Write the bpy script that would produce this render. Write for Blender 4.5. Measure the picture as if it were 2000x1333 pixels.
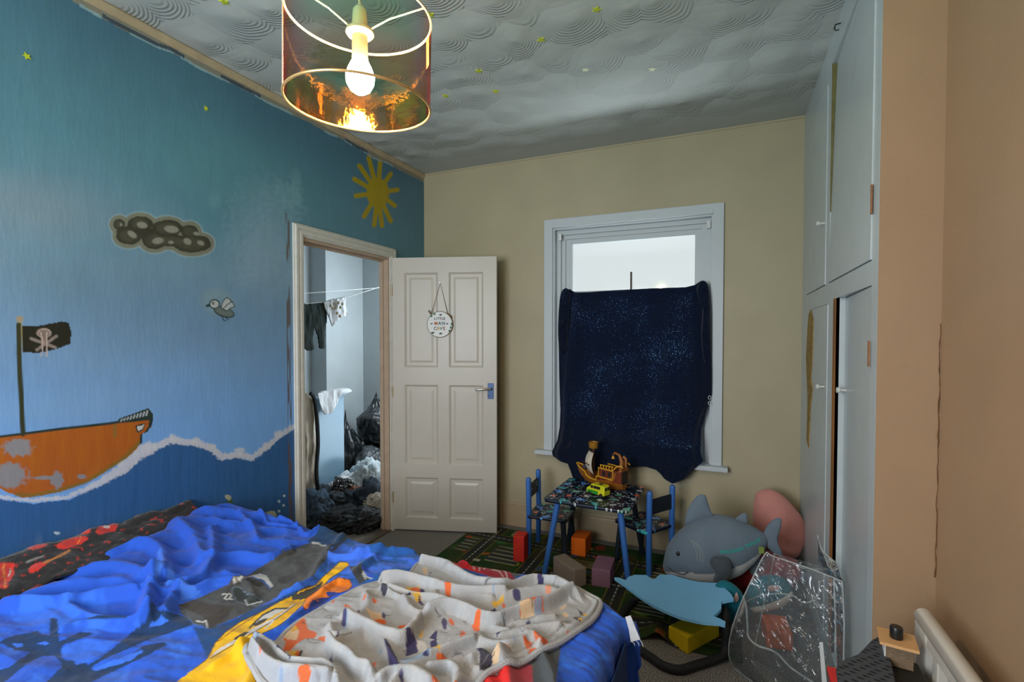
import bpy, bmesh, math, random
import numpy as np
from mathutils import Vector, Matrix, noise as mnoise
from mathutils.bvhtree import BVHTree

for o in list(bpy.data.objects):
    bpy.data.objects.remove(o, do_unlink=True)
scene = bpy.context.scene
COL = scene.collection

# ------------------------------------------------------------------ camera
FPX, CX, CY = 970.0, 1000.0, 683.5
YAW, PIT, CAMH = math.atan(420 / 970.0), math.radians(1.39), 1.41
_c, _s = math.cos(YAW), math.sin(YAW)
RT = np.array([_c, _s, 0.0])
FW = np.array([-_s * math.cos(PIT), _c * math.cos(PIT), -math.sin(PIT)])
UP = np.cross(RT, FW)
CAM0 = np.array([0.0, 0.0, CAMH])
cam_d = bpy.data.cameras.new('camera')
cam = bpy.data.objects.new('camera', cam_d)
COL.objects.link(cam)
cam_d.sensor_width = 36.0
cam_d.lens = FPX / 2000.0 * 36.0
cam_d.shift_y = 17.0 / 2000.0
cam_d.clip_start = 0.02
cam.location = (0, 0, CAMH)
cam.rotation_euler = (math.pi / 2 - PIT, 0, YAW)
scene.camera = cam

# ------------------------------------------------------------------ light, world, exposure
scene.view_settings.view_transform = 'Standard'
scene.view_settings.look = 'None'
scene.view_settings.gamma = 1.0
scene.view_settings.use_curve_mapping = False
scene.view_settings.exposure = 0.60
world = bpy.data.worlds.new('overcast_sky')
scene.world = world
world.use_nodes = True
wn = world.node_tree.nodes
wn['Background'].inputs[0].default_value = (0.95, 0.98, 1.0, 1)
wn['Background'].inputs[1].default_value = 0.62
BULB_WATTS = 15.5


def area_light(name, loc, target, sx, sy, watts, color):
    d = bpy.data.lights.new(name, 'AREA')
    d.shape = 'RECTANGLE'
    d.size, d.size_y = sx, sy
    d.energy = watts
    d.color = color
    o = bpy.data.objects.new(name, d)
    COL.objects.link(o)
    o.location = loc
    o.rotation_euler = (Vector(target) - Vector(loc)).to_track_quat('-Z', 'Y').to_euler()
    return o


# daylight: sky above the yard and bright ground below it outside window_1, an unseen landing window, and an added fill lamp at the rear
area_light('daylight_sky', (-0.6, 5.6, 4.6), (-0.6, 3.5, 1.95), 3.2, 2.0, 300, (0.80, 0.90, 1.0))
area_light('daylight_ground', (-0.6, 4.9, -0.15), (-0.6, 3.4, 2.2), 3.2, 1.4, 260, (0.86, 0.94, 1.0))
area_light('rear_fill_light', (-1.2, -1.18, 1.55), (-1.2, 1.0, 1.35), 1.3, 1.2, 52, (0.88, 0.94, 1.0))  # added fill behind the camera; the rear opening is made up
area_light('daylight_landing_window', (-2.62, 4.35, 1.75), (-4.0, 3.3, 0.9), 0.5, 1.1, 14.5, (0.80, 0.91, 1.0))

rng = np.random.default_rng(7)
random.seed(7)


# ------------------------------------------------------------------ projection helpers (a pixel's ray meets a real plane)
def ray(x, y):
    return FW * FPX + RT * (x - CX) - UP * (y - CY)


def hit(x, y, ax, v):
    d = ray(x, y)
    t = (v - CAM0[ax]) / d[ax]
    return CAM0 + d * t


def at(x, y, Y): return hit(x, y, 1, Y)
def atx(x, y, X): return hit(x, y, 0, X)
def atz(x, y, Z): return hit(x, y, 2, Z)


def topx(P):
    d = np.asarray(P, float) - CAM0
    z = d @ FW
    return np.stack([CX + FPX * (d @ RT) / z, CY - FPX * (d @ UP) / z], -1)


# ------------------------------------------------------------------ colour + materials
def lin(c):
    c = np.asarray(c, float) / 255.0
    return np.where(c <= 0.04045, c / 12.92, ((c + 0.055) / 1.055) ** 2.4)


def lin4(c):
    l = lin(c)
    return (float(l[0]), float(l[1]), float(l[2]), 1.0)


def M(name, rgb=(200, 200, 200), rough=0.6, metal=0.0, bump=None, var=None, attr=None, sheen=0.0, spec=0.5, coat=0.0, stretch=None):
    m = bpy.data.materials.new(name)
    m.use_nodes = True
    nt = m.node_tree
    b = nt.nodes['Principled BSDF']
    b.inputs['Roughness'].default_value = rough
    b.inputs['Metallic'].default_value = metal
    b.inputs['Specular IOR Level'].default_value = spec
    if sheen: b.inputs['Sheen Weight'].default_value = sheen
    if coat:
        b.inputs['Coat Weight'].default_value = coat
        b.inputs['Coat Roughness'].default_value = 0.12
    tc = nt.nodes.new('ShaderNodeTexCoord')
    src = tc.outputs['Object']
    if stretch:
        mp = nt.nodes.new('ShaderNodeMapping')
        mp.inputs['Scale'].default_value = stretch
        nt.links.new(src, mp.inputs['Vector'])
        src = mp.outputs['Vector']
    if attr:
        a = nt.nodes.new('ShaderNodeAttribute')
        a.attribute_name = attr
        base = a.outputs['Color']
    else:
        r = nt.nodes.new('ShaderNodeRGB')
        r.outputs[0].default_value = lin4(rgb)
        base = r.outputs[0]
    if var:
        n = nt.nodes.new('ShaderNodeTexNoise')
        n.inputs['Scale'].default_value = var[0]
        n.inputs['Detail'].default_value = 5
        nt.links.new(src, n.inputs['Vector'])
        mr = nt.nodes.new('ShaderNodeMapRange')
        mr.inputs['From Min'].default_value = 0.3
        mr.inputs['From Max'].default_value = 0.7
        mr.inputs['To Min'].default_value = 1 - var[1]
        mr.inputs['To Max'].default_value = 1 + var[1]
        nt.links.new(n.outputs['Fac'], mr.inputs['Value'])
        mx = nt.nodes.new('ShaderNodeVectorMath')
        mx.operation = 'SCALE'
        nt.links.new(base, mx.inputs[0])
        nt.links.new(mr.outputs[0], mx.inputs['Scale'])
        base = mx.outputs[0]
    nt.links.new(base, b.inputs['Base Color'])
    if bump:
        n = nt.nodes.new('ShaderNodeTexNoise')
        n.inputs['Scale'].default_value = bump[0]
        n.inputs['Detail'].default_value = 6
        nt.links.new(src, n.inputs['Vector'])
        bp = nt.nodes.new('ShaderNodeBump')
        bp.inputs['Strength'].default_value = bump[1]
        bp.inputs['Distance'].default_value = bump[2] if len(bump) > 2 else 0.01
        nt.links.new(n.outputs['Fac'], bp.inputs['Height'])
        nt.links.new(bp.outputs['Normal'], b.inputs['Normal'])
    return m


# ------------------------------------------------------------------ object helpers
def tag(o, label=None, cat=None, group=None, kind=None):
    if label: o['label'] = label
    if cat: o['category'] = cat
    if group: o['group'] = group
    if kind: o['kind'] = kind
    return o


def empty(name, loc, label, cat, group=None, rz=0.0):
    o = bpy.data.objects.new(name, None)
    COL.objects.link(o)
    o.empty_display_size = 0.05
    o.location = loc
    o.rotation_euler = (0, 0, rz)
    return tag(o, label, cat, group)


def link_mesh(name, me, mat, parent=None, smooth=False):
    """world-space mesh; with a parent the mesh is moved to the parent's frame"""
    o = bpy.data.objects.new(name, me)
    COL.objects.link(o)
    if mat: me.materials.append(mat)
    if smooth:
        me.polygons.foreach_set('use_smooth', np.ones(len(me.polygons), bool))
    if parent is not None:
        root = parent
        o.parent = root
        mw = world_matrix(root)
        me.transform(mw.inverted())
    me.update()
    return o


def world_matrix(o):
    m = o.matrix_basis.copy()
    p = o.parent
    while p is not None:
        m = p.matrix_basis @ m
        p = p.parent
    return m


class MB:
    def __init__(s):
        s.v, s.f = [], []

    def add(s, V, F):
        s.cuts = getattr(s, 'cuts', []) + [(len(s.v), len(s.f))]
        n = len(s.v)
        s.v.extend([tuple(map(float, p)) for p in V])
        s.f.extend([tuple(int(i) + n for i in f) for f in F])
        return s

    def box(s, a, b, M4=None):
        x0, y0, z0 = [min(p, q) for p, q in zip(a, b)]
        x1, y1, z1 = [max(p, q) for p, q in zip(a, b)]
        V = [Vector(p) for p in ((x0, y0, z0), (x1, y0, z0), (x1, y1, z0), (x0, y1, z0), (x0, y0, z1), (x1, y0, z1), (x1, y1, z1), (x0, y1, z1))]
        if M4 is not None: V = [M4 @ p for p in V]
        return s.add(V, [(0, 3, 2, 1), (4, 5, 6, 7), (0, 1, 5, 4), (1, 2, 6, 5), (2, 3, 7, 6), (3, 0, 4, 7)])

    def tube(s, pts, r, n=10, closed=False, caps=True):
        pts = [Vector(p) for p in pts]
        rs = r if isinstance(r, (list, tuple)) else [r] * len(pts)
        N = len(pts)
        V = []
        prev = None
        for i, p in enumerate(pts):
            if closed: t = pts[(i + 1) % N] - pts[i - 1]
            else: t = pts[min(i + 1, N - 1)] - pts[max(i - 1, 0)]
            t.normalize()
            if prev is None:
                a = Vector((0, 0, 1)) if abs(t.z) < 0.9 else Vector((1, 0, 0))
                u = t.cross(a).normalized()
            else:
                u = (prev - t * prev.dot(t))
                u = u.normalized() if u.length > 1e-6 else t.orthogonal().normalized()
            prev = u
            w = t.cross(u)
            for k in range(n):
                q = 2 * math.pi * k / n
                V.append(p + (u * math.cos(q) + w * math.sin(q)) * rs[i])
        F = []
        for i in range(N if closed else N - 1):
            j = (i + 1) % N
            for k in range(n):
                l = (k + 1) % n
                F.append((i * n + k, i * n + l, j * n + l, j * n + k))
        if caps and not closed:
            F.append(tuple(range(n))[::-1])
            F.append(tuple((N - 1) * n + k for k in range(n)))
        return s.add(V, F)

    def lathe(s, prof, c=(0, 0, 0), n=24, M4=None):
        V, F = [], []
        for r, z in prof:
            for k in range(n):
                a = 2 * math.pi * k / n
                V.append(Vector((c[0] + r * math.cos(a), c[1] + r * math.sin(a), c[2] + z)))
        if M4 is not None: V = [M4 @ p for p in V]
        for i in range(len(prof) - 1):
            for k in range(n):
                l = (k + 1) % n
                F.append((i * n + k, i * n + l, (i + 1) * n + l, (i + 1) * n + k))
        if prof[0][0] > 1e-6: F.append(tuple(range(n))[::-1])
        if prof[-1][0] > 1e-6: F.append(tuple((len(prof) - 1) * n + k for k in range(n)))
        return s.add(V, F)

    def prism(s, poly, lo, hi, M4=None):
        """poly in xy, extruded lo..hi in z"""
        n = len(poly)
        V = [Vector((p[0], p[1], lo)) for p in poly] + [Vector((p[0], p[1], hi)) for p in poly]
        if M4 is not None: V = [M4 @ p for p in V]
        F = [tuple(range(n))[::-1], tuple(range(n, 2 * n))] + [(k, (k + 1) % n, n + (k + 1) % n, n + k) for k in range(n)]
        return s.add(V, F)

    def build_each(s, name, mat, parent=None, **kw):
        c = s.cuts + [(len(s.v), len(s.f))]
        out = []
        for (v0, f0), (v1, f1) in zip(c[:-1], c[1:]):
            m_ = MB()
            m_.v = s.v[v0:v1]
            m_.f = [tuple(i - v0 for i in f) for f in s.f[f0:f1]]
            out.append(m_.build(name, mat, parent, **kw))
        return out

    def build(s, name, mat, parent=None, smooth=False, bevel=0.0, fix=True, **kw):
        me = bpy.data.meshes.new(name)
        me.from_pydata(s.v, [], s.f)
        if fix or bevel:
            bm = bmesh.new()
            bm.from_mesh(me)
            bmesh.ops.remove_doubles(bm, verts=bm.verts, dist=1e-6)
            if bevel:
                ed = [e for e in bm.edges if len(e.link_faces) == 2 and e.calc_face_angle(0) > 0.6]
                bmesh.ops.bevel(bm, geom=ed, offset=bevel, segments=2, affect='EDGES', profile=0.6, clamp_overlap=True)
            bmesh.ops.recalc_face_normals(bm, faces=bm.faces)
            bm.to_mesh(me)
            bm.free()
        o = link_mesh(name, me, mat, parent, smooth)
        if smooth and hasattr(me, 'set_sharp_from_angle'):
            me.set_sharp_from_angle(angle=math.radians(42))
        if kw: tag(o, **kw)
        return o


def smooth_curve(P, n=8, closed=True):
    P = [np.asarray(p, float) for p in P]
    out = []
    N = len(P)
    R = range(N) if closed else range(N - 1)
    for i in R:
        if closed: a, b, c, d = P[i - 1], P[i], P[(i + 1) % N], P[(i + 2) % N]
        else: a, b, c, d = P[max(i - 1, 0)], P[i], P[i + 1], P[min(i + 2, N - 1)]
        for k in range(n):
            t = k / n
            out.append(0.5 * ((2 * b) + (-a + c) * t + (2 * a - 5 * b + 4 * c - d) * t * t + (-a + 3 * b - 3 * c + d) * t ** 3))
    if not closed: out.append(P[-1])
    return out


def puff(mb, pts, thick, axis=(0, 1, 0), n=5, rings=7, center=None, noise=0.0, power=0.5, smooth_n=6):
    """inflated cushion over a star-shaped outline of 3d points"""
    P = smooth_curve(pts, smooth_n) if smooth_n else [np.asarray(p, float) for p in pts]
    c = np.mean(P, 0) if center is None else np.asarray(center, float)
    ax = np.asarray(axis, float)
    ax = ax / np.linalg.norm(ax)
    N = len(P)
    V, F = [], []
    ss = [math.cos(i / rings * math.pi / 2) for i in range(rings)]   # 1 -> small
    for side in (1, -1):
        for s_ in ss:
            for p in P:
                q = c + (p - c) * s_
                h = thick * (max(0, 1 - s_ ** 2)) ** power
                w = 1.0
                if noise:
                    w += noise * mnoise.noise(Vector(q) * 14)
                V.append(q + ax * side * h * w)
        V.append(c + ax * side * thick)
    blk = rings * N + 1
    for b in (0, 1):
        o = b * blk
        for i in range(rings - 1):
            for k in range(N):
                l = (k + 1) % N
                F.append((o + i * N + k, o + i * N + l, o + (i + 1) * N + l, o + (i + 1) * N + k))
        for k in range(N):
            F.append((o + (rings - 1) * N + k, o + (rings - 1) * N + (k + 1) % N, o + rings * N))
    mb.add(V, F)
    return mb


def grid_mesh(name, Vx, mask=None, colors=None, mat=None, parent=None, smooth=True, thick=0.0):
    """Vx: (a,b,3) array; mask: (a,b) of kept vertices"""
    a, b = Vx.shape[:2]
    idx = np.arange(a * b).reshape(a, b)
    q = np.stack([idx[:-1, :-1], idx[1:, :-1], idx[1:, 1:], idx[:-1, 1:]], -1).reshape(-1, 4)
    V = Vx.reshape(-1, 3)
    C = colors.reshape(-1, 3) if colors is not None else None
    if mask is not None:
        mk = mask.reshape(-1)
        q = q[mk[q].all(1)]
        used = np.zeros(len(V), bool)
        used[q] = True
        remap = np.cumsum(used) - 1
        q = remap[q]
        V = V[used]
        if C is not None: C = C[used]
    nv = len(V)
    if thick:
        V2 = V.copy()
        nrm = np.zeros_like(V)
        fn = np.cross(V[q[:, 1]] - V[q[:, 0]], V[q[:, 3]] - V[q[:, 0]])
        for k in range(4): np.add.at(nrm, q[:, k], fn)
        nrm /= np.linalg.norm(nrm, axis=1, keepdims=True) + 1e-12
        V2 = V - nrm * thick
        e = np.concatenate([q[:, [0, 1]], q[:, [1, 2]], q[:, [2, 3]], q[:, [3, 0]]])
        key = np.sort(e, 1)
        _, inv, cnt = np.unique(key, axis=0, return_inverse=True, return_counts=True)
        be = e[cnt[inv.reshape(-1)] == 1]
        side = np.stack([be[:, 1], be[:, 0], be[:, 0] + nv, be[:, 1] + nv], 1)
        q = np.concatenate([q, q[:, ::-1] + nv, side])
        V = np.concatenate([V, V2])
        if C is not None: C = np.concatenate([C, C])
    me = bpy.data.meshes.new(name)
    me.vertices.add(len(V))
    me.vertices.foreach_set('co', V.astype(np.float32).ravel())
    me.loops.add(len(q) * 4)
    me.loops.foreach_set('vertex_index', q.astype(np.int32).ravel())
    me.polygons.add(len(q))
    me.polygons.foreach_set('loop_start', (np.arange(len(q)) * 4).astype(np.int32))
    me.update(calc_edges=True)
    if C is not None:
        ca = me.color_attributes.new('Col', 'FLOAT_COLOR', 'POINT')
        ca.data.foreach_set('color', np.concatenate([C, np.ones((len(C), 1))], 1).astype(np.float32).ravel())
    return link_mesh(name, me, mat, parent, smooth)


def paint_mesh(o, fn):
    """colour attribute from a function of world vertex positions"""
    me = o.data
    n = len(me.vertices)
    co = np.empty(n * 3, np.float32)
    me.vertices.foreach_get('co', co)
    co = co.reshape(-1, 3).astype(float)
    mw = np.array(world_matrix(o.parent)) if o.parent else np.eye(4)
    co = co @ mw[:3, :3].T + mw[:3, 3]
    C = fn(co)
    ca = me.color_attributes.new('Col', 'FLOAT_COLOR', 'POINT')
    ca.data.foreach_set('color', np.concatenate([C, np.ones((n, 1))], 1).astype(np.float32).ravel())


# numpy noise
_perm = rng.random((256, 256))


def vn(x, y, seed=0):
    x = x + seed * 17.3
    y = y + seed * 9.1
    xi, yi = np.floor(x).astype(int), np.floor(y).astype(int)
    fx, fy = x - xi, y - yi
    fx, fy = fx * fx * (3 - 2 * fx), fy * fy * (3 - 2 * fy)
    g = lambda i, j: _perm[i % 256, j % 256]
    return (g(xi, yi) * (1 - fx) + g(xi + 1, yi) * fx) * (1 - fy) + (g(xi, yi + 1) * (1 - fx) + g(xi + 1, yi + 1) * fx) * fy


def fbm(x, y, o=4, seed=0):
    t, a = 0, 0.5
    for k in range(o):
        t = t + a * vn(x * 2 ** k, y * 2 ** k, seed + k)
        a *= 0.5
    return t / (1 - 0.5 ** o)


def inpoly(px, py, poly):
    r = np.zeros(px.shape, bool)
    n = len(poly)
    P = np.asarray(poly, float)
    bb = (px >= P[:, 0].min()) & (px <= P[:, 0].max()) & (py >= P[:, 1].min()) & (py <= P[:, 1].max())
    if not bb.any(): return r
    x, y = px[bb], py[bb]
    c = np.zeros(x.shape, bool)
    for i in range(n):
        x0, y0 = P[i]
        x1, y1 = P[(i + 1) % n]
        if y0 == y1: continue
        c ^= ((y0 > y) != (y1 > y)) & (x < (x1 - x0) * (y - y0) / (y1 - y0) + x0)
    r[bb] = c
    return r


def pdist(px, py, line, rmax=1e9, signed=False):
    """distance to a polyline (and side)"""
    d = np.full(px.shape, float(rmax))
    sd = np.ones(px.shape)
    L = np.asarray(line, float)
    for i in range(len(L) - 1):
        a, b = L[i], L[i + 1]
        lo, hi = np.minimum(a, b) - rmax, np.maximum(a, b) + rmax
        bb = (px > lo[0]) & (px < hi[0]) & (py > lo[1]) & (py < hi[1])
        if not bb.any(): continue
        x, y = px[bb], py[bb]
        ab = b - a
        t = np.clip(((x - a[0]) * ab[0] + (y - a[1]) * ab[1]) / (ab @ ab + 1e-12), 0, 1)
        q = np.hypot(x - a[0] - t * ab[0], y - a[1] - t * ab[1])
        s_ = np.sign(ab[0] * (y - a[1]) - ab[1] * (x - a[0]))
        old = d[bb]
        m = q < old
        old[m] = q[m]
        d[bb] = old
        so = sd[bb]
        so[m] = s_[m]
        sd[bb] = so
    return (d, sd) if signed else d


class Painter:
    """flat paint laid on points given with their pixel coordinates"""
    def __init__(s, px, py, base):
        s.x, s.y, s.C = px, py, base

    def mixin(s, m, col, a=1.0):
        w = (m * a)[..., None]
        s.C = s.C * (1 - w) + lin(col) * w

    def poly(s, P, col, a=1.0, wob=0.0):
        x, y = s.x, s.y
        if wob:
            x = x + (vn(s.x / 5, s.y / 5, 3) - 0.5) * wob
            y = y + (vn(s.x / 5, s.y / 5, 8) - 0.5) * wob
        s.mixin(inpoly(x, y, P).astype(float), col, a)

    def line(s, L, w, col, a=1.0, soft=0.6):
        d = pdist(s.x, s.y, L, w * 2 + 4)
        s.mixin(np.clip((w / 2 - d) / soft + 0.5, 0, 1), col, a)

    def ell(s, cx, cy, rx, ry, col, rot=0, a=1.0, soft=0.12, wob=0.0):
        c_, s_ = math.cos(math.radians(rot)), math.sin(math.radians(rot))
        dx, dy = s.x - cx, s.y - cy
        u, v = (dx * c_ + dy * s_) / rx, (-dx * s_ + dy * c_) / ry
        r = np.sqrt(u * u + v * v)
        if wob: r = r + (vn(s.x / 6, s.y / 6, 5) - 0.5) * wob
        s.mixin(np.clip((1 - r) / soft + 0.5, 0, 1), col, a)


def Z(pts, sx, ox, oy, sy=None):
    sy = sy or sx
    return [(ox + p[0] / sx, oy + p[1] / sy) for p in pts]


# ------------------------------------------------------------------ room shell
XL, XC, XR = -2.241, 0.408, 0.558       # left wall, cupboard front, right wall
YB, YA, YR = 3.40, 1.784, -1.0          # back wall, alcove wall, rear wall
CEIL = 2.718
OY0, OY1, OZ = 2.130, 2.945, 1.985      # doorway
cream = M('cream_wall_paint', (172, 162, 132), 0.55, bump=(60, 0.15, 0.004), var=(3, 0.05))
warm_cream = M('warm_cream_wall_paint', (160, 132, 102), 0.5, bump=(55, 0.2, 0.004), var=(4, 0.05))
white_gloss = M('white_gloss_paint', (196, 196, 190), 0.28, bump=(45, 0.12, 0.003), var=(8, 0.03))
door_paint = M('door_white_paint', (190, 184, 172), 0.38, bump=(30, 0.08, 0.003), var=(5, 0.03))
window_paint = M('window_frame_white', (190, 198, 202), 0.4, bump=(40, 0.1, 0.003))
landing_paint = M('landing_grey_paint', (176, 186, 190), 0.6, bump=(50, 0.1, 0.003), var=(4, 0.05))


def wallmat_gloss_mural():
    return M('mural_wall_paint', rough=0.36, attr='Col', bump=(70, 0.22, 0.004), var=(26, 0.045), stretch=(1, 1, 0.25), spec=0.4)


# left wall with the painted mural: fine grid of paint
NY, NZ = 860, 800
ys = np.concatenate([np.linspace(YR, 0.72, 12)[:-1], np.linspace(0.72, 3.4, NY)])
zs = np.linspace(0, CEIL, NZ)
ys[np.abs(ys - OY0).argmin()] = OY0
ys[np.abs(ys - OY1).argmin()] = OY1
zs[np.abs(zs - OZ).argmin()] = OZ
YY, ZZ = np.meshgrid(ys, zs, indexing='ij')
VX = np.stack([np.full_like(YY, XL), YY, ZZ], -1)
PX = topx(np.where(YY[..., None] < 0.6, np.stack([np.full_like(YY, XL), np.full_like(YY, 0.6), ZZ], -1), VX))
px, py = PX[..., 0], PX[..., 1]


def vgrad(z, stops):
    zz = [s_[0] for s_ in stops]
    cc = np.array([lin(s_[1]) for s_ in stops])
    return np.stack([np.interp(z, zz, cc[:, k]) for k in range(3)], -1)


base = vgrad(ZZ + (fbm(YY * 2.2, ZZ * 3, 4, 2) - 0.5) * 0.30, [(0.5, (112, 168, 228)), (1.0, (114, 166, 222)), (1.35, (114, 154, 192)), (1.7, (114, 150, 172)), (2.1, (88, 136, 154)), (2.7, (72, 112, 134))])
P = Painter(px, py, base)
# soft lighter and darker patches, some scrubbed
P.ell(470, 330, 150, 60, (96, 160, 165), 20, 0.25, 1.2)
P.ell(520, 470, 60, 90, (150, 178, 200), 0, 0.45, 1.2, 0.5)
P.ell(60, 400, 130, 50, (140, 150, 158), 10, 0.35, 1.2)
P.ell(560, 390, 26, 34, (120, 166, 178), -30, 0.35, 0.8, 0.8)
P.ell(578, 365, 9, 34, (130, 172, 184), 0, 0.35, 0.8, 0.6)
P.ell(420, 392, 13, 16, (112, 162, 172), 0, 0.35, 0.8, 0.6)
P.ell(330, 620, 170, 60, (96, 130, 158), 0, 0.35, 1.3)
P.ell(120, 800, 150, 30, (128, 170, 205), -5, 0.35, 1.2)
P.ell(150, 560, 170, 60, (90, 126, 148), 0, 0.3, 1.3)
# sea + foam
foam = [(-400, 960), (-60, 968), (0, 972), (60, 978), (130, 972), (190, 946), (240, 915), (270, 884), (293, 879), (333, 860), (383, 866), (414, 876), (432, 893), (468, 889), (491, 895), (518, 876), (545, 852), (572, 834), (640, 800), (840, 780)]
xs_, ys_ = [p[0] for p in foam], [p[1] for p in foam]
fl = np.interp(px, xs_, ys_) + (fbm(px / 14, py / 60, 3, 4) - 0.5) * 8
sea = py > fl + 5
streak = fbm(px / 3.0, py / 60, 3, 6)[..., None]
seac = lin((48, 94, 146)) * (0.9 + 0.25 * streak)
P.C = np.where(sea[..., None], seac, P.C)
fd = pdist(px, py, foam, 26)
fth = np.interp(px, [0, 150, 220, 280, 310, 420, 470, 572], [5, 5, 10, 15, 8, 8, 7, 6])
up = (fl - py)
fm = np.clip((fth - fd + (vn(px / 3, py / 3, 9) - 0.5) * 5) / 3, 0, 1)
P.mixin(fm, (196, 202, 210), 0.92)
for bx, by, br in ((292, 874, 12), (340, 857, 10), (383, 862, 9), (414, 872, 8), (468, 882, 9), (520, 872, 8), (545, 848, 8), (236, 905, 9)):
    P.ell(bx, by, br, br * 0.8, (200, 206, 212), 0, 0.8, 0.5, 0.7)
P.mixin(((px > 60) & (px < 170) & (py > 985)).astype(float) * np.clip((vn(px / 22, py / 80, 5) - 0.6) * 4, 0, 1), (90, 125, 160), 0.5)
# ship
hull = Z([(-400, 500), (0, 452), (280, 415), (700, 360), (1290, 295), (1400, 275), (1770, 238), (1795, 330), (1690, 410), (1672, 520), (1560, 650), (1300, 830), (1050, 980), (750, 1090), (450, 1150), (280, 1170), (100, 1110), (0, 1060), (-400, 1000)], 6.059, 0, 780)
P.poly(hull, (168, 92, 30), wob=1.5)
hm = inpoly(px, py, hull).astype(float)
P.mixin(hm * np.clip(vn(px / 10, py / 50, 2) * 1.6 - 0.7, 0, 1), (178, 110, 24), 0.5)
P.line(Z([(1640, 520), (1480, 690), (1250, 840), (1000, 990), (700, 1080), (400, 1140), (200, 1130)], 6.059, 0, 780), 7, (112, 108, 40), 0.7, 4)
for cx_, cy_, rx_, ry_ in ((35, 875, 28, 17), (18, 930, 34, 24), (112, 938, 12, 16), (85, 934, 18, 4), (160, 932, 8, 5)):
    P.ell(cx_, cy_, rx_, ry_, (128, 142, 148), 0, 0.85, 0.3, 0.5)
P.line(Z([(1360, 320), (1360, 430)], 6.059, 0, 780), 6, (110, 110, 50), 0.7, 3)
dk = (38, 56, 50)
P.line(Z([(-400, 490), (0, 445), (280, 410), (700, 355), (1290, 290), (1400, 272), (1760, 235)], 6.059, 0, 780), 5, dk, 1, 1.5)
P.poly(Z([(1380, 285), (1405, 232), (1600, 165), (1755, 108), (1812, 180), (1805, 300), (1745, 385), (1690, 415), (1755, 330), (1765, 240), (1560, 268)], 6.059, 0, 780), dk)
for x0 in range(0, 9):
    t = x0 / 8
    P.line(Z([(1430 + 300 * t, 262 - 70 * t), (1445 + 300 * t, 238 - 95 * t)], 6.059, 0, 780), 2.2 + t, (190, 200, 205), 0.85)
P.poly(Z([(1600, 315), (1722, 285), (1700, 360), (1625, 402)], 6.059, 0, 780), dk)
P.poly(Z([(1622, 325), (1706, 303), (1688, 350), (1634, 384)], 6.059, 0, 780), (190, 200, 196))
P.line(Z([(1672, 420), (1668, 520)], 6.059, 0, 780), 4, dk)
# mast, flag
P.line([(37, 634), (37, 690), (41, 770), (45, 848)], 10, (52, 58, 36), 1, 1.5)
P.ell(38.5, 624, 7, 7, (158, 148, 122))
P.poly([(43, 637), (72, 638), (120, 628), (134, 631), (139, 648), (138, 672), (108, 683), (72, 690), (44, 688)], (34, 36, 26), wob=1)
P.line([(42, 632), (44, 690)], 1.2, (150, 140, 100))
for L in ([(61, 662), (108, 679)], [(72, 684), (110, 657)]): P.line(L, 6.5, (118, 110, 104)); P.line(L, 3.5, (138, 130, 120))
P.ell(86, 651, 14.5, 9.5, (165, 150, 138)); P.ell(86, 652, 11.5, 7.5, (128, 114, 102)); P.ell(86, 663, 6, 8, (128, 114, 102))
for L in ([(79, 650), (84, 668), (83, 688), (80, 696)], [(92, 650), (91, 672), (91, 696)]): P.line(L, 2.4, (186, 172, 160))
# cloud
ce = [(340, 310, 92, 88), (490, 490, 195, 135), (670, 300, 200, 118), (900, 560, 200, 135), (1090, 370, 240, 130), (1440, 420, 130, 105), (1480, 610, 290, 140), (1160, 560, 300, 90), (1640, 610, 130, 110), (600, 420, 300, 100)]
for c_ in ce: P.ell(190 + c_[0] / 8, 400 + c_[1] / 8, c_[2] / 8 + 9.5, c_[3] / 8 + 9.5, (150, 176, 184), 0, 0.75, 0.1)
for c_ in ce: P.ell(190 + c_[0] / 8, 400 + c_[1] / 8, c_[2] / 8 + 7.5, c_[3] / 8 + 7.5, (122, 126, 110), 0, 1, 0.06)
for c_ in ce: P.ell(190 + c_[0] / 8, 400 + c_[1] / 8, c_[2] / 8, c_[3] / 8, (58, 58, 46), 0, 1, 0.08, 0.12)
for c_ in ce[:8]: P.ell(190 + c_[0] / 8, 400 + c_[1] / 8, c_[2] / 8 * 0.7, c_[3] / 8 * 0.7, (84, 84, 70), 0, 0.6, 0.5, 0.3)
for a_, b_, c_, d_, e_ in ((370, 310, 20, 24, 0), (700, 320, 85, 48, 12), (545, 465, 80, 45, 35), (1160, 385, 115, 55, 8), (945, 565, 90, 50, -8), (1150, 590, 45, 26, 0), (1410, 575, 65, 48, 30), (1545, 455, 48, 28, 15), (1615, 600, 58, 36, 20)):
    P.ell(190 + a_ / 8, 400 + b_ / 8, c_ / 8, d_ / 8, (136, 138, 124), e_, 1, 0.2)
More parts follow.
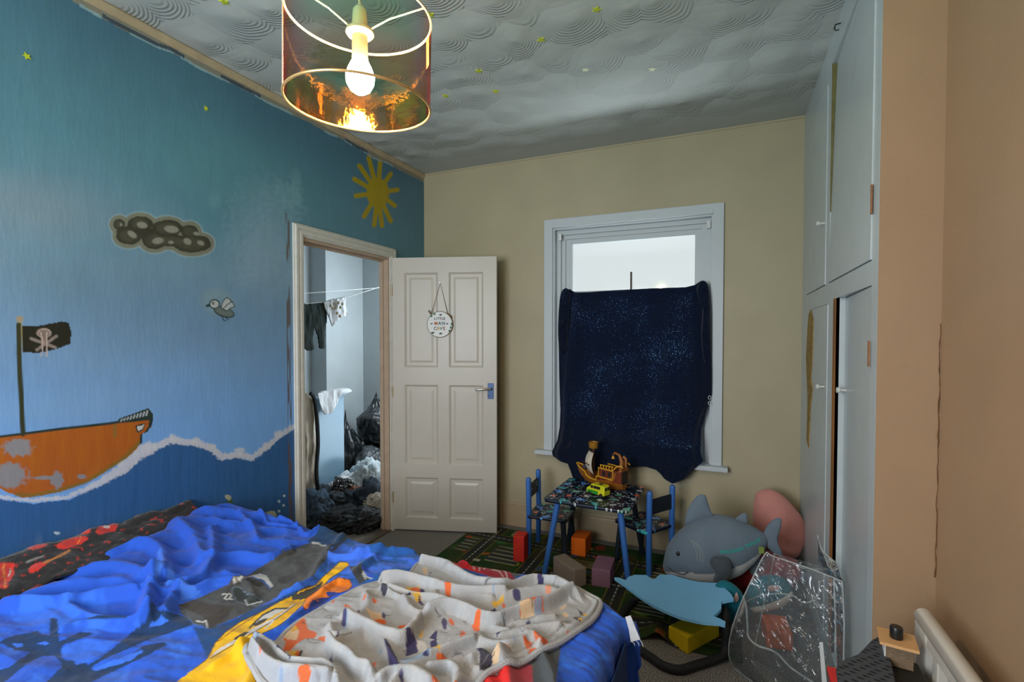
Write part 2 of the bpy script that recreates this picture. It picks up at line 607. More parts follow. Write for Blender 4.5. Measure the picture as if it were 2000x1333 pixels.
# bird
q = lambda L: Z(L, 16.66, 380, 560)
P.ell(425, 590, 34, 26, (126, 156, 166), 20, 0.7, 0.5)
bd = (36, 58, 62)
P.ell(*q([(960, 830)])[0], 21.5, 10.2, bd, 18)
P.ell(*q([(960, 820)])[0], 19.3, 8.2, (104, 118, 114), 18)
P.poly(q([(350, 620), (430, 570), (500, 570), (500, 665), (400, 665)]), bd)
P.ell(*q([(650, 570)])[0], 10.6, 9.6, bd); P.ell(*q([(650, 575)])[0], 8.2, 7.2, (178, 188, 186))
P.ell(*q([(605, 540)])[0], 2.8, 2.8, bd); P.ell(*q([(612, 537)])[0], 1.1, 1.2, (190, 190, 180))
wing = q([(860, 690), (910, 520), (1000, 390), (1060, 365), (1170, 430), (1165, 480), (1240, 490), (1260, 570), (1310, 650), (1150, 710), (1060, 800), (930, 730)])
P.poly(wing, (178, 188, 186)); P.line(wing + wing[:1], 1.7, bd); P.line(q([(930, 720), (1060, 590), (1210, 500)]), 1.7, bd)
P.line(q([(890, 960), (930, 1080), (1010, 1120)]), 1.9, bd); P.line(q([(1000, 980), (1090, 1080)]), 1.9, bd)
# sun
ctr = (738, 377)
for tx_, ty_ in ((720, 308), (743, 311), (763, 340), (776, 371), (771, 402), (763, 432), (746, 441), (731, 440), (711, 423), (695, 383), (692, 350), (702, 324)):
    P.line([ctr, (tx_, ty_)], 9, (172, 150, 20), 1, 1)
P.ell(738, 377, 22, 29, (172, 150, 20), 0, 1, 0.05)
# sea creatures and bubbles low down
P.poly([(438, 1002), (446, 975), (452, 974), (460, 1002), (470, 1030), (425, 1030)], (70, 92, 44))
P.ell(447, 973, 6, 4, (186, 190, 150), 30, 0.8, 0.4, 1.0); P.ell(428, 995, 5, 3, (186, 190, 150), 30, 0.8, 0.4, 1.0)
P.ell(530, 1007, 10, 8, (168, 180, 150), 0, 1, 0.2, 0.4)
for a_, b_ in ((555, 969), (545, 980), (554, 988), (545, 999), (111, 1042)):
    P.ell(a_, b_, 3.6 if a_ > 200 else 7, 3.6, (30, 60, 90)); P.ell(a_, b_, 2.8 if a_ > 200 else 6, 2.8, (172, 200, 214)); 
# bare plaster strip beside the door frame, peeled paint under the coving
P.mixin(((YY > OY0 - 0.098) & (YY < OY0 - 0.07) & (ZZ < 2.1)).astype(float) * np.clip((vn(YY * 90, ZZ * 9, 1) - 0.35) * 5, 0, 1), (96, 78, 66), 0.85)
edge = CEIL - 0.045 - 0.03 * fbm(YY * 6, YY * 0, 3, 11)
P.mixin((ZZ > edge).astype(float), (150, 140, 118), 0.8)
P.mixin(((np.abs(ZZ - edge) < 0.006) & (vn(YY * 12, ZZ * 0, 5) > 0.5)).astype(float), (150, 180, 190), 0.8)
P.mixin(((np.abs(ZZ - edge - 0.01) < 0.008) & (vn(YY * 5, ZZ * 0, 7) > 0.6)).astype(float), (30, 60, 84), 0.8)
hole = (YY > OY0 + 1e-4) & (YY < OY1 - 1e-4) & (ZZ < OZ - 1e-4)
wl = grid_mesh('wall_left', VX[:, ::-1], mask=~hole[:, ::-1], colors=P.C[:, ::-1], mat=wallmat_gloss_mural(), smooth=False)
tag(wl, kind='structure')
mb = MB()
mb.box((XL - 0.07, YR - 0.1, 0), (XL - 0.002, OY0, CEIL)).box((XL - 0.07, OY1, 0), (XL - 0.002, YB + 0.12, CEIL)).box((XL - 0.07, OY0, OZ), (XL - 0.002, OY1, CEIL))
mb.build('wall_left_landing_side', landing_paint, kind='structure')

# back wall, with the window opening
WX0, WX1, WZ0, WZ1 = -1.150, -0.086, 0.60, 2.19
mb = MB()
for a, b in (((XL, YB, 0), (WX0, YB + 0.14, CEIL)), ((WX1, YB, 0), (XR + 0.1, YB + 0.14, CEIL)), ((WX0, YB, 0), (WX1, YB + 0.14, WZ0)), ((WX0, YB, WZ1), (WX1, YB + 0.14, CEIL))): mb.box(a, b)
mb.build('wall_back', cream, kind='structure')
MB().box((XC + 0.0005, YA - 0.004, 0), (XR + 0.1, YA - 0.0005, CEIL)).build('wall_alcove', warm_cream, kind='structure')
MB().box((XR, YR, 0), (XR + 0.1, YA, CEIL)).build('wall_right', warm_cream, kind='structure')
cp = [(XR - 0.001, YA - 0.005, z) for z in np.linspace(1.45, 0.72, 40)]
MB().tube([(x + random.uniform(-.003, .0005), y + random.uniform(-.001, .0005), z) for x, y, z in cp], [random.uniform(0.0006, 0.0022) for _ in cp], 5).build('trim_corner_crack', M('cracked_filler', (110, 78, 46), 0.9, var=(60, 0.3)), kind='structure')
mb = MB()
for a, b in (((XL, YR - 0.1, 0), (-1.85, YR, CEIL)), ((-0.55, YR - 0.1, 0), (XR + 0.1, YR, CEIL)), ((-1.85, YR - 0.1, 0), (-0.55, YR, 0.9)), ((-1.85, YR - 0.1, 2.15), (-0.55, YR, CEIL))): mb.box(a, b)  # opening added for the rear fill lamp
mb.build('wall_rear', cream, kind='structure')

# floor: speckled carpet
carpet = M('speckled_grey_carpet', (120, 116, 110), 0.95, bump=(900, 0.6, 0.004), spec=0.1)
nt = carpet.node_tree
n1 = nt.nodes.new('ShaderNodeTexNoise'); n1.inputs['Scale'].default_value = 230; n1.inputs['Detail'].default_value = 2
cr = nt.nodes.new('ShaderNodeValToRGB')
cr.color_ramp.elements[0].position = 0.38; cr.color_ramp.elements[0].color = lin4((62, 58, 54))
cr.color_ramp.elements[1].position = 0.62; cr.color_ramp.elements[1].color = lin4((176, 172, 164))
tcn = [n for n in nt.nodes if n.type == 'TEX_COORD'][0]
nt.links.new(tcn.outputs['Object'], n1.inputs['Vector']); nt.links.new(n1.outputs['Fac'], cr.inputs['Fac'])
nt.links.new(cr.outputs[0], nt.nodes['Principled BSDF'].inputs['Base Color'])
MB().box((-5.0, YR, -0.05), (XR + 0.1, 6.0, 0)).build('floor', carpet, kind='structure')

# ceiling: combed fan plaster
cm = M('combed_plaster_ceiling', (178, 182, 178), 0.62, spec=0.35)
nt = cm.node_tree
tcn = [n for n in nt.nodes if n.type == 'TEX_COORD'][0]
bs = nt.nodes['Principled BSDF']


def math_node(op, a, b=None):
    n = nt.nodes.new('ShaderNodeMath'); n.operation = op
    for i, v in enumerate((a, b)):
        if v is None: continue
        if isinstance(v, (int, float)): n.inputs[i].default_value = v
        else: nt.links.new(v, n.inputs[i])
    return n.outputs[0]


nz = nt.nodes.new('ShaderNodeTexNoise'); nz.inputs['Scale'].default_value = 2.5
nt.links.new(tcn.outputs['Object'], nz.inputs['Vector'])
mxv = nt.nodes.new('ShaderNodeMix'); mxv.data_type = 'VECTOR'; mxv.inputs[0].default_value = 0.13
nt.links.new(tcn.outputs['Object'], mxv.inputs[4]); nt.links.new(nz.outputs['Color'], mxv.inputs[5])
vo = nt.nodes.new('ShaderNodeTexVoronoi'); vo.feature = 'F1'; vo.inputs['Scale'].default_value = 5.6; vo.inputs['Randomness'].default_value = 0.8
nt.links.new(mxv.outputs[1], vo.inputs['Vector'])
ring = math_node('MULTIPLY', math_node('SINE', math_node('MULTIPLY', vo.outputs['Distance'], 85.0)), 0.035)
sep = nt.nodes.new('ShaderNodeSeparateXYZ'); nt.links.new(vo.outputs['Position'], sep.inputs[0])
sepo = nt.nodes.new('ShaderNodeSeparateXYZ'); nt.links.new(mxv.outputs[1], sepo.inputs[0])
# a flap: rises towards one side of each fan then drops at its rim
tilt = math_node('MULTIPLY', math_node('SUBTRACT', sepo.outputs['Y'], sep.outputs['Y']), 3.0)
vo2 = nt.nodes.new('ShaderNodeTexVoronoi'); vo2.feature = 'DISTANCE_TO_EDGE'; vo2.inputs['Scale'].default_value = 5.6; vo2.inputs['Randomness'].default_value = 0.8
nt.links.new(mxv.outputs[1], vo2.inputs['Vector'])
edge_ = math_node('MULTIPLY', math_node('MINIMUM', math_node('MULTIPLY', vo2.outputs['Distance'], 5.0), 1.0), -0.45)
half = math_node('MAXIMUM', math_node('MINIMUM', math_node('MULTIPLY', math_node('SUBTRACT', sepo.outputs['Y'], sep.outputs['Y']), 22.0), 1.0), 0.0)
cone = math_node('MULTIPLY', vo.outputs['Distance'], -1.6)
h = math_node('ADD', math_node('ADD', math_node('MULTIPLY', ring, half), math_node('MULTIPLY', tilt, 0.62)), math_node('ADD', cone, math_node('MULTIPLY', edge_, 0.3)))
fade = nt.nodes.new('ShaderNodeMapRange')
fade.inputs['From Min'].default_value = YB - 0.12; fade.inputs['From Max'].default_value = YB - 0.34
so = nt.nodes.new('ShaderNodeSeparateXYZ'); nt.links.new(tcn.outputs['Object'], so.inputs[0]); nt.links.new(so.outputs['Y'], fade.inputs['Value'])
bp = nt.nodes.new('ShaderNodeBump'); bp.inputs['Distance'].default_value = 0.03
nt.links.new(math_node('MULTIPLY', fade.outputs[0], 0.75), bp.inputs['Strength']); nt.links.new(h, bp.inputs['Height'])
nt.links.new(bp.outputs['Normal'], bs.inputs['Normal'])
MB().box((-5.0, YR - 0.1, CEIL), (XR + 0.1, 6.0, CEIL + 0.08)).build('ceiling', cm, kind='structure')

# mouldings
beige = M('aged_beige_paint', (178, 160, 130), 0.5, bump=(30, 0.3, 0.004), var=(14, 0.12))
mb = MB()
prof = [(0, 0), (0.012, 0), (0.018, -0.008), (0.016, -0.018), (0.008, -0.022), (0.006, -0.034), (0, -0.036)]
V = []
for y in (YR, YB): V += [(XL + a, y, CEIL + b) for a, b in prof]
nP = len(prof)
mb.add(V, [(k, (k + 1) % nP, nP + (k + 1) % nP, nP + k) for k in range(nP)])
mb.build('trim_ceiling_left', beige, kind='structure')
mb = MB()
mb.box((XL, YB - 0.006, CEIL - 0.012), (XC, YB, CEIL))
mb.build('trim_ceiling_back', cream, kind='structure')
skirt = M('skirting_cream_gloss', (178, 158, 128), 0.35, bump=(30, 0.1, 0.003))
mb = MB()
mb.box((XL, YB - 0.016, 0), (XC, YB, 0.145)).box((XL, YB - 0.022, 0.145), (XC, YB, 0.158)).box((XL, YB - 0.012, 0.158), (XC, YB, 0.176))
mb.build('baseboard_back', skirt, kind='structure', bevel=0.003)
MB().box((XL, OY1 + 0.1, 0), (XL + 0.016, YB, 0.165)).build('baseboard_left', skirt, kind='structure', bevel=0.003)

# door frame (trim_1): stepped architrave and jamb lining
mb = MB()
ca = 0.070
for k, (w0, w1, d) in enumerate(((0, 1.0, 0.012), (0.1, 0.9, 0.017), (0.2, 0.45, 0.022), (0.62, 0.86, 0.022))):
    a0, a1 = w0 * ca, w1 * ca
    ya, yb = OY0 + 0.016, OY1 - 0.004
    mb.box((XL, ya - a1, 0), (XL + d, ya - a0, OZ + a1))
    mb.box((XL, yb + a0, 0), (XL + d, yb + a1, OZ + a1))
    mb.box((XL, ya - a0, OZ + a0), (XL + d, yb + a0, OZ + a1))
mb.build('trim_door', M('door_frame_paint', (206, 206, 198), 0.3, bump=(18, 0.35, 0.004), var=(20, 0.06)), kind='structure', bevel=0.002)
mb = MB()
mb.box((XL - 0.075, OY0 - 0.002, 0), (XL + 0.004, OY0 + 0.018, OZ)).box((XL - 0.075, OY1 - 0.018, 0), (XL + 0.004, OY1 + 0.002, OZ)).box((XL - 0.074, OY0 + 0.018, OZ - 0.018), (XL + 0.003, OY1 - 0.018, OZ))
mb.box((XL - 0.055, OY0 + 0.018, 0), (XL - 0.035, OY0 + 0.030, OZ - 0.018)).box((XL - 0.055, OY1 - 0.030, 0), (XL - 0.035, OY1 - 0.018, OZ - 0.018)).box((XL - 0.054, OY0 + 0.030, OZ - 0.032), (XL - 0.036, OY1 - 0.030, OZ - 0.018))
mb.build('trim_door_lining', M('jamb_paint', (182, 160, 138), 0.4, bump=(18, 0.2, 0.004), var=(12, 0.08)), kind='structure', bevel=0.002)
MB().box((XL - 0.07, OY0, 0), (XL + 0.01, OY1, 0.012)).build('trim_threshold', M('worn_threshold', (104, 94, 80), 0.5, 0.1, var=(30, 0.1)), kind='structure')

# ------------------------------------------------------------------ door_1: open six-panel door
hinge = np.array([XL + 0.02, 2.957])
dend = np.array([-1.499, 3.187])
dv = (dend - hinge); DW = np.linalg.norm(dv); dv /= DW
dang = math.atan2(dv[1], dv[0])
door = empty('door_1', (hinge[0], hinge[1], 0.0), None, None, rz=dang)
door['kind'] = 'structure'
DM = Matrix.Translation((hinge[0], hinge[1], 0)) @ Matrix.Rotation(dang, 4, 'Z')
TK = 0.038
Z0, Z1 = 0.012, 1.985
H_ = Z1 - Z0
cols = [(0.115 * DW, 0.44 * DW), (0.545 * DW, 0.875 * DW)]
rows = [(Z1 - 0.400 * H_, Z1 - 0.055 * H_), (Z1 - 0.757 * H_, Z1 - 0.464 * H_), (Z1 - 0.955 * H_, Z1 - 0.805 * H_)]
mb = MB()
xe = [0, cols[0][0], cols[0][1], cols[1][0], cols[1][1], DW]
for a, b in ((0, 1), (2, 3), (4, 5)): mb.box((xe[a], 0, Z0), (xe[b], TK, Z1), DM)
ze = [Z0, rows[2][0], rows[2][1], rows[1][0], rows[1][1], rows[0][0], rows[0][1], Z1]
for a, b in ((0, 1), (2, 3), (4, 5), (6, 7)):
    for c_ in cols: mb.box((c_[0], 0, ze[a]), (c_[1], TK, ze[b]), DM)
mb.build('door_leaf', door_paint, door)
for (x0, x1) in cols:
    for (z0, z1) in rows:
        mb = MB()
        for s_, y0, y1, y2 in ((1, 0.0, 0.010, 0.006), (-1, TK, TK - 0.010, TK - 0.006)):
            R0 = [(x0, y0, z0), (x1, y0, z0), (x1, y0, z1), (x0, y0, z1)]
            w = 0.014
            R1 = [(x0 + w, y1, z0 + w), (x1 - w, y1, z0 + w), (x1 - w, y1, z1 - w), (x0 + w, y1, z1 - w)]
            w = 0.034
            R2 = [(x0 + w, y1, z0 + w), (x1 - w, y1, z0 + w), (x1 - w, y1, z1 - w), (x0 + w, y1, z1 - w)]
            w = 0.05
            R3 = [(x0 + w, y2, z0 + w), (x1 - w, y2, z0 + w), (x1 - w, y2, z1 - w), (x0 + w, y2, z1 - w)]
            V = [DM @ Vector(p) for p in R0 + R1 + R2 + R3]
            F = [(12, 13, 14, 15)]
            for b in range(3):
                for k in range(4): F.append((b * 4 + k, b * 4 + (k + 1) % 4, b * 4 + 4 + (k + 1) % 4, b * 4 + 4 + k))
            mb.add(V, F)
        mb.build('door_panel', door_paint, door)
chrome = M('chrome', (210, 208, 200), 0.2, 1.0, bump=(10, 0.02))
hz = 1.03
mb = MB().box((DW - 0.064, -0.006, hz - 0.056), (DW - 0.022, 0, hz + 0.056), DM)
hp = mb.build('handle_plate', M('blue_painted_plate', (38, 88, 150), 0.35, var=(60, 0.3)), door, bevel=0.002)
lv = [DM @ Vector(p) for p in ((DW - 0.043, -0.004, hz + 0.018), (DW - 0.043, -0.04, hz + 0.018), (DW - 0.06, -0.047, hz + 0.018), (DW - 0.13, -0.047, hz + 0.014), (DW - 0.142, -0.043, hz + 0.012))]
MB().tube(lv, [0.011, 0.009, 0.009, 0.008, 0.01], 12).build('door_handle', chrome, door, smooth=True)
lv = [DM @ Vector(p) for p in ((DW - 0.043, TK, hz + 0.018), (DW - 0.043, TK + 0.04, hz + 0.018), (DW - 0.13, TK + 0.045, hz + 0.014))]
MB().tube(lv, 0.009, 12).build('door_handle', chrome, door, smooth=True)
mb = MB().box((DW - 0.0005, 0.008, hz - 0.08), (DW + 0.002, TK - 0.008, hz + 0.06), DM)
mb.build('latch_plate', M('worn_brass', (120, 96, 70), 0.4, 0.7, var=(50, 0.3)), door)
for z in (0.25, 1.02, 1.75):
    MB().tube([DM @ Vector((-0.004, -0.004, z - 0.04)), DM @ Vector((-0.004, -0.004, z + 0.04))], 0.006, 8).build('hinge', M('painted_hinge', (178, 160, 130), 0.5, 0.2, var=(50, 0.2)), door, smooth=True)

# hanging sign on the door
sc_ = Vector(DM @ Vector((0.475 * DW, -0.006, 1.445)))
sx_ = 0.0
# find position from the door plane
nrm = np.array([math.sin(dang), -math.cos(dang), 0.0])


def ondoor(x, y, off=0.006):
    p0 = np.array([hinge[0], hinge[1], 0]) + nrm * off
    d = ray(x, y)
    t = ((p0 - CAM0) @ nrm) / (d @ nrm)
    return Vector(CAM0 + d * t)


sc_ = ondoor(859, 634)
sign = empty('door_sign', sc_, 'round white LITTLE MAN CAVE sign hanging on twine from the open white door', 'sign')
SM = Matrix.Translation(sc_) @ Matrix.Rotation(dang, 4, 'Z') @ Matrix.Rotation(math.pi / 2, 4, 'X')
RS = 0.092
MB().lathe([(0, -0.003), (RS - 0.001, -0.003), (RS, -0.002), (RS, 0.002), (RS - 0.001, 0.003), (0, 0.003)], n=48, M4=SM).build('sign_disc', M('sign_white', (222, 224, 220), 0.5, bump=(40, 0.05), var=(12, 0.03)), sign, smooth=True)
twine = M('jute_twine', (116, 92, 58), 0.9, bump=(300, 0.6))
nail = ondoor(860, 553, 0.004)
c_l = SM @ Vector((-0.062, 0.072, 0.006)); c_r = SM @ Vector((0.058, 0.075, 0.006))
MB().tube([c_l, nail, c_r], 0.0022, 6).build('twine_loop', twine, sign)
MB().tube([SM @ Vector((RS * math.cos(a), RS * math.sin(a), 0.001)) for a in np.linspace(0, 2 * math.pi, 48)[:-1]], 0.0028, 6, closed=True).build('twine_rim', twine, sign)
mb = MB()
mb.tube([c_l, SM @ Vector((-0.072, 0.085, 0.01)), SM @ Vector((-0.08, 0.1, 0.008))], 0.004, 6).tube([c_r, SM @ Vector((0.078, 0.06, 0.008)), SM @ Vector((0.085, 0.045, 0.008))], 0.005, 6)
mb.build_each('twine_knot', twine, sign)
MB().tube([nail - Vector(nrm) * 0.004, nail + Vector(nrm) * 0.01], 0.003, 8).build('nail', chrome, sign)


def text_mesh(txt, size, M4, name, mat, parent, depth=0.0008, shear=0.0, bold=0.0):
    cu = bpy.data.curves.new(name, 'FONT')
    cu.body = txt; cu.size = size; cu.align_x = 'CENTER'; cu.align_y = 'CENTER'; cu.extrude = depth; cu.shear = shear; cu.offset = bold
    o = bpy.data.objects.new('tmp', cu)
    COL.objects.link(o)
    me = bpy.data.meshes.new_from_object(o)
    bpy.data.objects.remove(o)
    me.transform(M4)
    return link_mesh(name, me, mat, parent)


inks = {'red': (150, 60, 44), 'green': (40, 110, 80), 'teal': (40, 90, 96), 'dark': (50, 54, 56), 'orange': (190, 96, 40), 'mustard': (176, 130, 50)}
ink = {k: M('ink_' + k, v, 0.6, var=(30, 0.05)) for k, v in inks.items()}
for row, y, size, cs, sp in (('LITTLE', 0.040, 0.026, ['dark', 'teal', 'green', 'red', 'teal', 'dark'], 0.0135), ('MAN', 0.006, 0.034, ['orange', 'dark', 'teal'], 0.027), ('CAVE', -0.030, 0.034, ['teal', 'mustard', 'green', 'red'], 0.0215)):
    n = len(row)
    for i, ch in enumerate(row):
        text_mesh(ch, size, SM @ Matrix.Translation(((i - (n - 1) / 2) * sp, y, 0.0036)), 'letter', ink[cs[i]], sign, bold=0.0006)
mb = MB()
for a0, cx_, cy_ in ((2.4, -0.055, 0.055), (2.1, -0.035, 0.068), (-0.3, 0.074, -0.02), (-0.7, 0.066, -0.042), (0.3, 0.08, 0.0)):
    for k in range(5):
        a = a0 + (k - 2) * 0.45
        p0 = Vector((cx_, cy_, 0.0034)); p1 = p0 + Vector((math.cos(a) * 0.016, math.sin(a) * 0.016, 0)); m_ = (p0 + p1) / 2; pr_ = Vector((-math.sin(a), math.cos(a), 0)) * 0.003
        pts = [SM @ x for x in (p0, m_ + pr_, p1, m_ - pr_)]
        mb.add(pts, [(0, 1, 2, 3)])
mb.build_each('printed_leaf', ink['green'], sign, fix=False)
mb = MB()
for (cx_, cy_, s_) in ((0.008, 0.068, 1), (-0.058, 0.005, 0.8), (0.055, 0.005, 0.8), (-0.05, -0.06, 1.2), (0.008, -0.065, 1.1)):
    pl_ = [(-0.012, 0), (-0.004, 0.006), (0.004, 0.004), (0.012, 0.008), (0.006, -0.002), (0.004, -0.009), (0, -0.003), (-0.004, -0.009)]
    mb.add([SM @ Vector((cx_ + a * s_, cy_ + b * s_, 0.0034)) for a, b in pl_], [tuple(range(8))])
mb.build_each('printed_dinosaur', ink['dark'], sign, fix=False)

# ------------------------------------------------------------------ window_1
win = empty('window_1', (-0.62, YB, WZ0), None, None)
win['kind'] = 'structure'
mb = MB()
cw = 0.062
for a, b in (((WX0 - cw, YB - 0.022, WZ0), (WX0, YB, WZ1 + cw)), ((WX1, YB - 0.022, WZ0), (WX1 + cw, YB, WZ1 + cw)), ((WX0, YB - 0.022, WZ1), (WX1, YB, WZ1 + cw))): mb.box(a, b)
mb.build('window_casing', window_paint, win, bevel=0.003)
mb = MB()
for a, b in (((WX0 - 0.002, YB - 0.004, WZ0), (WX0 + 0.012, YB + 0.138, WZ1)), ((WX1 - 0.012, YB - 0.004, WZ0), (WX1 + 0.002, YB + 0.14, WZ1)), ((WX0 + 0.012, YB - 0.004, WZ1 - 0.012), (WX1 - 0.012, YB + 0.138, WZ1))): mb.box(a, b)
for k, (ins, yy) in enumerate(((0.012, 0.045), (0.040, 0.07))):
    a0, a1, t = WX0 + ins, WX1 - ins, 0.03
    zt_ = WZ1 - ins
    mb.box((a0, YB + yy, WZ0), (a0 + t, YB + 0.13, zt_)).box((a1 - t, YB + yy, WZ0), (a1, YB + 0.13, zt_)).box((a0 + t, YB + yy, zt_ - t), (a1 - t, YB + 0.13, zt_))
mb.build('window_lining', window_paint, win, bevel=0.002)
mb = MB()
mb.box((-1.266, YB - 0.075, 0.573), (0.012, YB + 0.1, 0.602))
mb.build('window_sill', window_paint, win, bevel=0.004)
mb = MB()
sx0, sx1 = WX0 + 0.068, WX1 - 0.068
for a, b in (((sx0, YB + 0.085, 1.70), (sx0 + 0.045, YB + 0.115, 2.13)), ((sx1 - 0.045, YB + 0.085, 1.70), (sx1, YB + 0.115, 2.13)), ((sx0 + 0.045, YB + 0.085, 2.085), (sx1 - 0.045, YB + 0.115, 2.13)), ((sx0 + 0.045, YB + 0.086, 1.70), (sx1 - 0.045, YB + 0.115, 1.74))): mb.box(a, b)
mb.build('upper_sash', window_paint, win, bevel=0.002)
mb = MB()
for a, b in (((sx0, YB + 0.06, WZ0), (sx0 + 0.045, YB + 0.085, 1.74)), ((sx1 - 0.045, YB + 0.06, WZ0), (sx1, YB + 0.085, 1.74)), ((sx0 + 0.045, YB + 0.06, WZ0), (sx1 - 0.045, YB + 0.084, 0.67)), ((sx0 + 0.045, YB + 0.06, 1.70), (sx1 - 0.045, YB + 0.084, 1.74))): mb.box(a, b)
mb.build('lower_sash', window_paint, win, bevel=0.002)
MB().box((-0.612, YB + 0.045, 1.70), (-0.600, YB + 0.058, 1.86)).build('sash_stay', M('dark_metal', (60, 56, 52), 0.5, 0.7), win, bevel=0.002)
gl = bpy.data.materials.new('window_glass'); gl.use_nodes = True
nt = gl.node_tree; nt.nodes.clear()
o_ = nt.nodes.new('ShaderNodeOutputMaterial'); mx_ = nt.nodes.new('ShaderNodeMixShader'); tr = nt.nodes.new('ShaderNodeBsdfTransparent'); g_ = nt.nodes.new('ShaderNodeBsdfGlossy')
tr.inputs[0].default_value = (0.93, 0.96, 0.96, 1); g_.inputs['Roughness'].default_value = 0.05; mx_.inputs[0].default_value = 0.06
nt.links.new(tr.outputs[0], mx_.inputs[1]); nt.links.new(g_.outputs[0], mx_.inputs[2]); nt.links.new(mx_.outputs[0], o_.inputs[0])
MB().box((sx0 + 0.03, YB + 0.098, 1.72), (sx1 - 0.03, YB + 0.102, 2.10)).build('window_pane', gl, win)
MB().box((sx0 + 0.03, YB + 0.071, 0.66), (sx1 - 0.03, YB + 0.075, 1.72)).build('window_pane', gl, win)
for x_, s_ in ((-1.105, 1), (-0.112, -1)):
    zc = 2.135
    MB().box((x_ - 0.014, YB + 0.018, zc - 0.028), (x_ - 0.006, YB + 0.055, zc + 0.022)).box((x_ - 0.014, YB + 0.018, zc - 0.028), (x_ + 0.010, YB + 0.024, zc + 0.022)).build('blind_bracket', M('white_plastic', (214, 216, 214), 0.4, bump=(10, 0.02)), win, bevel=0.003)

# ------------------------------------------------------------------ curtain: navy blanket
navy = M('navy_fleece', (13, 23, 44), 0.9, sheen=0.25, bump=(220, 0.5, 0.004), spec=0.1)
nt = navy.node_tree
bs = nt.nodes['Principled BSDF']; outn = [n for n in nt.nodes if n.type == 'OUTPUT_MATERIAL'][0]
tcn = [n for n in nt.nodes if n.type == 'TEX_COORD'][0]
hn = nt.nodes.new('ShaderNodeTexNoise'); hn.inputs['Scale'].default_value = 130; hn.inputs['Detail'].default_value = 3
nt.links.new(tcn.outputs['Object'], hn.inputs['Vector'])
hl = nt.nodes.new('ShaderNodeTexNoise'); hl.inputs['Scale'].default_value = 3.5
nt.links.new(tcn.outputs['Object'], hl.inputs['Vector'])
v_ = math_node('ADD', hn.outputs['Fac'], math_node('MULTIPLY', hl.outputs['Fac'], 0.35))
mr = nt.nodes.new('ShaderNodeMapRange'); mr.inputs['From Min'].default_value = 0.74; mr.inputs['From Max'].default_value = 0.84; mr.inputs['To Max'].default_value = 0.55
nt.links.new(v_, mr.inputs['Value'])
tr = nt.nodes.new('ShaderNodeBsdfTransparent'); tr.inputs[0].default_value = (0.55, 0.75, 1, 1)
tl = nt.nodes.new('ShaderNodeBsdfTranslucent'); tl.inputs[0].default_value = lin4((40, 80, 130))
m1 = nt.nodes.new('ShaderNodeMixShader'); m1.inputs[0].default_value = 0.11
m2 = nt.nodes.new('ShaderNodeMixShader')
nt.links.new(bs.outputs[0], m1.inputs[1]); nt.links.new(tl.outputs[0], m1.inputs[2])
nt.links.new(mr.outputs[0], m2.inputs[0]); nt.links.new(m1.outputs[0], m2.inputs[1]); nt.links.new(tr.outputs[0], m2.inputs[2])
nt.links.new(m2.outputs[0], outn.inputs[0])
cur = empty('curtain_blanket', (-0.62, YB, 0.6), 'dark navy blanket hung as a curtain over the lower part of the window', 'curtain')
a, b = 190, 230
U = np.linspace(0, 1, a)[:, None] * np.ones((1, b)); T = np.ones((a, 1)) * np.linspace(0, 1, b)[None, :]
PLANE = YB - 0.035
zt = lambda y: at(1230, y, PLANE)[2]
top_px = np.interp(U[:, 0], [0, 0.03, 0.08, 0.3, 0.6, 0.85, 0.92, 0.97, 1], [578, 564, 572, 568, 563, 561, 556, 548, 562])
bot_px = np.interp(U[:, 0], [0, 0.05, 0.085, 0.10, 0.22, 0.30, 0.5, 0.62, 0.70, 0.78, 0.86, 0.93, 0.97, 1], [888, 896, 902, 950, 962, 930, 910, 908, 914, 930, 938, 930, 908, 896])
pyy = top_px[:, None] * (1 - T) + bot_px[:, None] * T
lx = np.interp(pyy, [550, 600, 660, 700, 800, 860, 880, 960], [1104, 1097, 1090, 1091, 1095, 1092, 1083, 1110])
rx = np.interp(pyy, [548, 600, 700, 770, 800, 840, 880, 900, 940], [1378, 1385, 1389, 1390, 1380, 1369, 1369, 1375, 1350])
pxx = lx * (1 - U) + rx * U
D_ = np.stack([np.stack([FW * FPX + RT * (x - CX) - UP * (y - CY) for x, y in zip(r1, r2)]) for r1, r2 in zip(pxx, pyy)])
tt = (PLANE - CAM0[1]) / D_[..., 1]
Vc = CAM0 + D_ * tt[..., None]
dep = 0.034 * (fbm(U * 9, T * 2.2, 3, 3) - 0.5)
for cx_, w_, A_ in ((0.08, 0.03, 0.03), (0.20, 0.05, -0.015), (0.34, 0.03, 0.012), (0.55, 0.10, -0.02), (0.72, 0.03, 0.014), (0.86, 0.04, 0.028), (0.95, 0.03, 0.02)):
    cc = cx_ + 0.03 * np.sin(T * 4 + cx_ * 20)
    dep += -A_ * np.exp(-((U - cc) / w_) ** 2) * (0.5 + 0.5 * np.clip(T * 2, 0, 1))
for k in range(3):   # swags
    arc = 0.25 + 0.22 * k + 0.16 * np.sin(U * math.pi)
    dep += -0.012 * np.exp(-((T - arc) / 0.025) ** 2) * np.sin(U * math.pi)
dep += -0.062 * np.clip((pyy - 835) / 35, 0, 1) - 0.012 * np.clip((pyy - 880) / 20, 0, 1) * (1 + np.sin(U * 30 + 2 * np.sin(T * 8)))
dep += 0.02 * np.exp(-((T - 0.05) / 0.04) ** 2)
dep = np.minimum(dep + 0.012, 0.028)
dep = np.where(pyy > 868, np.minimum(dep, -0.052), dep)
Vc[..., 1] += dep
grid_mesh('cloth', Vc, mat=navy, parent=cur, thick=0.006)
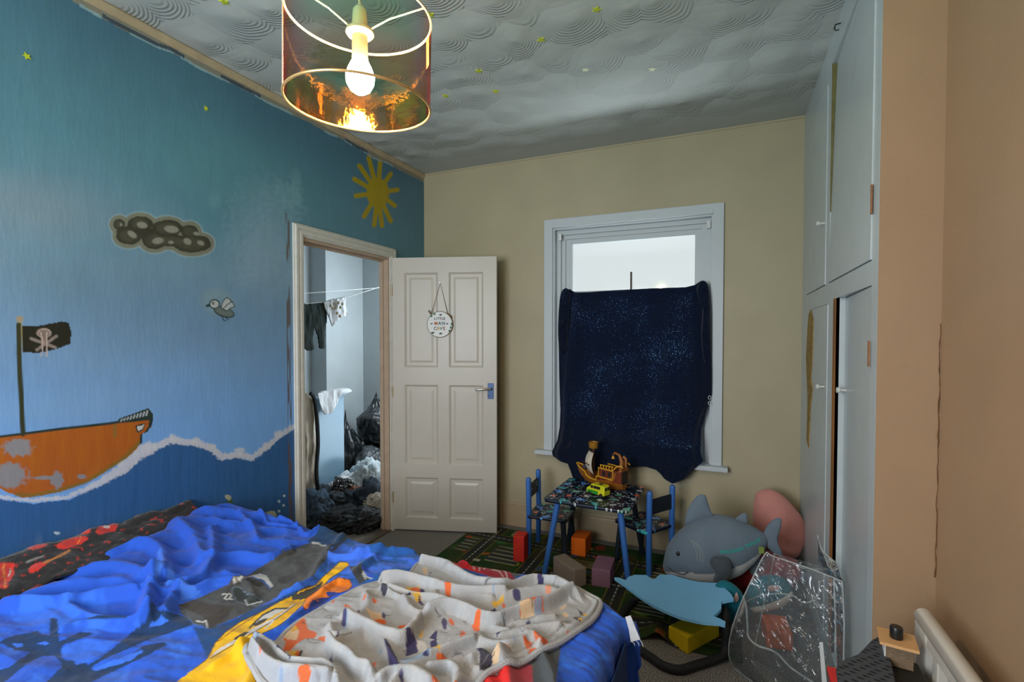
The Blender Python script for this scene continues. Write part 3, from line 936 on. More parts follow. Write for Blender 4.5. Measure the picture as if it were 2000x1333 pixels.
for pts, th in (([(1092, 600), (1096, 572), (1106, 563), (1114, 574), (1112, 600), (1110, 640), (1106, 680), (1094, 690), (1090, 650)], 0.022), ([(1361, 566), (1366, 552), (1376, 549), (1384, 562), (1388, 600), (1389, 660), (1388, 705), (1376, 708), (1370, 660), (1372, 600), (1366, 585)], 0.026)):
    mb = MB(); puff(mb, [at(x, y, YB - 0.05) for x, y in pts], th, noise=0.8, rings=9)
    mb.build('bunched_corner', navy, cur, smooth=True)
mb = MB(); puff(mb, [at(x, y, YB - 0.075) for x, y in [(1083, 872), (1092, 862), (1108, 866), (1118, 880), (1112, 898), (1096, 900), (1086, 893)]], 0.028, noise=0.8)
mb.build('bunched_corner', navy, cur, smooth=True)
for zx, zy in ((1386, 777), (1386, 788)):
    c0 = at(zx, zy, YB - 0.05)
    MB().tube([(c0[0] + 0.008 * math.cos(a), c0[1], c0[2] + 0.011 * math.sin(a)) for a in np.linspace(0, 2 * math.pi, 13)[:-1]], 0.0018, 6, closed=True).build('curtain_ring', M('white_ring', (210, 214, 216), 0.4), cur, smooth=True)

# ------------------------------------------------------------------ built-in cupboard on the right
cup_paint = M('cupboard_white_gloss', (184, 194, 196), 0.3, bump=(22, 0.25, 0.004), var=(10, 0.04))
bare = M('bare_brown_wood', (150, 96, 36), 0.7, bump=(40, 0.4), var=(14, 0.3), stretch=(1, 1, 0.2))
cup = empty('built_in_cupboard', (XC + 0.2, 2.6, 0), 'tall white painted built-in cupboard filling the recess right of the window', 'cupboard')
# openings: near column Y 1.85..2.37/2.53, far column 2.65..3.22
D_up_near = (1.852, 2.560, 1.648, 2.60)
D_up_far = (2.640, 3.225, 1.648, 2.55)
D_lo_near = (1.850, 2.392, 0.10, 1.572)
D_lo_far = (2.56, 3.10, 0.10, 1.560)
mb = MB()
T_ = 0.035
ybr = [YA, 1.850, 2.400, 2.56, 2.64, 3.10, 3.225, YB]


def frame_rects():
    # cells of the face frame that are solid
    ye = sorted(set([YA, YB, 1.85, 1.852, 2.392, 2.56, 2.64, 3.10, 3.225]))
    ze_ = sorted(set([0, 0.10, 1.56, 1.572, 1.648, 2.55, 2.60, CEIL]))
    for i in range(len(ye) - 1):
        for j in range(len(ze_) - 1):
            yc, zc = (ye[i] + ye[i + 1]) / 2, (ze_[j] + ze_[j + 1]) / 2
            if any(a < yc < b and c < zc < d for a, b, c, d in (D_up_near, D_up_far, D_lo_near, D_lo_far)): continue
            yield ye[i], ye[i + 1], ze_[j], ze_[j + 1]


for a, b, c, d in frame_rects():
    mb.box((XC, a, c), (XC + T_, b, d))
mb.build('face_frame', cup_paint, cup)
MB().box((XC + 0.5, YA + 0.06, 0), (XC + 0.52, YB, CEIL)).box((XC + T_, YA + 0.06, 1.58), (XC + 0.5, YB, 1.60)).build('carcass', M('cupboard_inside', (90, 70, 50), 0.9), cup)
hnd = M('white_knob', (206, 208, 200), 0.35, bump=(10, 0.02))


def cup_door(r, name, xo=0.003, rot=0.0, knob=None, gap=0.003, twist=0.0):
    a, b, c, d = r
    Mx = Matrix.Translation((XC - xo, a, 0)) @ Matrix.Rotation(rot, 4, 'Z')
    m_ = MB()
    n = 12
    V = []
    w = b - a - 2 * gap
    for i in range(n + 1):
        z = c + gap + (d - c - 2 * gap) * i / n
        for (x, y) in ((0, gap), (0, gap + w), (0.02, gap + w), (0.02, gap)):
            tw = -twist * (z - c) / (d - c) * (y / w) if twist else 0
            V.append(Mx @ Vector((x + tw, y, z)))
    F = [(0, 1, 2, 3), tuple(n * 4 + k for k in (3, 2, 1, 0))]
    for i in range(n):
        for k in range(4): F.append((i * 4 + k, i * 4 + (k + 1) % 4, i * 4 + 4 + (k + 1) % 4, i * 4 + 4 + k))
    m_.add(V, F)
    do = m_.build(name, cup_paint, cup, bevel=0.0015)
    if knob:
        yk, zk = knob
        tw = -twist * (zk - c) / (d - c) * ((yk - a) / w) if twist else 0
        p = Mx @ Vector((tw, yk - a, zk)); q_ = Mx @ Vector((tw - 0.034, yk - a, zk))
        dd = (q_ - p)
        MB().tube([p, p + dd * 0.6, p + dd * 0.62, p + dd * 0.95, q_], [0.005, 0.005, 0.011, 0.012, 0.006], 12).build('knob', hnd, do, smooth=True)
    return do


cup_door(D_up_near, 'cupboard_door', xo=0.004, rot=0.0, twist=-0.022)
cup_door(D_up_far, 'cupboard_door', xo=0.003, knob=(2.672, 1.935))
cup_door(D_lo_near, 'cupboard_door', xo=-0.002, rot=-0.055, knob=(2.34, 1.20))
cup_door(D_lo_far, 'cupboard_door', xo=0.003, knob=(2.648 - 0.03, 1.188))
mb = MB().box((XC - 0.001, 2.392, 0.10), (XC + 0.012, 2.450, 1.572))
mb.build('bare_wood_edge', bare, cup)
MB().add([(XC - 0.0005, 2.5595, 1.96), (XC + 0.034, 2.5595, 1.96), (XC + 0.034, 2.5595, 2.6), (XC - 0.0005, 2.5595, 2.6), (XC - 0.0005, 2.5605, 1.96), (XC + 0.034, 2.5605, 1.96), (XC + 0.034, 2.5605, 2.6), (XC - 0.0005, 2.5605, 2.6)],
         [(0, 1, 2, 3), (7, 6, 5, 4), (0, 4, 5, 1), (1, 5, 6, 2), (2, 6, 7, 3), (3, 7, 4, 0)]).build('bare_olive_edge', M('olive_wood_edge', (104, 98, 54), 0.7, var=(20, 0.2)), cup)
mb = MB()
for (y0, y1, z0, z1) in ((1.842, 1.856, 1.79, 1.88), (1.842, 1.858, 1.32, 1.40)): mb.box((XC - 0.0065, y0, z0), (XC - 0.004, y1, z1))
mb.build_each('hinge_scar', M('bare_brown_patch', (158, 104, 66), 0.7, var=(60, 0.2)), cup)
pe = [(1583, 605), (1588, 625), (1586, 700), (1583, 740), (1586, 760), (1582, 800), (1579, 876), (1575, 860), (1577, 780), (1574, 700), (1577, 640), (1579, 615)]
mb = MB()
VV = [atx(x, y, XC - 0.0065) for x, y in pe]
mb.add([tuple(v) for v in VV] + [(v[0] + 0.004, v[1], v[2]) for v in VV], [tuple(range(12)), tuple(range(12, 24))[::-1]] + [(k, (k + 1) % 12, 12 + (k + 1) % 12, 12 + k) for k in range(12)])
mb.build('peeled_patch', M('peeled_yellow_brown', (150, 120, 56), 0.7, var=(30, 0.4)), cup)
p = Vector(atx(1642, 52, XC))
MB().tube([p + Vector((0, 0, 0.014)), p + Vector((-0.018, 0, 0.012)), p + Vector((-0.022, 0, -0.002)), p + Vector((-0.016, 0, -0.012)), p + Vector((-0.006, 0, -0.01))], 0.0028, 8).build('hook', M('dark_hook', (50, 50, 48), 0.4, 0.8), cup, smooth=True)

# ------------------------------------------------------------------ pendant lamp with iridescent drum shade
LC = np.array([-0.729, 0.859, 1.909]); TX, TY, SR, SH = -0.0374, 0.0208, 0.15, 0.182
u_ = np.array([1, 0, TX]); u_ /= np.linalg.norm(u_)
w_ = np.array([0, 1, TY]); w_ = w_ - u_ * (u_ @ w_); w_ /= np.linalg.norm(w_)
n_ = np.cross(u_, w_)
LM = Matrix(((u_[0], w_[0], n_[0], LC[0]), (u_[1], w_[1], n_[1], LC[1]), (u_[2], w_[2], n_[2], LC[2]), (0, 0, 0, 1)))
topc = LM @ Vector((0, 0, SH))
lamp = empty('pendant_lamp', (topc.x, topc.y, CEIL), 'pendant lamp with a clear iridescent drum shade and glowing bulb on the ceiling', 'lamp')
film = bpy.data.materials.new('iridescent_film'); film.use_nodes = True
nt = film.node_tree; nt.nodes.clear()
out = nt.nodes.new('ShaderNodeOutputMaterial')
lw = nt.nodes.new('ShaderNodeLayerWeight'); lw.inputs['Blend'].default_value = 0.5
r1 = nt.nodes.new('ShaderNodeValToRGB')
for e, p_, c_ in zip((0, 1), (0.0, 1.0), ((196, 232, 230), (250, 170, 140))):
    r1.color_ramp.elements[e].position = p_; r1.color_ramp.elements[e].color = lin4(c_)
for p_, c_ in ((0.30, (200, 226, 236)), (0.52, (222, 204, 236)), (0.70, (250, 184, 196))):
    e = r1.color_ramp.elements.new(p_); e.color = lin4(c_)
r2 = nt.nodes.new('ShaderNodeValToRGB')
r2.color_ramp.elements[0].color = lin4((255, 170, 40)); r2.color_ramp.elements[1].color = lin4((255, 140, 120))
for p_, c_ in ((0.4, (255, 190, 60)), (0.65, (150, 230, 120)), (0.8, (255, 120, 130))):
    e = r2.color_ramp.elements.new(p_); e.color = lin4(c_)
nt.links.new(lw.outputs['Facing'], r1.inputs[0]); nt.links.new(lw.outputs['Facing'], r2.inputs[0])
geo = nt.nodes.new('ShaderNodeNewGeometry')
gc = nt.nodes.new('ShaderNodeMix'); gc.data_type = 'RGBA'
gc.inputs[6].default_value = lin4((226, 196, 214)); nt.links.new(geo.outputs['Backfacing'], gc.inputs[0]); nt.links.new(r2.outputs[0], gc.inputs[7])
# upper part of the film passes greener light, lower part warmer
tco = nt.nodes.new('ShaderNodeTexCoord'); sx = nt.nodes.new('ShaderNodeSeparateXYZ'); nt.links.new(tco.outputs['Generated'], sx.inputs[0])
r3 = nt.nodes.new('ShaderNodeValToRGB')
r3.color_ramp.elements[0].position = 0.30; r3.color_ramp.elements[0].color = lin4((255, 226, 200))
r3.color_ramp.elements[1].position = 0.52; r3.color_ramp.elements[1].color = lin4((206, 238, 208))
nt.links.new(sx.outputs['Z'], r3.inputs[0])
mm = nt.nodes.new('ShaderNodeMix'); mm.data_type = 'RGBA'; mm.blend_type = 'MULTIPLY'; mm.inputs[0].default_value = 1.0
nt.links.new(r1.outputs[0], mm.inputs[6]); nt.links.new(r3.outputs[0], mm.inputs[7])
tr = nt.nodes.new('ShaderNodeBsdfTransparent'); nt.links.new(mm.outputs[2], tr.inputs[0])
gg = nt.nodes.new('ShaderNodeBsdfGlossy'); gg.inputs['Roughness'].default_value = 0.06; nt.links.new(gc.outputs[2], gg.inputs[0])
nn = nt.nodes.new('ShaderNodeTexNoise'); nn.inputs['Scale'].default_value = 35; nn.inputs['Detail'].default_value = 4
nt.links.new(tco.outputs['Object'], nn.inputs['Vector'])
bp = nt.nodes.new('ShaderNodeBump'); bp.inputs['Strength'].default_value = 0.3; bp.inputs['Distance'].default_value = 0.004
nt.links.new(nn.outputs['Fac'], bp.inputs['Height']); nt.links.new(bp.outputs[0], gg.inputs['Normal'])
dd_ = nt.nodes.new('ShaderNodeBsdfTranslucent'); dd_.inputs[0].default_value = lin4((236, 190, 190))
mr = nt.nodes.new('ShaderNodeMapRange'); mr.inputs['From Max'].default_value = 1; mr.inputs['To Min'].default_value = 0.13; mr.inputs['To Max'].default_value = 0.4
nt.links.new(lw.outputs['Fresnel'], mr.inputs['Value'])
hr = nt.nodes.new('ShaderNodeMapRange'); hr.inputs['From Min'].default_value = 0.40; hr.inputs['From Max'].default_value = 0.62; hr.inputs['To Min'].default_value = 1.7; hr.inputs['To Max'].default_value = 0.25
nt.links.new(sx.outputs['Z'], hr.inputs['Value'])
hm_ = nt.nodes.new('ShaderNodeMath'); hm_.operation = 'MULTIPLY'; nt.links.new(mr.outputs[0], hm_.inputs[0])
ff = nt.nodes.new('ShaderNodeMapRange'); ff.inputs['To Min'].default_value = 0.4; ff.inputs['To Max'].default_value = 1.0; nt.links.new(geo.outputs['Backfacing'], ff.inputs['Value'])
hq = nt.nodes.new('ShaderNodeMath'); hq.operation = 'MULTIPLY'; nt.links.new(hr.outputs[0], hq.inputs[0]); nt.links.new(ff.outputs[0], hq.inputs[1]); nt.links.new(hq.outputs[0], hm_.inputs[1])
ms = nt.nodes.new('ShaderNodeMixShader'); nt.links.new(hm_.outputs[0], ms.inputs[0]); nt.links.new(tr.outputs[0], ms.inputs[1]); nt.links.new(gg.outputs[0], ms.inputs[2])
ms2 = nt.nodes.new('ShaderNodeMixShader'); ms2.inputs[0].default_value = 0.0018; nt.links.new(ms.outputs[0], ms2.inputs[1]); nt.links.new(dd_.outputs[0], ms2.inputs[2])
nt.links.new(ms2.outputs[0], out.inputs[0])
N = 96
V, F = [], []
for z in np.linspace(0, SH, 7):
    for k in range(N):
        a = 2 * math.pi * k / N
        V.append(LM @ Vector((SR * math.cos(a), SR * math.sin(a), z)))
for i in range(6):
    for k in range(N): F.append((i * N + k, i * N + (k + 1) % N, (i + 1) * N + (k + 1) % N, (i + 1) * N + k))
shade = MB().add(V, F).build('lamp_shade', film, lamp, smooth=True, fix=False)
gold = M('gold_rim', (214, 176, 110), 0.3, 0.5, bump=(10, 0.02))
ringp = lambda r, z, n=96: [LM @ Vector((r * math.cos(a), r * math.sin(a), z)) for a in np.linspace(0, 2 * math.pi, n + 1)[:-1]]
MB().tube(ringp(SR, 0), 0.0026, 8, closed=True).build('lower_rim', gold, lamp, smooth=True)
whitew = M('white_wire', (226, 216, 206), 0.4, bump=(10, 0.02))
MB().tube(ringp(SR - 0.001, SH), 0.0028, 8, closed=True).build('upper_rim', whitew, lamp, smooth=True)
mb = MB()
for a in (0.15, 2.3, 4.35):
    mb.tube([LM @ Vector((SR * math.cos(a), SR * math.sin(a), SH)), LM @ Vector((0.07 * math.cos(a), 0.07 * math.sin(a), SH - 0.012)), LM @ Vector((0.024 * math.cos(a), 0.024 * math.sin(a), SH - 0.028))], 0.0018, 8)
mb.tube(ringp(0.024, SH - 0.028, 24), 0.0022, 8, closed=True)
mb.build('shade_fitting', whitew, lamp, smooth=True)
hub = LM @ Vector((0, 0, SH - 0.03))
mb = MB()
mb.lathe([(0.0, 0.055), (0.008, 0.053), (0.014, 0.045), (0.016, 0.02), (0.016, 0.004), (0.028, 0.002), (0.029, -0.004), (0.026, -0.008), (0.016, -0.010), (0.0165, -0.055), (0.0, -0.056)], tuple(hub), 24)
mb.build('lamp_holder', M('white_holder', (224, 214, 200), 0.4, bump=(10, 0.02)), lamp, smooth=True)
MB().tube([(topc.x, topc.y, CEIL - 0.02), (hub.x, hub.y, hub.z + 0.05)], 0.0028, 8).build('cord', M('white_flex', (220, 200, 176), 0.5, bump=(10, 0.02)), lamp, smooth=True)
MB().lathe([(0.0, -0.028), (0.012, -0.028), (0.03, -0.018), (0.036, -0.004), (0.036, 0)], (topc.x, topc.y, CEIL), 24).build('ceiling_rose', M('rose_plastic', (215, 214, 208), 0.4, bump=(10, 0.02)), lamp, smooth=True)
bm_ = bpy.data.materials.new('glowing_bulb'); bm_.use_nodes = True
nt = bm_.node_tree; nt.nodes.clear()
o_ = nt.nodes.new('ShaderNodeOutputMaterial'); em = nt.nodes.new('ShaderNodeEmission'); nt.links.new(em.outputs[0], o_.inputs[0])
em.inputs[0].default_value = (1.0, 0.70, 0.42, 1); em.inputs[1].default_value = BULB_WATTS / (math.pi * 4 * math.pi * 0.03 ** 2)
MB().lathe([(0.0, 0.0), (0.013, -0.002), (0.015, -0.018), (0.024, -0.036), (0.030, -0.052), (0.0285, -0.068), (0.021, -0.082), (0.010, -0.0895), (0.0, -0.091)], (hub.x, hub.y, hub.z - 0.040), 28).build('light_bulb', bm_, lamp, smooth=True)
tape = M('tan_tape', (176, 124, 84), 0.6, var=(30, 0.1))
mb = MB()
p = [LM @ Vector((SR * 0.985 * math.cos(a), SR * 0.985 * math.sin(a), z)) for a, z in ((0.78, SH - 0.004), (0.93, SH - 0.004), (0.90, SH - 0.07), (0.75, SH - 0.07))]
mb.add(p, [(0, 1, 2, 3)]); mb.build('tape_strip', tape, lamp, fix=False)
MB().tube([LM @ Vector((SR * math.cos(3.9), SR * math.sin(3.9), 0.001)), LM @ Vector((SR * math.cos(3.9), SR * math.sin(3.9), SH))], 0.0012, 6).build('shade_seam', whitew, lamp)

# glow stars
starm = M('glow_star_plastic', (196, 204, 40), 0.5, bump=(10, 0.05))
starw = M('pale_star_plastic', (230, 232, 200), 0.5, bump=(10, 0.05))


def star(center, ax1, ax2, nrm_, r, mat, label):
    V = []
    rot = random.random() * 2
    for off in (0.0003, 0.003):
        for k in range(10):
            a = k * math.pi / 5 + rot; rr = r if k % 2 == 0 else r * 0.45
            V.append(Vector(center) + Vector(ax1) * rr * math.cos(a) + Vector(ax2) * rr * math.sin(a) + Vector(nrm_) * off)
    o = MB().add(V, [tuple(range(10)), tuple(range(10, 20))[::-1]] + [(k, (k + 1) % 10, 10 + (k + 1) % 10, 10 + k) for k in range(10)]).build('star_sticker', mat)
    tag(o, label, 'sticker', 'glow star stickers')


for (x, y, lb) in ((52, 110, 'small green star sticker high on the blue wall at the far left'), (402, 212, 'small green star sticker on the blue wall above the painted cloud')):
    star(atx(x, y, XL), (0, 1, 0), (0, 0, 1), (1, 0, 0), 0.013, starm, lb)
for (x, y, w, lb) in ((438, 3, 0, 'yellow star sticker on the ceiling left of the lamp by the picture top'), (840, 28, 0, 'yellow star sticker on the ceiling just right of the lamp shade'), (935, 138, 0, 'yellow star sticker on the ceiling right of the shade, above two smaller stars'),
                      (968, 178, 0, 'small yellow star sticker on the ceiling below its neighbour, right of the lamp'), (870, 187, 0, 'small yellow star sticker on the ceiling closest to the lower rim of the lamp'), (1165, 18, 0, 'yellow star sticker on the ceiling near the top of the picture, right of centre'),
                      (1057, 77, 0, 'yellow star sticker on the ceiling midway between lamp and white stars'), (1144, 136, 1, 'pale star sticker on the ceiling, the left of the only two whitish ones'), (1274, 135, 1, 'pale star sticker on the ceiling, the right of the only two whitish ones')):
    star(atz(x, y, CEIL), (1, 0, 0), (0, 1, 0), (0, 0, -1), 0.020, starw if w else starm, lb)

# ------------------------------------------------------------------ play mat
RX0, RX1, RY0, RY1 = -1.70, 0.075, 2.33, 3.30
gx, gy = np.meshgrid(np.linspace(RX0, RX1, 420), np.linspace(RY0, RY1, 240), indexing='ij')
u, v = (gx - RX0), (gy - RY0)
g = fbm(gx * 14, gy * 14, 3, 2)[..., None]
C = lin((30, 66, 28)) * (0.6 + 0.6 * g)
pt = Painter(u * 100, v * 100, C)
for _ in range(70):
    pt.ell(random.uniform(0, 178), random.uniform(0, 97), random.uniform(1.5, 6), random.uniform(1.5, 5), random.choice([(96, 130, 30), (150, 150, 30), (30, 120, 60), (20, 60, 40), (40, 80, 130), (170, 90, 40), (120, 40, 30)]), random.uniform(0, 180), 0.85, 0.2, 0.3)
roads = [[(0, 30), (60, 30), (75, 45), (178, 45)], [(20, 0), (20, 97)], [(60, 30), (60, 97)], [(0, 80), (178, 74)], [(115, 0), (115, 80)], [(150, 0), (150, 97)], [(75, 45), (100, 12), (178, 14)], [(0, 10), (60, 8), (100, 12)]]
for r in roads: pt.line(r, 10.6, (120, 112, 30)); pt.line(r, 9.4, (40, 44, 42))
for r in roads:
    for i in range(len(r) - 1):
        a_, b_ = np.array(r[i], float), np.array(r[i + 1], float)
        L = np.linalg.norm(b_ - a_)
        for k in range(int(L / 4)): pt.line([a_ + (b_ - a_) * (k * 4 / L), a_ + (b_ - a_) * ((k * 4 + 2) / L)], 0.6, (190, 190, 176))
for (a_, b_, w_q, h_q) in ((30, 45, 22, 22), (128, 55, 16, 14), (82, 60, 20, 8), (30, 88, 14, 7), (4, 52, 10, 20), (125, 22, 18, 14)):
    pt.poly([(a_, b_), (a_ + w_q, b_), (a_ + w_q, b_ + h_q), (a_, b_ + h_q)], (54, 58, 58))
    for k in range(5): pt.line([(a_ + 1, b_ + h_q * k / 4), (a_ + w_q - 1, b_ + h_q * k / 4)], 0.7, (196, 190, 130))
for _ in range(34):
    x, y, s = random.uniform(2, 174), random.uniform(2, 94), random.uniform(1.5, 3.5)
    pt.poly([(x, y), (x + s * 1.5, y), (x + s * 1.5, y + s), (x, y + s)], random.choice([(176, 66, 34), (190, 150, 60), (40, 90, 160), (180, 170, 150), (60, 30, 26)]))
zz = 0.006 + 0.004 * fbm(gx * 3, gy * 3, 2, 5)
zz += 0.05 * np.exp(-((gx + 0.28 + (gy - RY0) * 0.2) / 0.05) ** 2) * np.exp(-((gy - RY0) / 0.13) ** 2)
pt.mixin(np.clip((fbm(u * 7, v * 7, 3, 23) - 0.38) * 3, 0, 1), (66, 62, 22), 0.55)
mat_m = M('printed_play_mat', rough=0.8, attr='Col', bump=(300, 0.3, 0.002), spec=0.2)
rug = grid_mesh('play_mat', np.stack([gx, gy, zz], -1), colors=pt.C, mat=mat_m, thick=0.005)
tag(rug, 'green road-map play mat lying on the carpet under the little table', 'rug')

# ------------------------------------------------------------------ children's table and chairs
blue_p = M('blue_painted_wood', (52, 104, 176), 0.4, bump=(20, 0.1), var=(8, 0.05))
dark_p = M('navy_and_shaded_wood', (20, 34, 46), 0.5, bump=(20, 0.1), var=(8, 0.1))  # navy of the backrests; on back table legs it paints in their shade
dino = M('dinosaur_print_top', rough=0.4, attr='Col', bump=(100, 0.03), spec=0.4)


def dino_print(co):
    x, y = co[:, 0] * 68, co[:, 1] * 68
    C = np.ones((len(co), 3)) * lin((16, 28, 50))
    pt = Painter(x, y, C)
    r = random.Random(5)
    x0, x1, y0, y1 = x.min(), x.max(), y.min(), y.max()
    S = 6.2
    i = 0
    for gx_ in np.arange(x0 + 2.2, x1, S):
        i += 1
        for gy_ in np.arange(y0 + 2.2 + (i % 2) * 3, y1, S):
            k = r.choice('DDDDPESB')
            cx_, cy_ = gx_ + r.uniform(-.6, .6), gy_ + r.uniform(-.6, .6)
            col = r.choice([(84, 150, 240), (60, 176, 186), (124, 196, 170), (110, 180, 250)])
            an = r.uniform(0, 360)
            if k == 'D':
                pt.ell(cx_, cy_, 1.9, 1.1, col, an); c_, s_ = math.cos(math.radians(an)), math.sin(math.radians(an))
                pt.line([(cx_ + 1.2 * c_, cy_ + 1.2 * s_), (cx_ + 2.4 * c_ - .6 * s_, cy_ + 2.4 * s_ + .6 * c_)], 0.8, col, 1, .2)
                pt.line([(cx_ - 1.2 * c_, cy_ - 1.2 * s_), (cx_ - 3 * c_ - .5 * s_, cy_ - 3 * s_ + .5 * c_)], 0.5, col, 1, .2)
                pt.line([(cx_ + .6 * c_, cy_ + .6 * s_), (cx_ + .9 * c_ + 1.6 * s_, cy_ + .9 * s_ - 1.6 * c_)], 0.5, col, 1, .2)
                pt.line([(cx_ - .6 * c_, cy_ - .6 * s_), (cx_ - .6 * c_ + 1.6 * s_, cy_ - .6 * s_ - 1.6 * c_)], 0.5, col, 1, .2)
            elif k == 'P': pt.ell(cx_, cy_, 1.3, 0.9, (236, 110, 80), an)
            elif k == 'E':
                pt.ell(cx_, cy_, 1.5, 1.0, (206, 214, 214), an)
                for q_ in (-.6, 0, .6): pt.line([(cx_ + q_, cy_ - .6), (cx_ + q_, cy_ + .6)], .2, (40, 50, 60), 1, .15)
            elif k == 'S': pt.ell(cx_, cy_, 1.6, 1.1, (60, 150, 130), an, 1, .3, .8)
            else: pt.line([(cx_ - 1, cy_ - .6), (cx_ + 1, cy_ + .6)], .35, (150, 176, 190), 1, .2)
    for _ in range(int((x1 - x0) * (y1 - y0) / 3.2)):
        pt.ell(r.uniform(x0, x1), r.uniform(y0, y1), .30, .30, (220, 230, 230), 0, .9, .4)
    return pt.C


def round_slab(cx_, cy_, sx, sy, z0, z1, rz, rad, name, parent, res=0.004):
    """rounded rectangular board with a fine painted top"""
    hx, hy = sx / 2, sy / 2
    nx, ny = int(sx / res), int(sy / res)
    a, b = np.meshgrid(np.linspace(-1, 1, nx), np.linspace(-1, 1, ny), indexing='ij')
    X_, Y_ = a * hx, b * hy
    # round the corners by pulling the border in
    ex, ey = np.clip(np.abs(X_) - (hx - rad), 0, None), np.clip(np.abs(Y_) - (hy - rad), 0, None)
    m_ = np.maximum(ex, ey); hyp = np.hypot(ex, ey) + 1e-9
    f_ = np.where((ex > 0) & (ey > 0), m_ / hyp, 1)
    X_ = np.sign(X_) * (np.minimum(np.abs(X_), hx - rad) + ex * f_); Y_ = np.sign(Y_) * (np.minimum(np.abs(Y_), hy - rad) + ey * f_)
    c_, s_ = math.cos(rz), math.sin(rz)
    P_ = np.stack([cx_ + X_ * c_ - Y_ * s_, cy_ + X_ * s_ + Y_ * c_, np.full_like(X_, z1)], -1)
    loc = np.stack([X_, Y_, X_ * 0], -1).reshape(-1, 3)
    C = dino_print(loc).reshape(X_.shape + (3,))
    return grid_mesh(name, P_, colors=C, mat=dino, parent=parent, smooth=False, thick=z1 - z0)


tb = empty('play_table', (-0.735, 3.01, 0), 'low square play table with a navy dinosaur-print top and blue front legs', 'table')
round_slab(-0.735, 3.005, 0.505, 0.50, 0.434, 0.452, math.radians(-2), 0.03, 'table_top', tb)
for sx, sy in ((-1, -1), (1, -1), (-1, 1), (1, 1)):
    x0, y0 = -0.735 + sx * 0.185, 3.005 + sy * 0.185
    MB().tube([(x0, y0, 0.434), (x0 + sx * 0.065, y0 + sy * 0.06, 0.002)], [0.018, 0.016], 16).build('leg', blue_p if sy < 0 else dark_p, tb, smooth=True)  # back legs darkened to carry their shade


def play_chair(cx_, cy_, rz, label, front_blue):
    """back on local -x side; seat faces +x"""
    t = empty('play_chair', (cx_, cy_, 0), label, 'chair', 'little chairs at the play table', rz=rz)
    Mx = Matrix.Translation((cx_, cy_, 0)) @ Matrix.Rotation(rz, 4, 'Z')
    round_slab(cx_, cy_, 0.265, 0.265, 0.252, 0.268, rz, 0.025, 'seat', t)
    for s in (-1, 1):
        MB().tube([Mx @ Vector((-0.128, s * 0.108, 0.001)), Mx @ Vector((-0.124, s * 0.106, 0.25)), Mx @ Vector((-0.128, s * 0.106, 0.49)), Mx @ Vector((-0.128, s * 0.106, 0.502)), Mx @ Vector((-0.128, s * 0.106, 0.508))], [0.017, 0.0175, 0.0175, 0.016, 0.010], 16).build('back_post', blue_p, t, smooth=True)
        MB().tube([Mx @ Vector((0.10, s * 0.10, 0.252)), Mx @ Vector((0.122, s * 0.118, 0.001))], [0.018, 0.015], 16).build('leg', blue_p if front_blue and s < 0 else dark_p, t, smooth=True)
    V = []
    mbk = MB().box((-0.134, -0.095, 0.365), (-0.122, 0.095, 0.455), Mx)
    bk = mbk.build('backrest', dark_p, t, bevel=0.003)
    mbq = MB()
    for k in range(9):
        y, z = random.uniform(-0.08, 0.08), random.uniform(0.378, 0.445)
        mbq.tube([Mx @ Vector((-0.1215, y, z)), Mx @ Vector((-0.1212, y + random.uniform(-.02, .02), z + random.uniform(-.012, .012)))], 0.002, 5)
    mbq.build_each('printed_mark', M('chair_print', (150, 176, 190), 0.5, var=(30, 0.1)), bk)
    return t


play_chair(-1.045, 3.075, math.radians(3), 'little navy and blue dinosaur-print chair on the left side of the play table', False)
play_chair(-0.462, 3.135, math.radians(148.5), 'little navy and blue dinosaur-print chair between the play table and plush shark', False)

# toy pirate ship on the table
SHS = 1.09
ship = empty('toy_pirate_ship', (-0.730, 3.13, 0.452), 'brown and yellow plastic toy pirate ship standing on the play table', 'toy', rz=math.radians(-16))
S4 = Matrix.Translation((-0.730, 3.13, 0.4525)) @ Matrix.Rotation(math.radians(-16), 4, 'Z') @ Matrix.Scale(SHS, 4)
hullm = M('toy_brown_plastic', (142, 84, 24), 0.4, bump=(60, 0.15), var=(12, 0.12))
trimm = M('toy_yellow_plastic', (214, 160, 36), 0.35, var=(20, 0.05))
cabm = M('toy_red_brown_plastic', (112, 46, 20), 0.4, var=(20, 0.15))
darkm = M('toy_dark_window', (26, 16, 12), 0.5, var=(20, 0.05))
sta = [(-0.165, 0.004, 0.115, 0.098), (-0.150, 0.016, 0.108, 0.065), (-0.12, 0.032, 0.095, 0.035), (-0.08, 0.046, 0.082, 0.012), (-0.03, 0.054, 0.058, 0.003), (0.02, 0.056, 0.056, 0.0), (0.07, 0.055, 0.062, 0.0), (0.12, 0.050, 0.118, 0.002), (0.150, 0.042, 0.135, 0.010)]
V, F = [], []
for (x, w, zt_, zb) in sta:
    for s, zz_ in ((-1, 1), (-0.98, 0.7), (-0.85, 0.35), (-0.45, 0.08), (0, 0), (0.45, 0.08), (0.85, 0.35), (0.98, 0.7), (1, 1)):
        V.append(S4 @ Vector((x, s * w, zb + (zt_ - zb) * zz_)))
for i in range(len(sta) - 1):
    for k in range(8): F.append((i * 9 + k, i * 9 + k + 1, (i + 1) * 9 + k + 1, (i + 1) * 9 + k))
    F.append((i * 9 + 8, i * 9, (i + 1) * 9, (i + 1) * 9 + 8))
F += [tuple(range(9))[::-1], tuple(8 * 9 + k for k in range(9))]
MB().add(V, F).build('hull', hullm, ship, smooth=True)
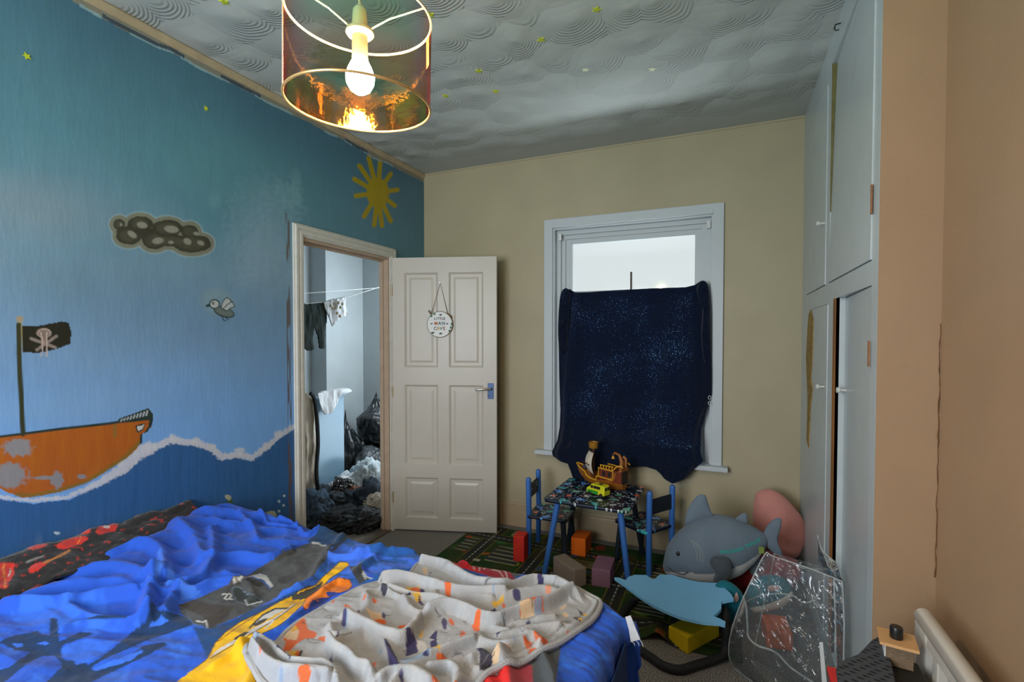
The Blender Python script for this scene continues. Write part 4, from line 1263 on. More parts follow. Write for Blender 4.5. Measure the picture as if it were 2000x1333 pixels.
for s in (-1, 1):
    rl = [(-0.168, s * 0.004, 0.118), (-0.15, s * 0.018, 0.110), (-0.12, s * 0.034, 0.098), (-0.085, s * 0.047, 0.088), (-0.075, s * 0.05, 0.07), (-0.05, s * 0.053, 0.058), (-0.005, s * 0.056, 0.052), (0.0, s * 0.057, 0.078), (0.005, s * 0.057, 0.078), (0.10, s * 0.055, 0.070), (0.105, s * 0.055, 0.118)]
    MB().tube([S4 @ Vector(p) for p in rl], 0.0042, 8).build('rail', trimm, ship, smooth=True)
    rl = [(0.012, s * 0.057, 0.078), (0.012, s * 0.057, 0.128), (0.10, s * 0.056, 0.122), (0.125, s * 0.053, 0.150), (0.150, s * 0.045, 0.156), (0.158, s * 0.042, 0.146)]
    MB().tube([S4 @ Vector(p) for p in rl], 0.0045, 8).build('rail', trimm, ship, smooth=True)
MB().box((0.012, -0.05, 0.055), (0.15, 0.05, 0.122), S4).build('cabin', cabm, ship, bevel=0.003)
mb = MB()
for x in (0.032, 0.068):
    for s in (-1, 1): mb.box((x, s * 0.0495, 0.083), (x + 0.02, s * 0.0525, 0.11), S4)
mb.box((0.1495, -0.03, 0.045), (0.152, 0.03, 0.115), S4)
for x in (-0.11, 0.035): mb.lathe([(0, 0), (0.009, 0)], (0, 0, 0), 12, S4 @ Matrix.Translation((x, -0.0475 if x < 0 else -0.0555, 0.035)) @ Matrix.Rotation(math.pi / 2, 4, 'X'))
mb.build_each('ship_window', darkm, ship, fix=False)
mb = MB()
for k in range(5): mb.tube([S4 @ Vector((0.02 + k * 0.018, -0.045, 0.122)), S4 @ Vector((0.02 + k * 0.018, -0.045, 0.142))], 0.0035, 6)
mb.tube([S4 @ Vector((0.015, -0.045, 0.143)), S4 @ Vector((0.1, -0.045, 0.143))], 0.003, 6)
mb.build('balustrade', trimm, ship, smooth=True)
MB().tube([S4 @ Vector((-0.055, 0, 0.05)), S4 @ Vector((-0.055, 0, 0.235))], [0.008, 0.006], 12).build('mast', M('toy_dark_brown', (88, 58, 26), 0.5, var=(20, 0.1)), ship, smooth=True)
MB().lathe([(0.0, 0), (0.022, 0.0), (0.026, 0.004), (0.0275, 0.03), (0.030, 0.036), (0.0265, 0.037), (0.025, 0.008), (0, 0.008)], (0, 0, 0), 24, S4 @ Matrix.Translation((-0.055, 0, 0.222))).build('crows_nest', M('toy_ochre', (160, 112, 34), 0.45, var=(60, 0.15)), ship, smooth=True)
sa, sb = np.meshgrid(np.linspace(-1, 1, 14), np.linspace(0, 1, 16), indexing='ij')
wd = 0.036 + 0.01 * np.sin(sb * math.pi) + 0.004 * (1 - sb)
Vs = np.stack([-0.068 - 0.03 * np.sin(sb * math.pi) * (1 - sa ** 2 * 0.4), sa * wd, 0.075 + sb * 0.125], -1)
SR4 = S4 @ Matrix.Translation((-0.055, 0, 0)) @ Matrix.Rotation(math.radians(52), 4, 'Z') @ Matrix.Translation((0.055, 0, 0))
Vs = np.array([[list(SR4 @ Vector(p)) for p in r] for r in Vs])
sail = grid_mesh('sail', Vs, mat=M('toy_sail', (206, 196, 178), 0.8, bump=(50, 0.2), var=(16, 0.06)), parent=ship, thick=0.002)
mb = MB()
for z in (0.205, 0.135, 0.072): mb.tube([SR4 @ Vector((-0.07 - (0.032 if z == 0.135 else 0), -0.045, z)), SR4 @ Vector((-0.07 - (0.032 if z == 0.135 else 0), 0.045, z))], 0.003, 6)
mb.build_each('yard', M('toy_dark_brown_spar', (80, 54, 26), 0.5), ship, smooth=True)
mb = MB()
mb.tube([S4 @ Vector((0.125, 0.0, 0.12)), S4 @ Vector((0.13, 0, 0.17)), S4 @ Vector((0.115, 0, 0.205)), S4 @ Vector((0.085, 0, 0.215)), S4 @ Vector((0.075, 0, 0.2))], [0.016, 0.014, 0.009, 0.007, 0.005], 10)
mb.tube([S4 @ Vector((0.145, 0.02, 0.12)), S4 @ Vector((0.145, 0.02, 0.185)), S4 @ Vector((0.13, 0.02, 0.195))], [0.01, 0.009, 0.01], 10)
mb.build_each('stern_figure', hullm, ship, smooth=True)
MB().lathe([(0, 0.016), (0.005, 0.014), (0.008, 0.004), (0.011, 0)], (0, 0, 0), 14, S4 @ Matrix.Translation((0.075, 0, 0.18))).build('bell', trimm, ship, smooth=True)
MB().tube([S4 @ Vector(p) for p in ((-0.13, 0.012, 0.10), (-0.1, -0.01, 0.105), (-0.09, 0.012, 0.10))], [0.01, 0.012, 0.009], 8).build('cannon', M('toy_grey_blue', (60, 76, 96), 0.4, var=(20, 0.1)), ship, smooth=True)

# toy van
vc = atz(1168, 968, 0.452)
van = empty('toy_van', (vc[0], vc[1], 0.452), 'small yellow and green toy van on the play table in front of the ship', 'toy', rz=math.radians(-22))
V4 = Matrix.Translation((vc[0], vc[1], 0.4525)) @ Matrix.Rotation(math.radians(-22), 4, 'Z')
yel = M('toy_lime_yellow', (206, 206, 30), 0.35, var=(30, 0.06)); grn = M('toy_green', (50, 140, 40), 0.4, var=(30, 0.1)); blk = M('black_rubber', (24, 24, 24), 0.7, bump=(200, 0.2))
prof = [(-0.062, 0.012), (0.064, 0.012), (0.066, 0.030), (0.064, 0.062), (0.056, 0.070), (-0.030, 0.070), (-0.048, 0.050), (-0.062, 0.042), (-0.066, 0.028)]
Vb, Fb = [], []
for s in (-1, 1):
    for x, z in prof: Vb.append(V4 @ Vector((x, s * (0.030 if z < 0.05 else 0.026), z)))
n9 = len(prof)
MB().add(Vb, [tuple(range(n9))[::-1], tuple(range(n9, 2 * n9))] + [(k, (k + 1) % n9, n9 + (k + 1) % n9, n9 + k) for k in range(n9)]).build('van_body', yel, van, bevel=0.0025)
mb = MB()
for s in (-1, 1): mb.box((-0.058, s * 0.0295, 0.013), (0.02, s * 0.0315, 0.034), V4)
mb.build_each('green_side_panel', grn, van, bevel=0.001)
mb = MB()
for s in (-1, 1):
    for x0, x1 in ((-0.034, -0.018), (-0.012, 0.034)): mb.box((x0, s * 0.0265, 0.046), (x1, s * 0.0305, 0.062), V4)
for y0, y1 in ((-0.020, -0.004), (0.004, 0.020)): mb.box((0.062, y0, 0.042), (0.0675, y1, 0.060), V4)
mb.box((0.01, -0.01, 0.0695), (0.03, 0.01, 0.073), V4)
mb.build_each('van_window', darkm, van)
for x in (-0.038, 0.042):
    for s in (-1, 1): MB().tube([V4 @ Vector((x, s * 0.024, 0.0125)), V4 @ Vector((x, s * 0.034, 0.0125))], 0.0125, 16).build('wheel', blk, van, smooth=True)

# ------------------------------------------------------------------ foam blocks
def foam_block(corner, edge_to, w, h, name_label, rgb, z0=0.0, bev=0.006):
    """box standing on z0: one bottom edge from corner to edge_to, width w to the left of it"""
    a, b = np.array(corner[:2], float), np.array(edge_to[:2], float)
    L = np.linalg.norm(b - a)
    an = math.atan2(*(b - a)[::-1])
    Mx = Matrix.Translation((a[0], a[1], z0)) @ Matrix.Rotation(an, 4, 'Z')
    m_ = M('foam_' + name_label.split()[0], rgb, 0.75, bump=(180, 0.15, 0.002), var=(14, 0.05), spec=0.3)
    o = MB().box((0, 0, 0), (L, w, h), Mx).build('foam_block', m_, bevel=bev)
    return tag(o, name_label, 'foam block', 'foam blocks on the floor')


foam_block((-0.147, 2.304), (-0.02, 2.495), 0.108, 0.078, 'yellow foam block on the carpet under the light blue panel', (214, 186, 16), z0=0.001)
foam_block((0.180, 2.500), (0.285, 2.512), 0.150, 0.082, 'orange foam block on the floor behind the clear plastic bag', (228, 106, 36), z0=0.001)
foam_block((-1.218, 2.83), (-1.146, 2.836), 0.09, 0.160, 'red foam block standing on end beside the left little chair', (206, 48, 36), z0=0.009)
foam_block((-0.912, 3.060), (-0.815, 3.060), 0.15, 0.115, 'orange foam block on the play mat beneath the little table', (222, 104, 16), z0=0.009)
foam_block((-0.935, 2.772), (-0.768, 2.645), 0.085, 0.105, 'grey-beige foam block in front of the little table', (142, 126, 110), z0=0.009)
foam_block((-0.690, 2.722), (-0.585, 2.728), 0.185, 0.10, 'dusty purple foam block by the right front table leg', (138, 100, 118), z0=0.009)

# ------------------------------------------------------------------ black tube frame and light blue panel
tubem = M('black_foam_tube', (26, 27, 28), 0.75, bump=(120, 0.2))
tf = [(-0.44, 2.62, 0.02), (-0.47, 2.45, 0.02), (-0.42, 2.28, 0.02), (-0.36, 2.235, 0.02), (-0.29, 2.19, 0.02), (-0.235, 2.155, 0.02), (-0.17, 2.155, 0.02), (-0.10, 2.22, 0.02), (-0.03, 2.29, 0.021), (0.0, 2.32, 0.032), (0.008, 2.345, 0.07), (0.006, 2.37, 0.16), (0.0, 2.42, 0.175)]
tf = smooth_curve(tf, 6, closed=False)
fr = MB().tube(tf, 0.0185, 14).build('tube_frame', tubem, smooth=True)
tag(fr, 'black foam-covered bent tube frame lying on the carpet at the end of the bed', 'frame')
MB().tube([(-0.44, 2.62, 0.03), (-0.36, 2.66, 0.05), (-0.20, 2.58, 0.16), (-0.06, 2.50, 0.175)], 0.014, 12).build('cross_tube', tubem, fr, smooth=True)
pnl = [(1200, 1125), (1210, 1126), (1222, 1131), (1228, 1125), (1240, 1122), (1262, 1123), (1272, 1130), (1279, 1131), (1288, 1123), (1312, 1123), (1340, 1132), (1365, 1138), (1400, 1140), (1418, 1148), (1428, 1157), (1433, 1166), (1409, 1172), (1409, 1186), (1402, 1198), (1393, 1206), (1405, 1210), (1417, 1211), (1416, 1217), (1405, 1219), (1375, 1218), (1330, 1207), (1300, 1193), (1270, 1176), (1245, 1158), (1222, 1140)]


def pz(x, y):   # gently dished board
    t = (x - 1200) / 230
    return 0.235 - 0.05 * math.sin(min(max(t, 0), 1) * math.pi) + (0.01 if t > 0.9 else 0)


top_ = [Vector(atz(x, y, pz(x, y))) for x, y in pnl]
bm = bmesh.new()
vs = [bm.verts.new(p) for p in top_]
f = bm.faces.new(vs)
bmesh.ops.triangulate(bm, faces=[f])
bmesh.ops.recalc_face_normals(bm, faces=bm.faces)
if sum(f.normal.z for f in bm.faces) < 0: bmesh.ops.reverse_faces(bm, faces=bm.faces)
for _ in range(3):
    bmesh.ops.subdivide_edges(bm, edges=[e for e in bm.edges if e.calc_length() > 0.03], cuts=1, use_grid_fill=True)
    bmesh.ops.triangulate(bm, faces=bm.faces)
for v in bm.verts:
    t_ = min(max((v.co.x + 0.53) / 0.56, 0), 1)
    v.co.z = 0.235 - 0.05 * math.sin(t_ * math.pi)
r_ = bmesh.ops.extrude_face_region(bm, geom=list(bm.faces))
bmesh.ops.translate(bm, verts=[v for v in r_['geom'] if isinstance(v, bmesh.types.BMVert)], vec=(0, 0, -0.014))
bmesh.ops.recalc_face_normals(bm, faces=bm.faces)
me = bpy.data.meshes.new('light_blue_panel'); bm.to_mesh(me); bm.free()
po = link_mesh('scalloped_board', me, M('light_blue_foam', (132, 200, 244), 0.5, bump=(60, 0.08), var=(6, 0.03)), smooth=True)
me.set_sharp_from_angle(angle=math.radians(40))
tag(po, 'light blue scalloped foam board resting on the black tube frame', 'board')

# ------------------------------------------------------------------ plush shark
SY = 2.80
zq = lambda L: [(1280 + a / 5.553, 940 + b / 5.553) for a, b in L]
topL = zq([(85, 900), (95, 830), (130, 700), (200, 600), (330, 480), (480, 405), (620, 365), (800, 390), (900, 425), (1050, 495), (1150, 550), (1205, 590)])
botL = zq([(85, 935), (105, 985), (150, 1015), (220, 1035), (330, 1062), (450, 1095), (620, 1103), (800, 1060), (950, 1000), (1080, 880), (1160, 780), (1205, 700)])
belL = zq([(85, 965), (180, 930), (250, 912), (400, 896), (580, 905), (800, 862), (1000, 800), (1150, 735), (1215, 690)])
n_s, n_c = 90, 72
xs = 1295.3 + (1496.5 - 1295.3) * (0.5 - 0.5 * np.cos(np.linspace(0, 1, n_s) * math.pi * 0.93 + 0.02)) / (0.5 - 0.5 * math.cos(math.pi * 0.93 + 0.02))
ty = np.interp(xs, [p[0] for p in topL], [p[1] for p in topL]); by = np.interp(xs, [p[0] for p in botL], [p[1] for p in botL])
k_ = np.ones(5) / 5
sm = lambda a: np.convolve(np.pad(a, 2, 'edge'), k_, 'valid')
ty, by = sm(sm(ty)), sm(sm(by))
V = []
for x, t, b in zip(xs, ty, by):
    pt_, pb_ = at(x, t, SY), at(x, b, SY)
    c_ = (pt_ + pb_) / 2; hh = (pt_[2] - pb_[2]) / 2
    for k in range(n_c):
        a = 2 * math.pi * k / n_c
        sx_ = math.copysign(abs(math.cos(a)) ** 0.9, math.cos(a))
        V.append((c_[0], c_[1] + 0.78 * hh * math.sin(a) * -1, c_[2] + hh * sx_))
F = []
for i in range(n_s - 1):
    for k in range(n_c): F.append((i * n_c + k, i * n_c + (k + 1) % n_c, (i + 1) * n_c + (k + 1) % n_c, (i + 1) * n_c + k))
F += [tuple(range(n_c))[::-1], tuple((n_s - 1) * n_c + k for k in range(n_c))]
shk = empty('plush_shark', (0.0, SY, 0.06), 'large grey plush shark with a white belly and teal lettering, head towards the table', 'soft toy')
plushm = M('plush_fabric', rough=0.95, attr='Col', sheen=0.15, bump=(260, 0.5, 0.003), var=(12, 0.06), spec=0.1)
plushg = M('grey_plush', (104, 118, 130), 0.95, sheen=0.15, bump=(260, 0.5, 0.003), var=(12, 0.08), spec=0.1)
body = MB().add(V, F).build('shark_body', plushm, shk, smooth=True)
bz = [at(x, y, SY)[[0, 2]] for x, y in belL]


def shark_col(co):
    C = np.ones((len(co), 3)) * lin((104, 118, 130))
    zb = np.interp(co[:, 0], [p[0] for p in bz], [p[1] for p in bz])
    C[co[:, 2] < zb] = lin((196, 196, 194))
    return C


body.data.update()
bmm = bmesh.new(); bmm.from_mesh(body.data)
bmesh.ops.subdivide_edges(bmm, edges=bmm.edges, cuts=1, use_grid_fill=True); bmm.to_mesh(body.data); bmm.free()
body.data.polygons.foreach_set('use_smooth', np.ones(len(body.data.polygons), bool))
paint_mesh(body, shark_col)
bmm = bmesh.new(); bmm.from_mesh(body.data); bmm.transform(world_matrix(shk)); sbvh = BVHTree.FromBMesh(bmm); bmm.free()


def onsurf(p, off=0.001):
    """project a point along +y onto the shark"""
    h = sbvh.ray_cast(Vector((p[0], p[1] - 1.0, p[2])), Vector((0, 1, 0)))
    if h[0] is None: return Vector(p)
    return h[0] + Vector((0, -off, 0))


def shk_px(x, y, off=0.001): return onsurf(at(x, y, SY - 0.12), off)


for nm, L, yy, th in (('dorsal_fin', [(330, 480), (325, 400), (345, 320), (400, 220), (460, 160), (505, 142), (545, 160), (570, 230), (600, 320), (620, 380), (480, 440)], SY, 0.022),
                      ('rear_dorsal_fin', [(870, 415), (905, 375), (945, 352), (985, 352), (1000, 390), (995, 455), (930, 450)], SY, 0.012),
                      ('tail_fin', [(1175, 570), (1210, 490), (1265, 430), (1330, 400), (1368, 420), (1362, 500), (1335, 590), (1335, 680), (1380, 790), (1365, 815), (1290, 785), (1225, 730), (1195, 660)], SY, 0.022),
                      ('far_side_fin', [(1020, 900), (1080, 860), (1140, 830), (1130, 920), (1090, 1000), (1050, 1020), (1025, 980)], SY + 0.06, 0.02)):
    mb = MB(); puff(mb, [at(x, y, yy) for x, y in zq(L)], th, rings=9)
    mb.build(nm, plushg, shk, smooth=True)
L = zq([(585, 880), (610, 835), (660, 815), (740, 825), (800, 870), (825, 935), (810, 1010), (780, 1060), (755, 1105), (700, 1112), (640, 1105), (622, 1070), (640, 1000), (610, 940)])
mb = MB(); puff(mb, [at(x, y, SY - 0.165) for x, y in L], 0.035, rings=9, noise=0.35)
mb.build('side_fin', M('dark_grey_plush', (66, 74, 80), 0.8, sheen=0.3, bump=(60, 0.5, 0.006), spec=0.2), shk, smooth=True)
e_ = shk_px(1324, 1086, 0)
mb = MB(); puff(mb, [e_ + Vector((0.011 * math.cos(a), 0, 0.012 * math.sin(a))) for a in np.linspace(0, 2 * math.pi, 13)[:-1]], 0.008)
mb.build('eye', M('black_glossy_eye', (12, 12, 14), 0.12, coat=0.5), shk, smooth=True)
thread = M('pale_thread', (150, 158, 150), 0.9)
mb = MB()
for L in ([(380, 650), (430, 720), (455, 790), (455, 860)], [(410, 660), (465, 720), (490, 790), (485, 865)], [(445, 670), (495, 730), (520, 800), (515, 870)]):
    mb.tube([shk_px(*p) for p in smooth_curve(zq(L), 4, False)], 0.0016, 6)
mb.build_each('gill_stitching', thread, shk, smooth=True)
mb = MB(); mb.tube([shk_px(*p) for p in smooth_curve(zq([(130, 980), (175, 1012), (240, 1030), (300, 1035), (350, 1000)]), 4, False)], 0.0022, 6)
mb.build('mouth_stitching', M('dark_thread', (40, 42, 44), 0.9), shk, smooth=True)
teal = M('teal_embroidery', (56, 156, 150), 0.8, bump=(300, 0.4))
txt = 'THALASSEO THALAS'
xa = np.linspace(1409, 1484, len(txt))
for i, ch in enumerate(txt):
    if ch == ' ': continue
    yb = np.interp(xa[i], [1409, 1440, 1484], [1074.5, 1074.0, 1063])
    big = ch == 'T' and i in (0, 10)
    c_ = at(xa[i], yb, SY - 0.1)
    sz = 0.026 if big else 0.021
    sl = math.atan2(*(np.array([xa[i] + 2, np.interp(xa[i] + 2, [1409, 1440, 1484], [1074.5, 1074.0, 1063])]) - np.array([xa[i], yb]))[::-1]) * -1
    lo = text_mesh(ch, sz, Matrix.Translation(c_) @ Matrix.Rotation(-sl * 0 + sl, 4, 'Y').inverted() @ Matrix.Rotation(math.pi / 2, 4, 'X'), 'embroidered_letter', teal, shk, depth=0.0, bold=0.0014)
    inv = world_matrix(shk).inverted()
    for v in lo.data.vertices:
        w = world_matrix(shk) @ v.co
        v.co = inv @ onsurf(w, 0.0015)
mb = MB(); c_ = Vector(at(1487, 1075, SY - 0.08)); mb.box(c_ + Vector((-0.012, -0.002, -0.016)), c_ + Vector((0.012, 0.0, 0.016)))
mb.build('toy_label', M('green_label', (120, 140, 60), 0.6, var=(60, 0.3)), shk)

# ------------------------------------------------------------------ plain pink and dark red stand-ins for a soft toy, teal slippers behind
L = zq([(1095, 130), (1180, 92), (1280, 100), (1400, 170), (1520, 300), (1610, 430), (1635, 600), (1600, 740), (1530, 840), (1430, 865), (1300, 830), (1180, 740), (1095, 600), (1058, 450), (1062, 300), (1075, 200)])
mb = MB(); puff(mb, [at(x, y, 3.20) for x, y in L], 0.075, rings=12, power=0.6)
tag(mb.build('pink_toy_stand_in', M('pink_plush', (196, 134, 124), 0.95, sheen=0.15, bump=(240, 0.5, 0.003), var=(8, 0.06), spec=0.1), smooth=True), 'plain pink plush stand-in for a soft toy, propped in the corner behind the grey shark', 'cushion')
mb = MB(); puff(mb, [at(x, y, 2.98) for x, y in [(1425, 1150), (1425, 1120), (1450, 1095), (1490, 1078), (1530, 1085), (1560, 1100), (1565, 1130), (1540, 1160), (1500, 1172), (1455, 1172)]], 0.06, rings=10, noise=0.2)
tag(mb.build('red_dress_stand_in', M('dark_red_cloth', (134, 18, 22), 0.9, sheen=0.3, bump=(160, 0.4, 0.003), var=(9, 0.08)), smooth=True), 'dark red soft stand-in for a toy dress under the shark, at the foot of the pink one', 'cushion')
tealm = M('teal_plush', (30, 112, 128), 0.9, sheen=0.12, bump=(260, 0.4, 0.003), var=(10, 0.06), spec=0.15)
solem = M('pale_sole_plush', (190, 178, 166), 0.9, sheen=0.3, bump=(260, 0.4, 0.003), var=(10, 0.04))
pinkm = M('pale_pink_patch', (206, 172, 166), 0.9, bump=(200, 0.3))
for L, S_, P_, Yq, lb in (([(1393, 1150), (1410, 1135), (1432, 1142), (1450, 1160), (1455, 1178), (1446, 1200), (1430, 1222), (1412, 1228), (1398, 1210), (1390, 1180)], [(1453, 1172), (1456, 1184), (1447, 1206), (1432, 1226), (1422, 1232), (1424, 1222), (1436, 1206), (1446, 1188)], [(1438, 1158), (1442, 1164), (1443, 1172), (1437, 1178), (1433, 1170)], 2.56, 'teal plush slipper with a pale sole, beside the light blue board'),
                        ([(1455, 1165), (1462, 1145), (1480, 1130), (1505, 1125), (1530, 1130), (1545, 1145), (1546, 1160), (1525, 1172), (1490, 1182), (1465, 1185)], [(1546, 1156), (1546, 1168), (1530, 1184), (1505, 1192), (1475, 1196), (1466, 1188), (1490, 1180), (1520, 1166)], [(1500, 1146), (1512, 1144), (1522, 1147), (1520, 1153), (1505, 1157), (1498, 1152)], 2.66, 'teal plush slipper with a pale sole, seen through the clear bag')):
    t = empty('plush_slipper', at(np.mean([p[0] for p in L]), max(p[1] for p in L), Yq), lb, 'slipper', 'teal plush slippers on the floor')
    mb = MB(); puff(mb, [at(x, y, Yq) for x, y in L], 0.055, rings=10); mb.build('slipper_upper', tealm, t, smooth=True)
    mb = MB(); puff(mb, [at(x, y, Yq - 0.022) for x, y in S_], 0.032, rings=8); mb.build('slipper_sole', solem, t, smooth=True)
    mb = MB(); puff(mb, [at(x, y, Yq - 0.05) for x, y in P_], 0.006, rings=4); mb.build('pink_patch', pinkm, t, smooth=True)

# ------------------------------------------------------------------ clear plastic bag
vin = bpy.data.materials.new('clear_vinyl'); vin.use_nodes = True
nt = vin.node_tree; nt.nodes.clear()
out = nt.nodes.new('ShaderNodeOutputMaterial')
tr = nt.nodes.new('ShaderNodeBsdfTransparent'); tr.inputs[0].default_value = (0.93, 0.95, 0.95, 1)
gg = nt.nodes.new('ShaderNodeBsdfGlossy'); gg.inputs['Roughness'].default_value = 0.12; gg.inputs[0].default_value = (0.95, 0.97, 1, 1)
df = nt.nodes.new('ShaderNodeBsdfDiffuse'); df.inputs[0].default_value = (0.6, 0.64, 0.66, 1)
tco = nt.nodes.new('ShaderNodeTexCoord')
nn = nt.nodes.new('ShaderNodeTexNoise'); nn.inputs['Scale'].default_value = 9; nn.inputs['Detail'].default_value = 3; nn.inputs['Distortion'].default_value = 1.5
nt.links.new(tco.outputs['Object'], nn.inputs['Vector'])
bp = nt.nodes.new('ShaderNodeBump'); bp.inputs['Strength'].default_value = 1.0; bp.inputs['Distance'].default_value = 0.03
nt.links.new(nn.outputs['Fac'], bp.inputs['Height']); nt.links.new(bp.outputs[0], gg.inputs['Normal'])
fr_ = nt.nodes.new('ShaderNodeFresnel'); fr_.inputs[0].default_value = 1.55; nt.links.new(bp.outputs[0], fr_.inputs['Normal'])
m1 = nt.nodes.new('ShaderNodeMixShader'); m1.inputs[0].default_value = 0.06; nt.links.new(tr.outputs[0], m1.inputs[1]); nt.links.new(df.outputs[0], m1.inputs[2])
m2 = nt.nodes.new('ShaderNodeMixShader'); nt.links.new(fr_.outputs[0], m2.inputs[0]); nt.links.new(m1.outputs[0], m2.inputs[1]); nt.links.new(gg.outputs[0], m2.inputs[2])
nt.links.new(m2.outputs[0], out.inputs[0])
pip = M('clear_piping', (190, 196, 194), 0.2, spec=0.7)
nt = pip.node_tree; b_ = nt.nodes['Principled BSDF']; b_.inputs['Alpha'].default_value = 0.55
bag = empty('clear_bag', (0.22, 2.25, 0), 'clear plastic storage bag standing open by the white cupboard', 'bag')
BL, TL, TR, BR = np.array([0.040, 2.285, 0.003]), np.array(at(1495, 1082, 2.28)), np.array(at(1650, 1138, 2.13)), np.array([0.375, 1.98, 0.003])
ML = np.array(at(1430, 1228, 2.25))
BLb, TLb, TRb, BRb = np.array([0.115, 2.40, 0.003]), np.array([0.20, 2.42, 0.47]), np.array([0.392, 2.27, 0.50]), np.array([0.395, 2.15, 0.003])


def quadgrid(a, b, c, d, n=36, amp=0.012, bul=(0, 0, 0), seed=1, mid=None):
    s, t = np.meshgrid(np.linspace(0, 1, n), np.linspace(0, 1, n), indexing='ij')
    s_, t_ = s[..., None], t[..., None]
    left = a * (1 - t_) + d * t_
    if mid is not None: left = a * (1 - t_) ** 2 + 2 * mid * t_ * (1 - t_) + d * t_ ** 2
    P_ = left * (1 - s_) + (b * (1 - t_) + c * t_) * s_
    n3 = np.cross(b - a, d - a); n3 = n3 / np.linalg.norm(n3)
    w = np.sin(s * math.pi) * np.sin(t * math.pi)
    nz_ = (fbm(s * 4 + t * 2, t * 3, 3, seed) - 0.5) * 2 * amp * (w ** 0.4)
    return P_ + n3 * nz_[..., None] + np.array(bul) * w[..., None]


midp = 2 * ML - 0.5 * BL - 0.5 * TL
grid_mesh('front_panel', quadgrid(BL, BR, TR, TL, amp=0.02, seed=1, mid=midp), mat=vin, parent=bag)
grid_mesh('back_panel', quadgrid(BLb, BRb, TRb, TLb, amp=0.03, seed=5), mat=vin, parent=bag)
grid_mesh('side_panel', quadgrid(BL, BLb, TLb, TL, n=24, amp=0.02, seed=9, mid=midp), mat=vin, parent=bag)
grid_mesh('side_panel', quadgrid(BR, BRb, TRb, TR, n=24, amp=0.02, seed=13), mat=vin, parent=bag)
fl0, fl1 = np.array(at(1597, 1047, 2.36)), np.array(at(1650, 1112, 2.20))
flc = [fl0, np.array(at(1606, 1075, 2.32)), np.array(at(1628, 1096, 2.26)), fl1]
flc = np.array(smooth_curve(flc, 6, False)); nfl = len(flc)
base_l = np.array([at(1600 + 50 * k / (nfl - 1), 1118 + 24 * k / (nfl - 1), 2.33 - 0.18 * k / (nfl - 1)) for k in range(nfl)])
tt_ = np.linspace(0, 1, 16)[:, None, None]
fgr = base_l[None] * (1 - tt_) + flc[None] * tt_
fgr[..., 1] += 0.012 * np.sin(tt_[..., 0] * 5 + np.arange(nfl)[None] * 0.25)
fgr[..., 0] = np.minimum(fgr[..., 0], XC - 0.010)
grid_mesh('raised_flap', fgr, mat=vin, parent=bag)


def pipe(pts, r=0.0026):
    pts = np.array(pts); pts[:, 0] = np.minimum(pts[:, 0], XC - 0.012)
    MB().tube([tuple(p) for p in pts], r, 6).build('piping', pip, bag, smooth=True)


le = np.array([(1 - t) ** 2 * BL + 2 * midp * t * (1 - t) + TL * t * t for t in np.linspace(0, 1, 24)])
pipe(smooth_curve(list(le[::4]) + [TL, TL * 0.9 + TR * 0.1, (TL + TR) / 2 + np.array([0, 0, 0.004]), TR * 0.93 + TL * 0.07, TR * 0.98 + BR * 0.02, (TR * 0.8 + BR * 0.2), (TR + BR) / 2, BR], 4, False))
pipe(flc)
pipe([BL, (BL + BR) / 2, BR]); pipe([BLb, TLb, (TLb + TRb) / 2 + np.array([0, 0, -0.03]), TRb, BRb])
sag = [at(1452, 1165, 2.30), at(1458, 1190, 2.26), at(1460, 1225, 2.24), at(1462, 1245, 2.22), at(1480, 1262, 2.2), at(1515, 1275, 2.17), at(1545, 1305, 2.13), at(1590, 1335, 2.08)]
pipe(smooth_curve(sag, 5, False), 0.004)
sag = [at(1455, 1178, 2.30), at(1480, 1166, 2.34), at(1520, 1160, 2.34), at(1550, 1165, 2.32), at(1565, 1176, 2.28), at(1585, 1176, 2.24), at(1598, 1165, 2.2), at(1600, 1135, 2.2)]
pipe(smooth_curve(sag, 5, False), 0.003)
MB().add([at(1600, 1255, 2.02), at(1607, 1255, 2.02), at(1616, 1345, 1.98), at(1606, 1345, 1.98)], [(0, 1, 2, 3)]).build('zip_strip', M('white_zip', (196, 200, 200), 0.4, bump=(20, 0.05)), bag, fix=False)

# ------------------------------------------------------------------ bed, mattress, duvet, blanket
bedm = M('dark_bed_metal', (40, 44, 46), 0.5, 0.2, var=(10, 0.1))
bed = empty('bed', (-1.25, 0.95, 0), 'double bed pushed head first against the blue mural wall', 'bed')
BX0, BX1, BY0, BY1 = -2.23, -0.30, 0.25, 1.56
mb = MB()
mb.box((BX0 + 0.02, BY1 - 0.05, 0.22), (BX1 - 0.02, BY1 - 0.02, 0.32)).box((BX0 + 0.02, BY0 + 0.02, 0.22), (BX1 - 0.02, BY0 + 0.05, 0.32)).box((BX1 - 0.05, BY0 + 0.02, 0.22), (BX1 - 0.02, BY1 - 0.02, 0.32)).box((BX0 + 0.02, BY0 + 0.02, 0.22), (BX0 + 0.05, BY1 - 0.02, 0.32))
mb.build('side_rails', bedm, bed, bevel=0.004)
for x in (BX0 + 0.06, BX1 - 0.06):
    for y in (BY0 + 0.06, BY1 - 0.06): MB().box((x - 0.025, y - 0.025, 0), (x + 0.025, y + 0.025, 0.22)).build('leg', bedm, bed, bevel=0.003)
MB().box((BX0 + 0.03, BY0 + 0.02, 0.32), (BX1 - 0.03, BY1 - 0.02, 0.56)).build('mattress', M('pale_mattress', (196, 194, 186), 0.9, bump=(60, 0.2), var=(10, 0.03)), bed, bevel=0.03)
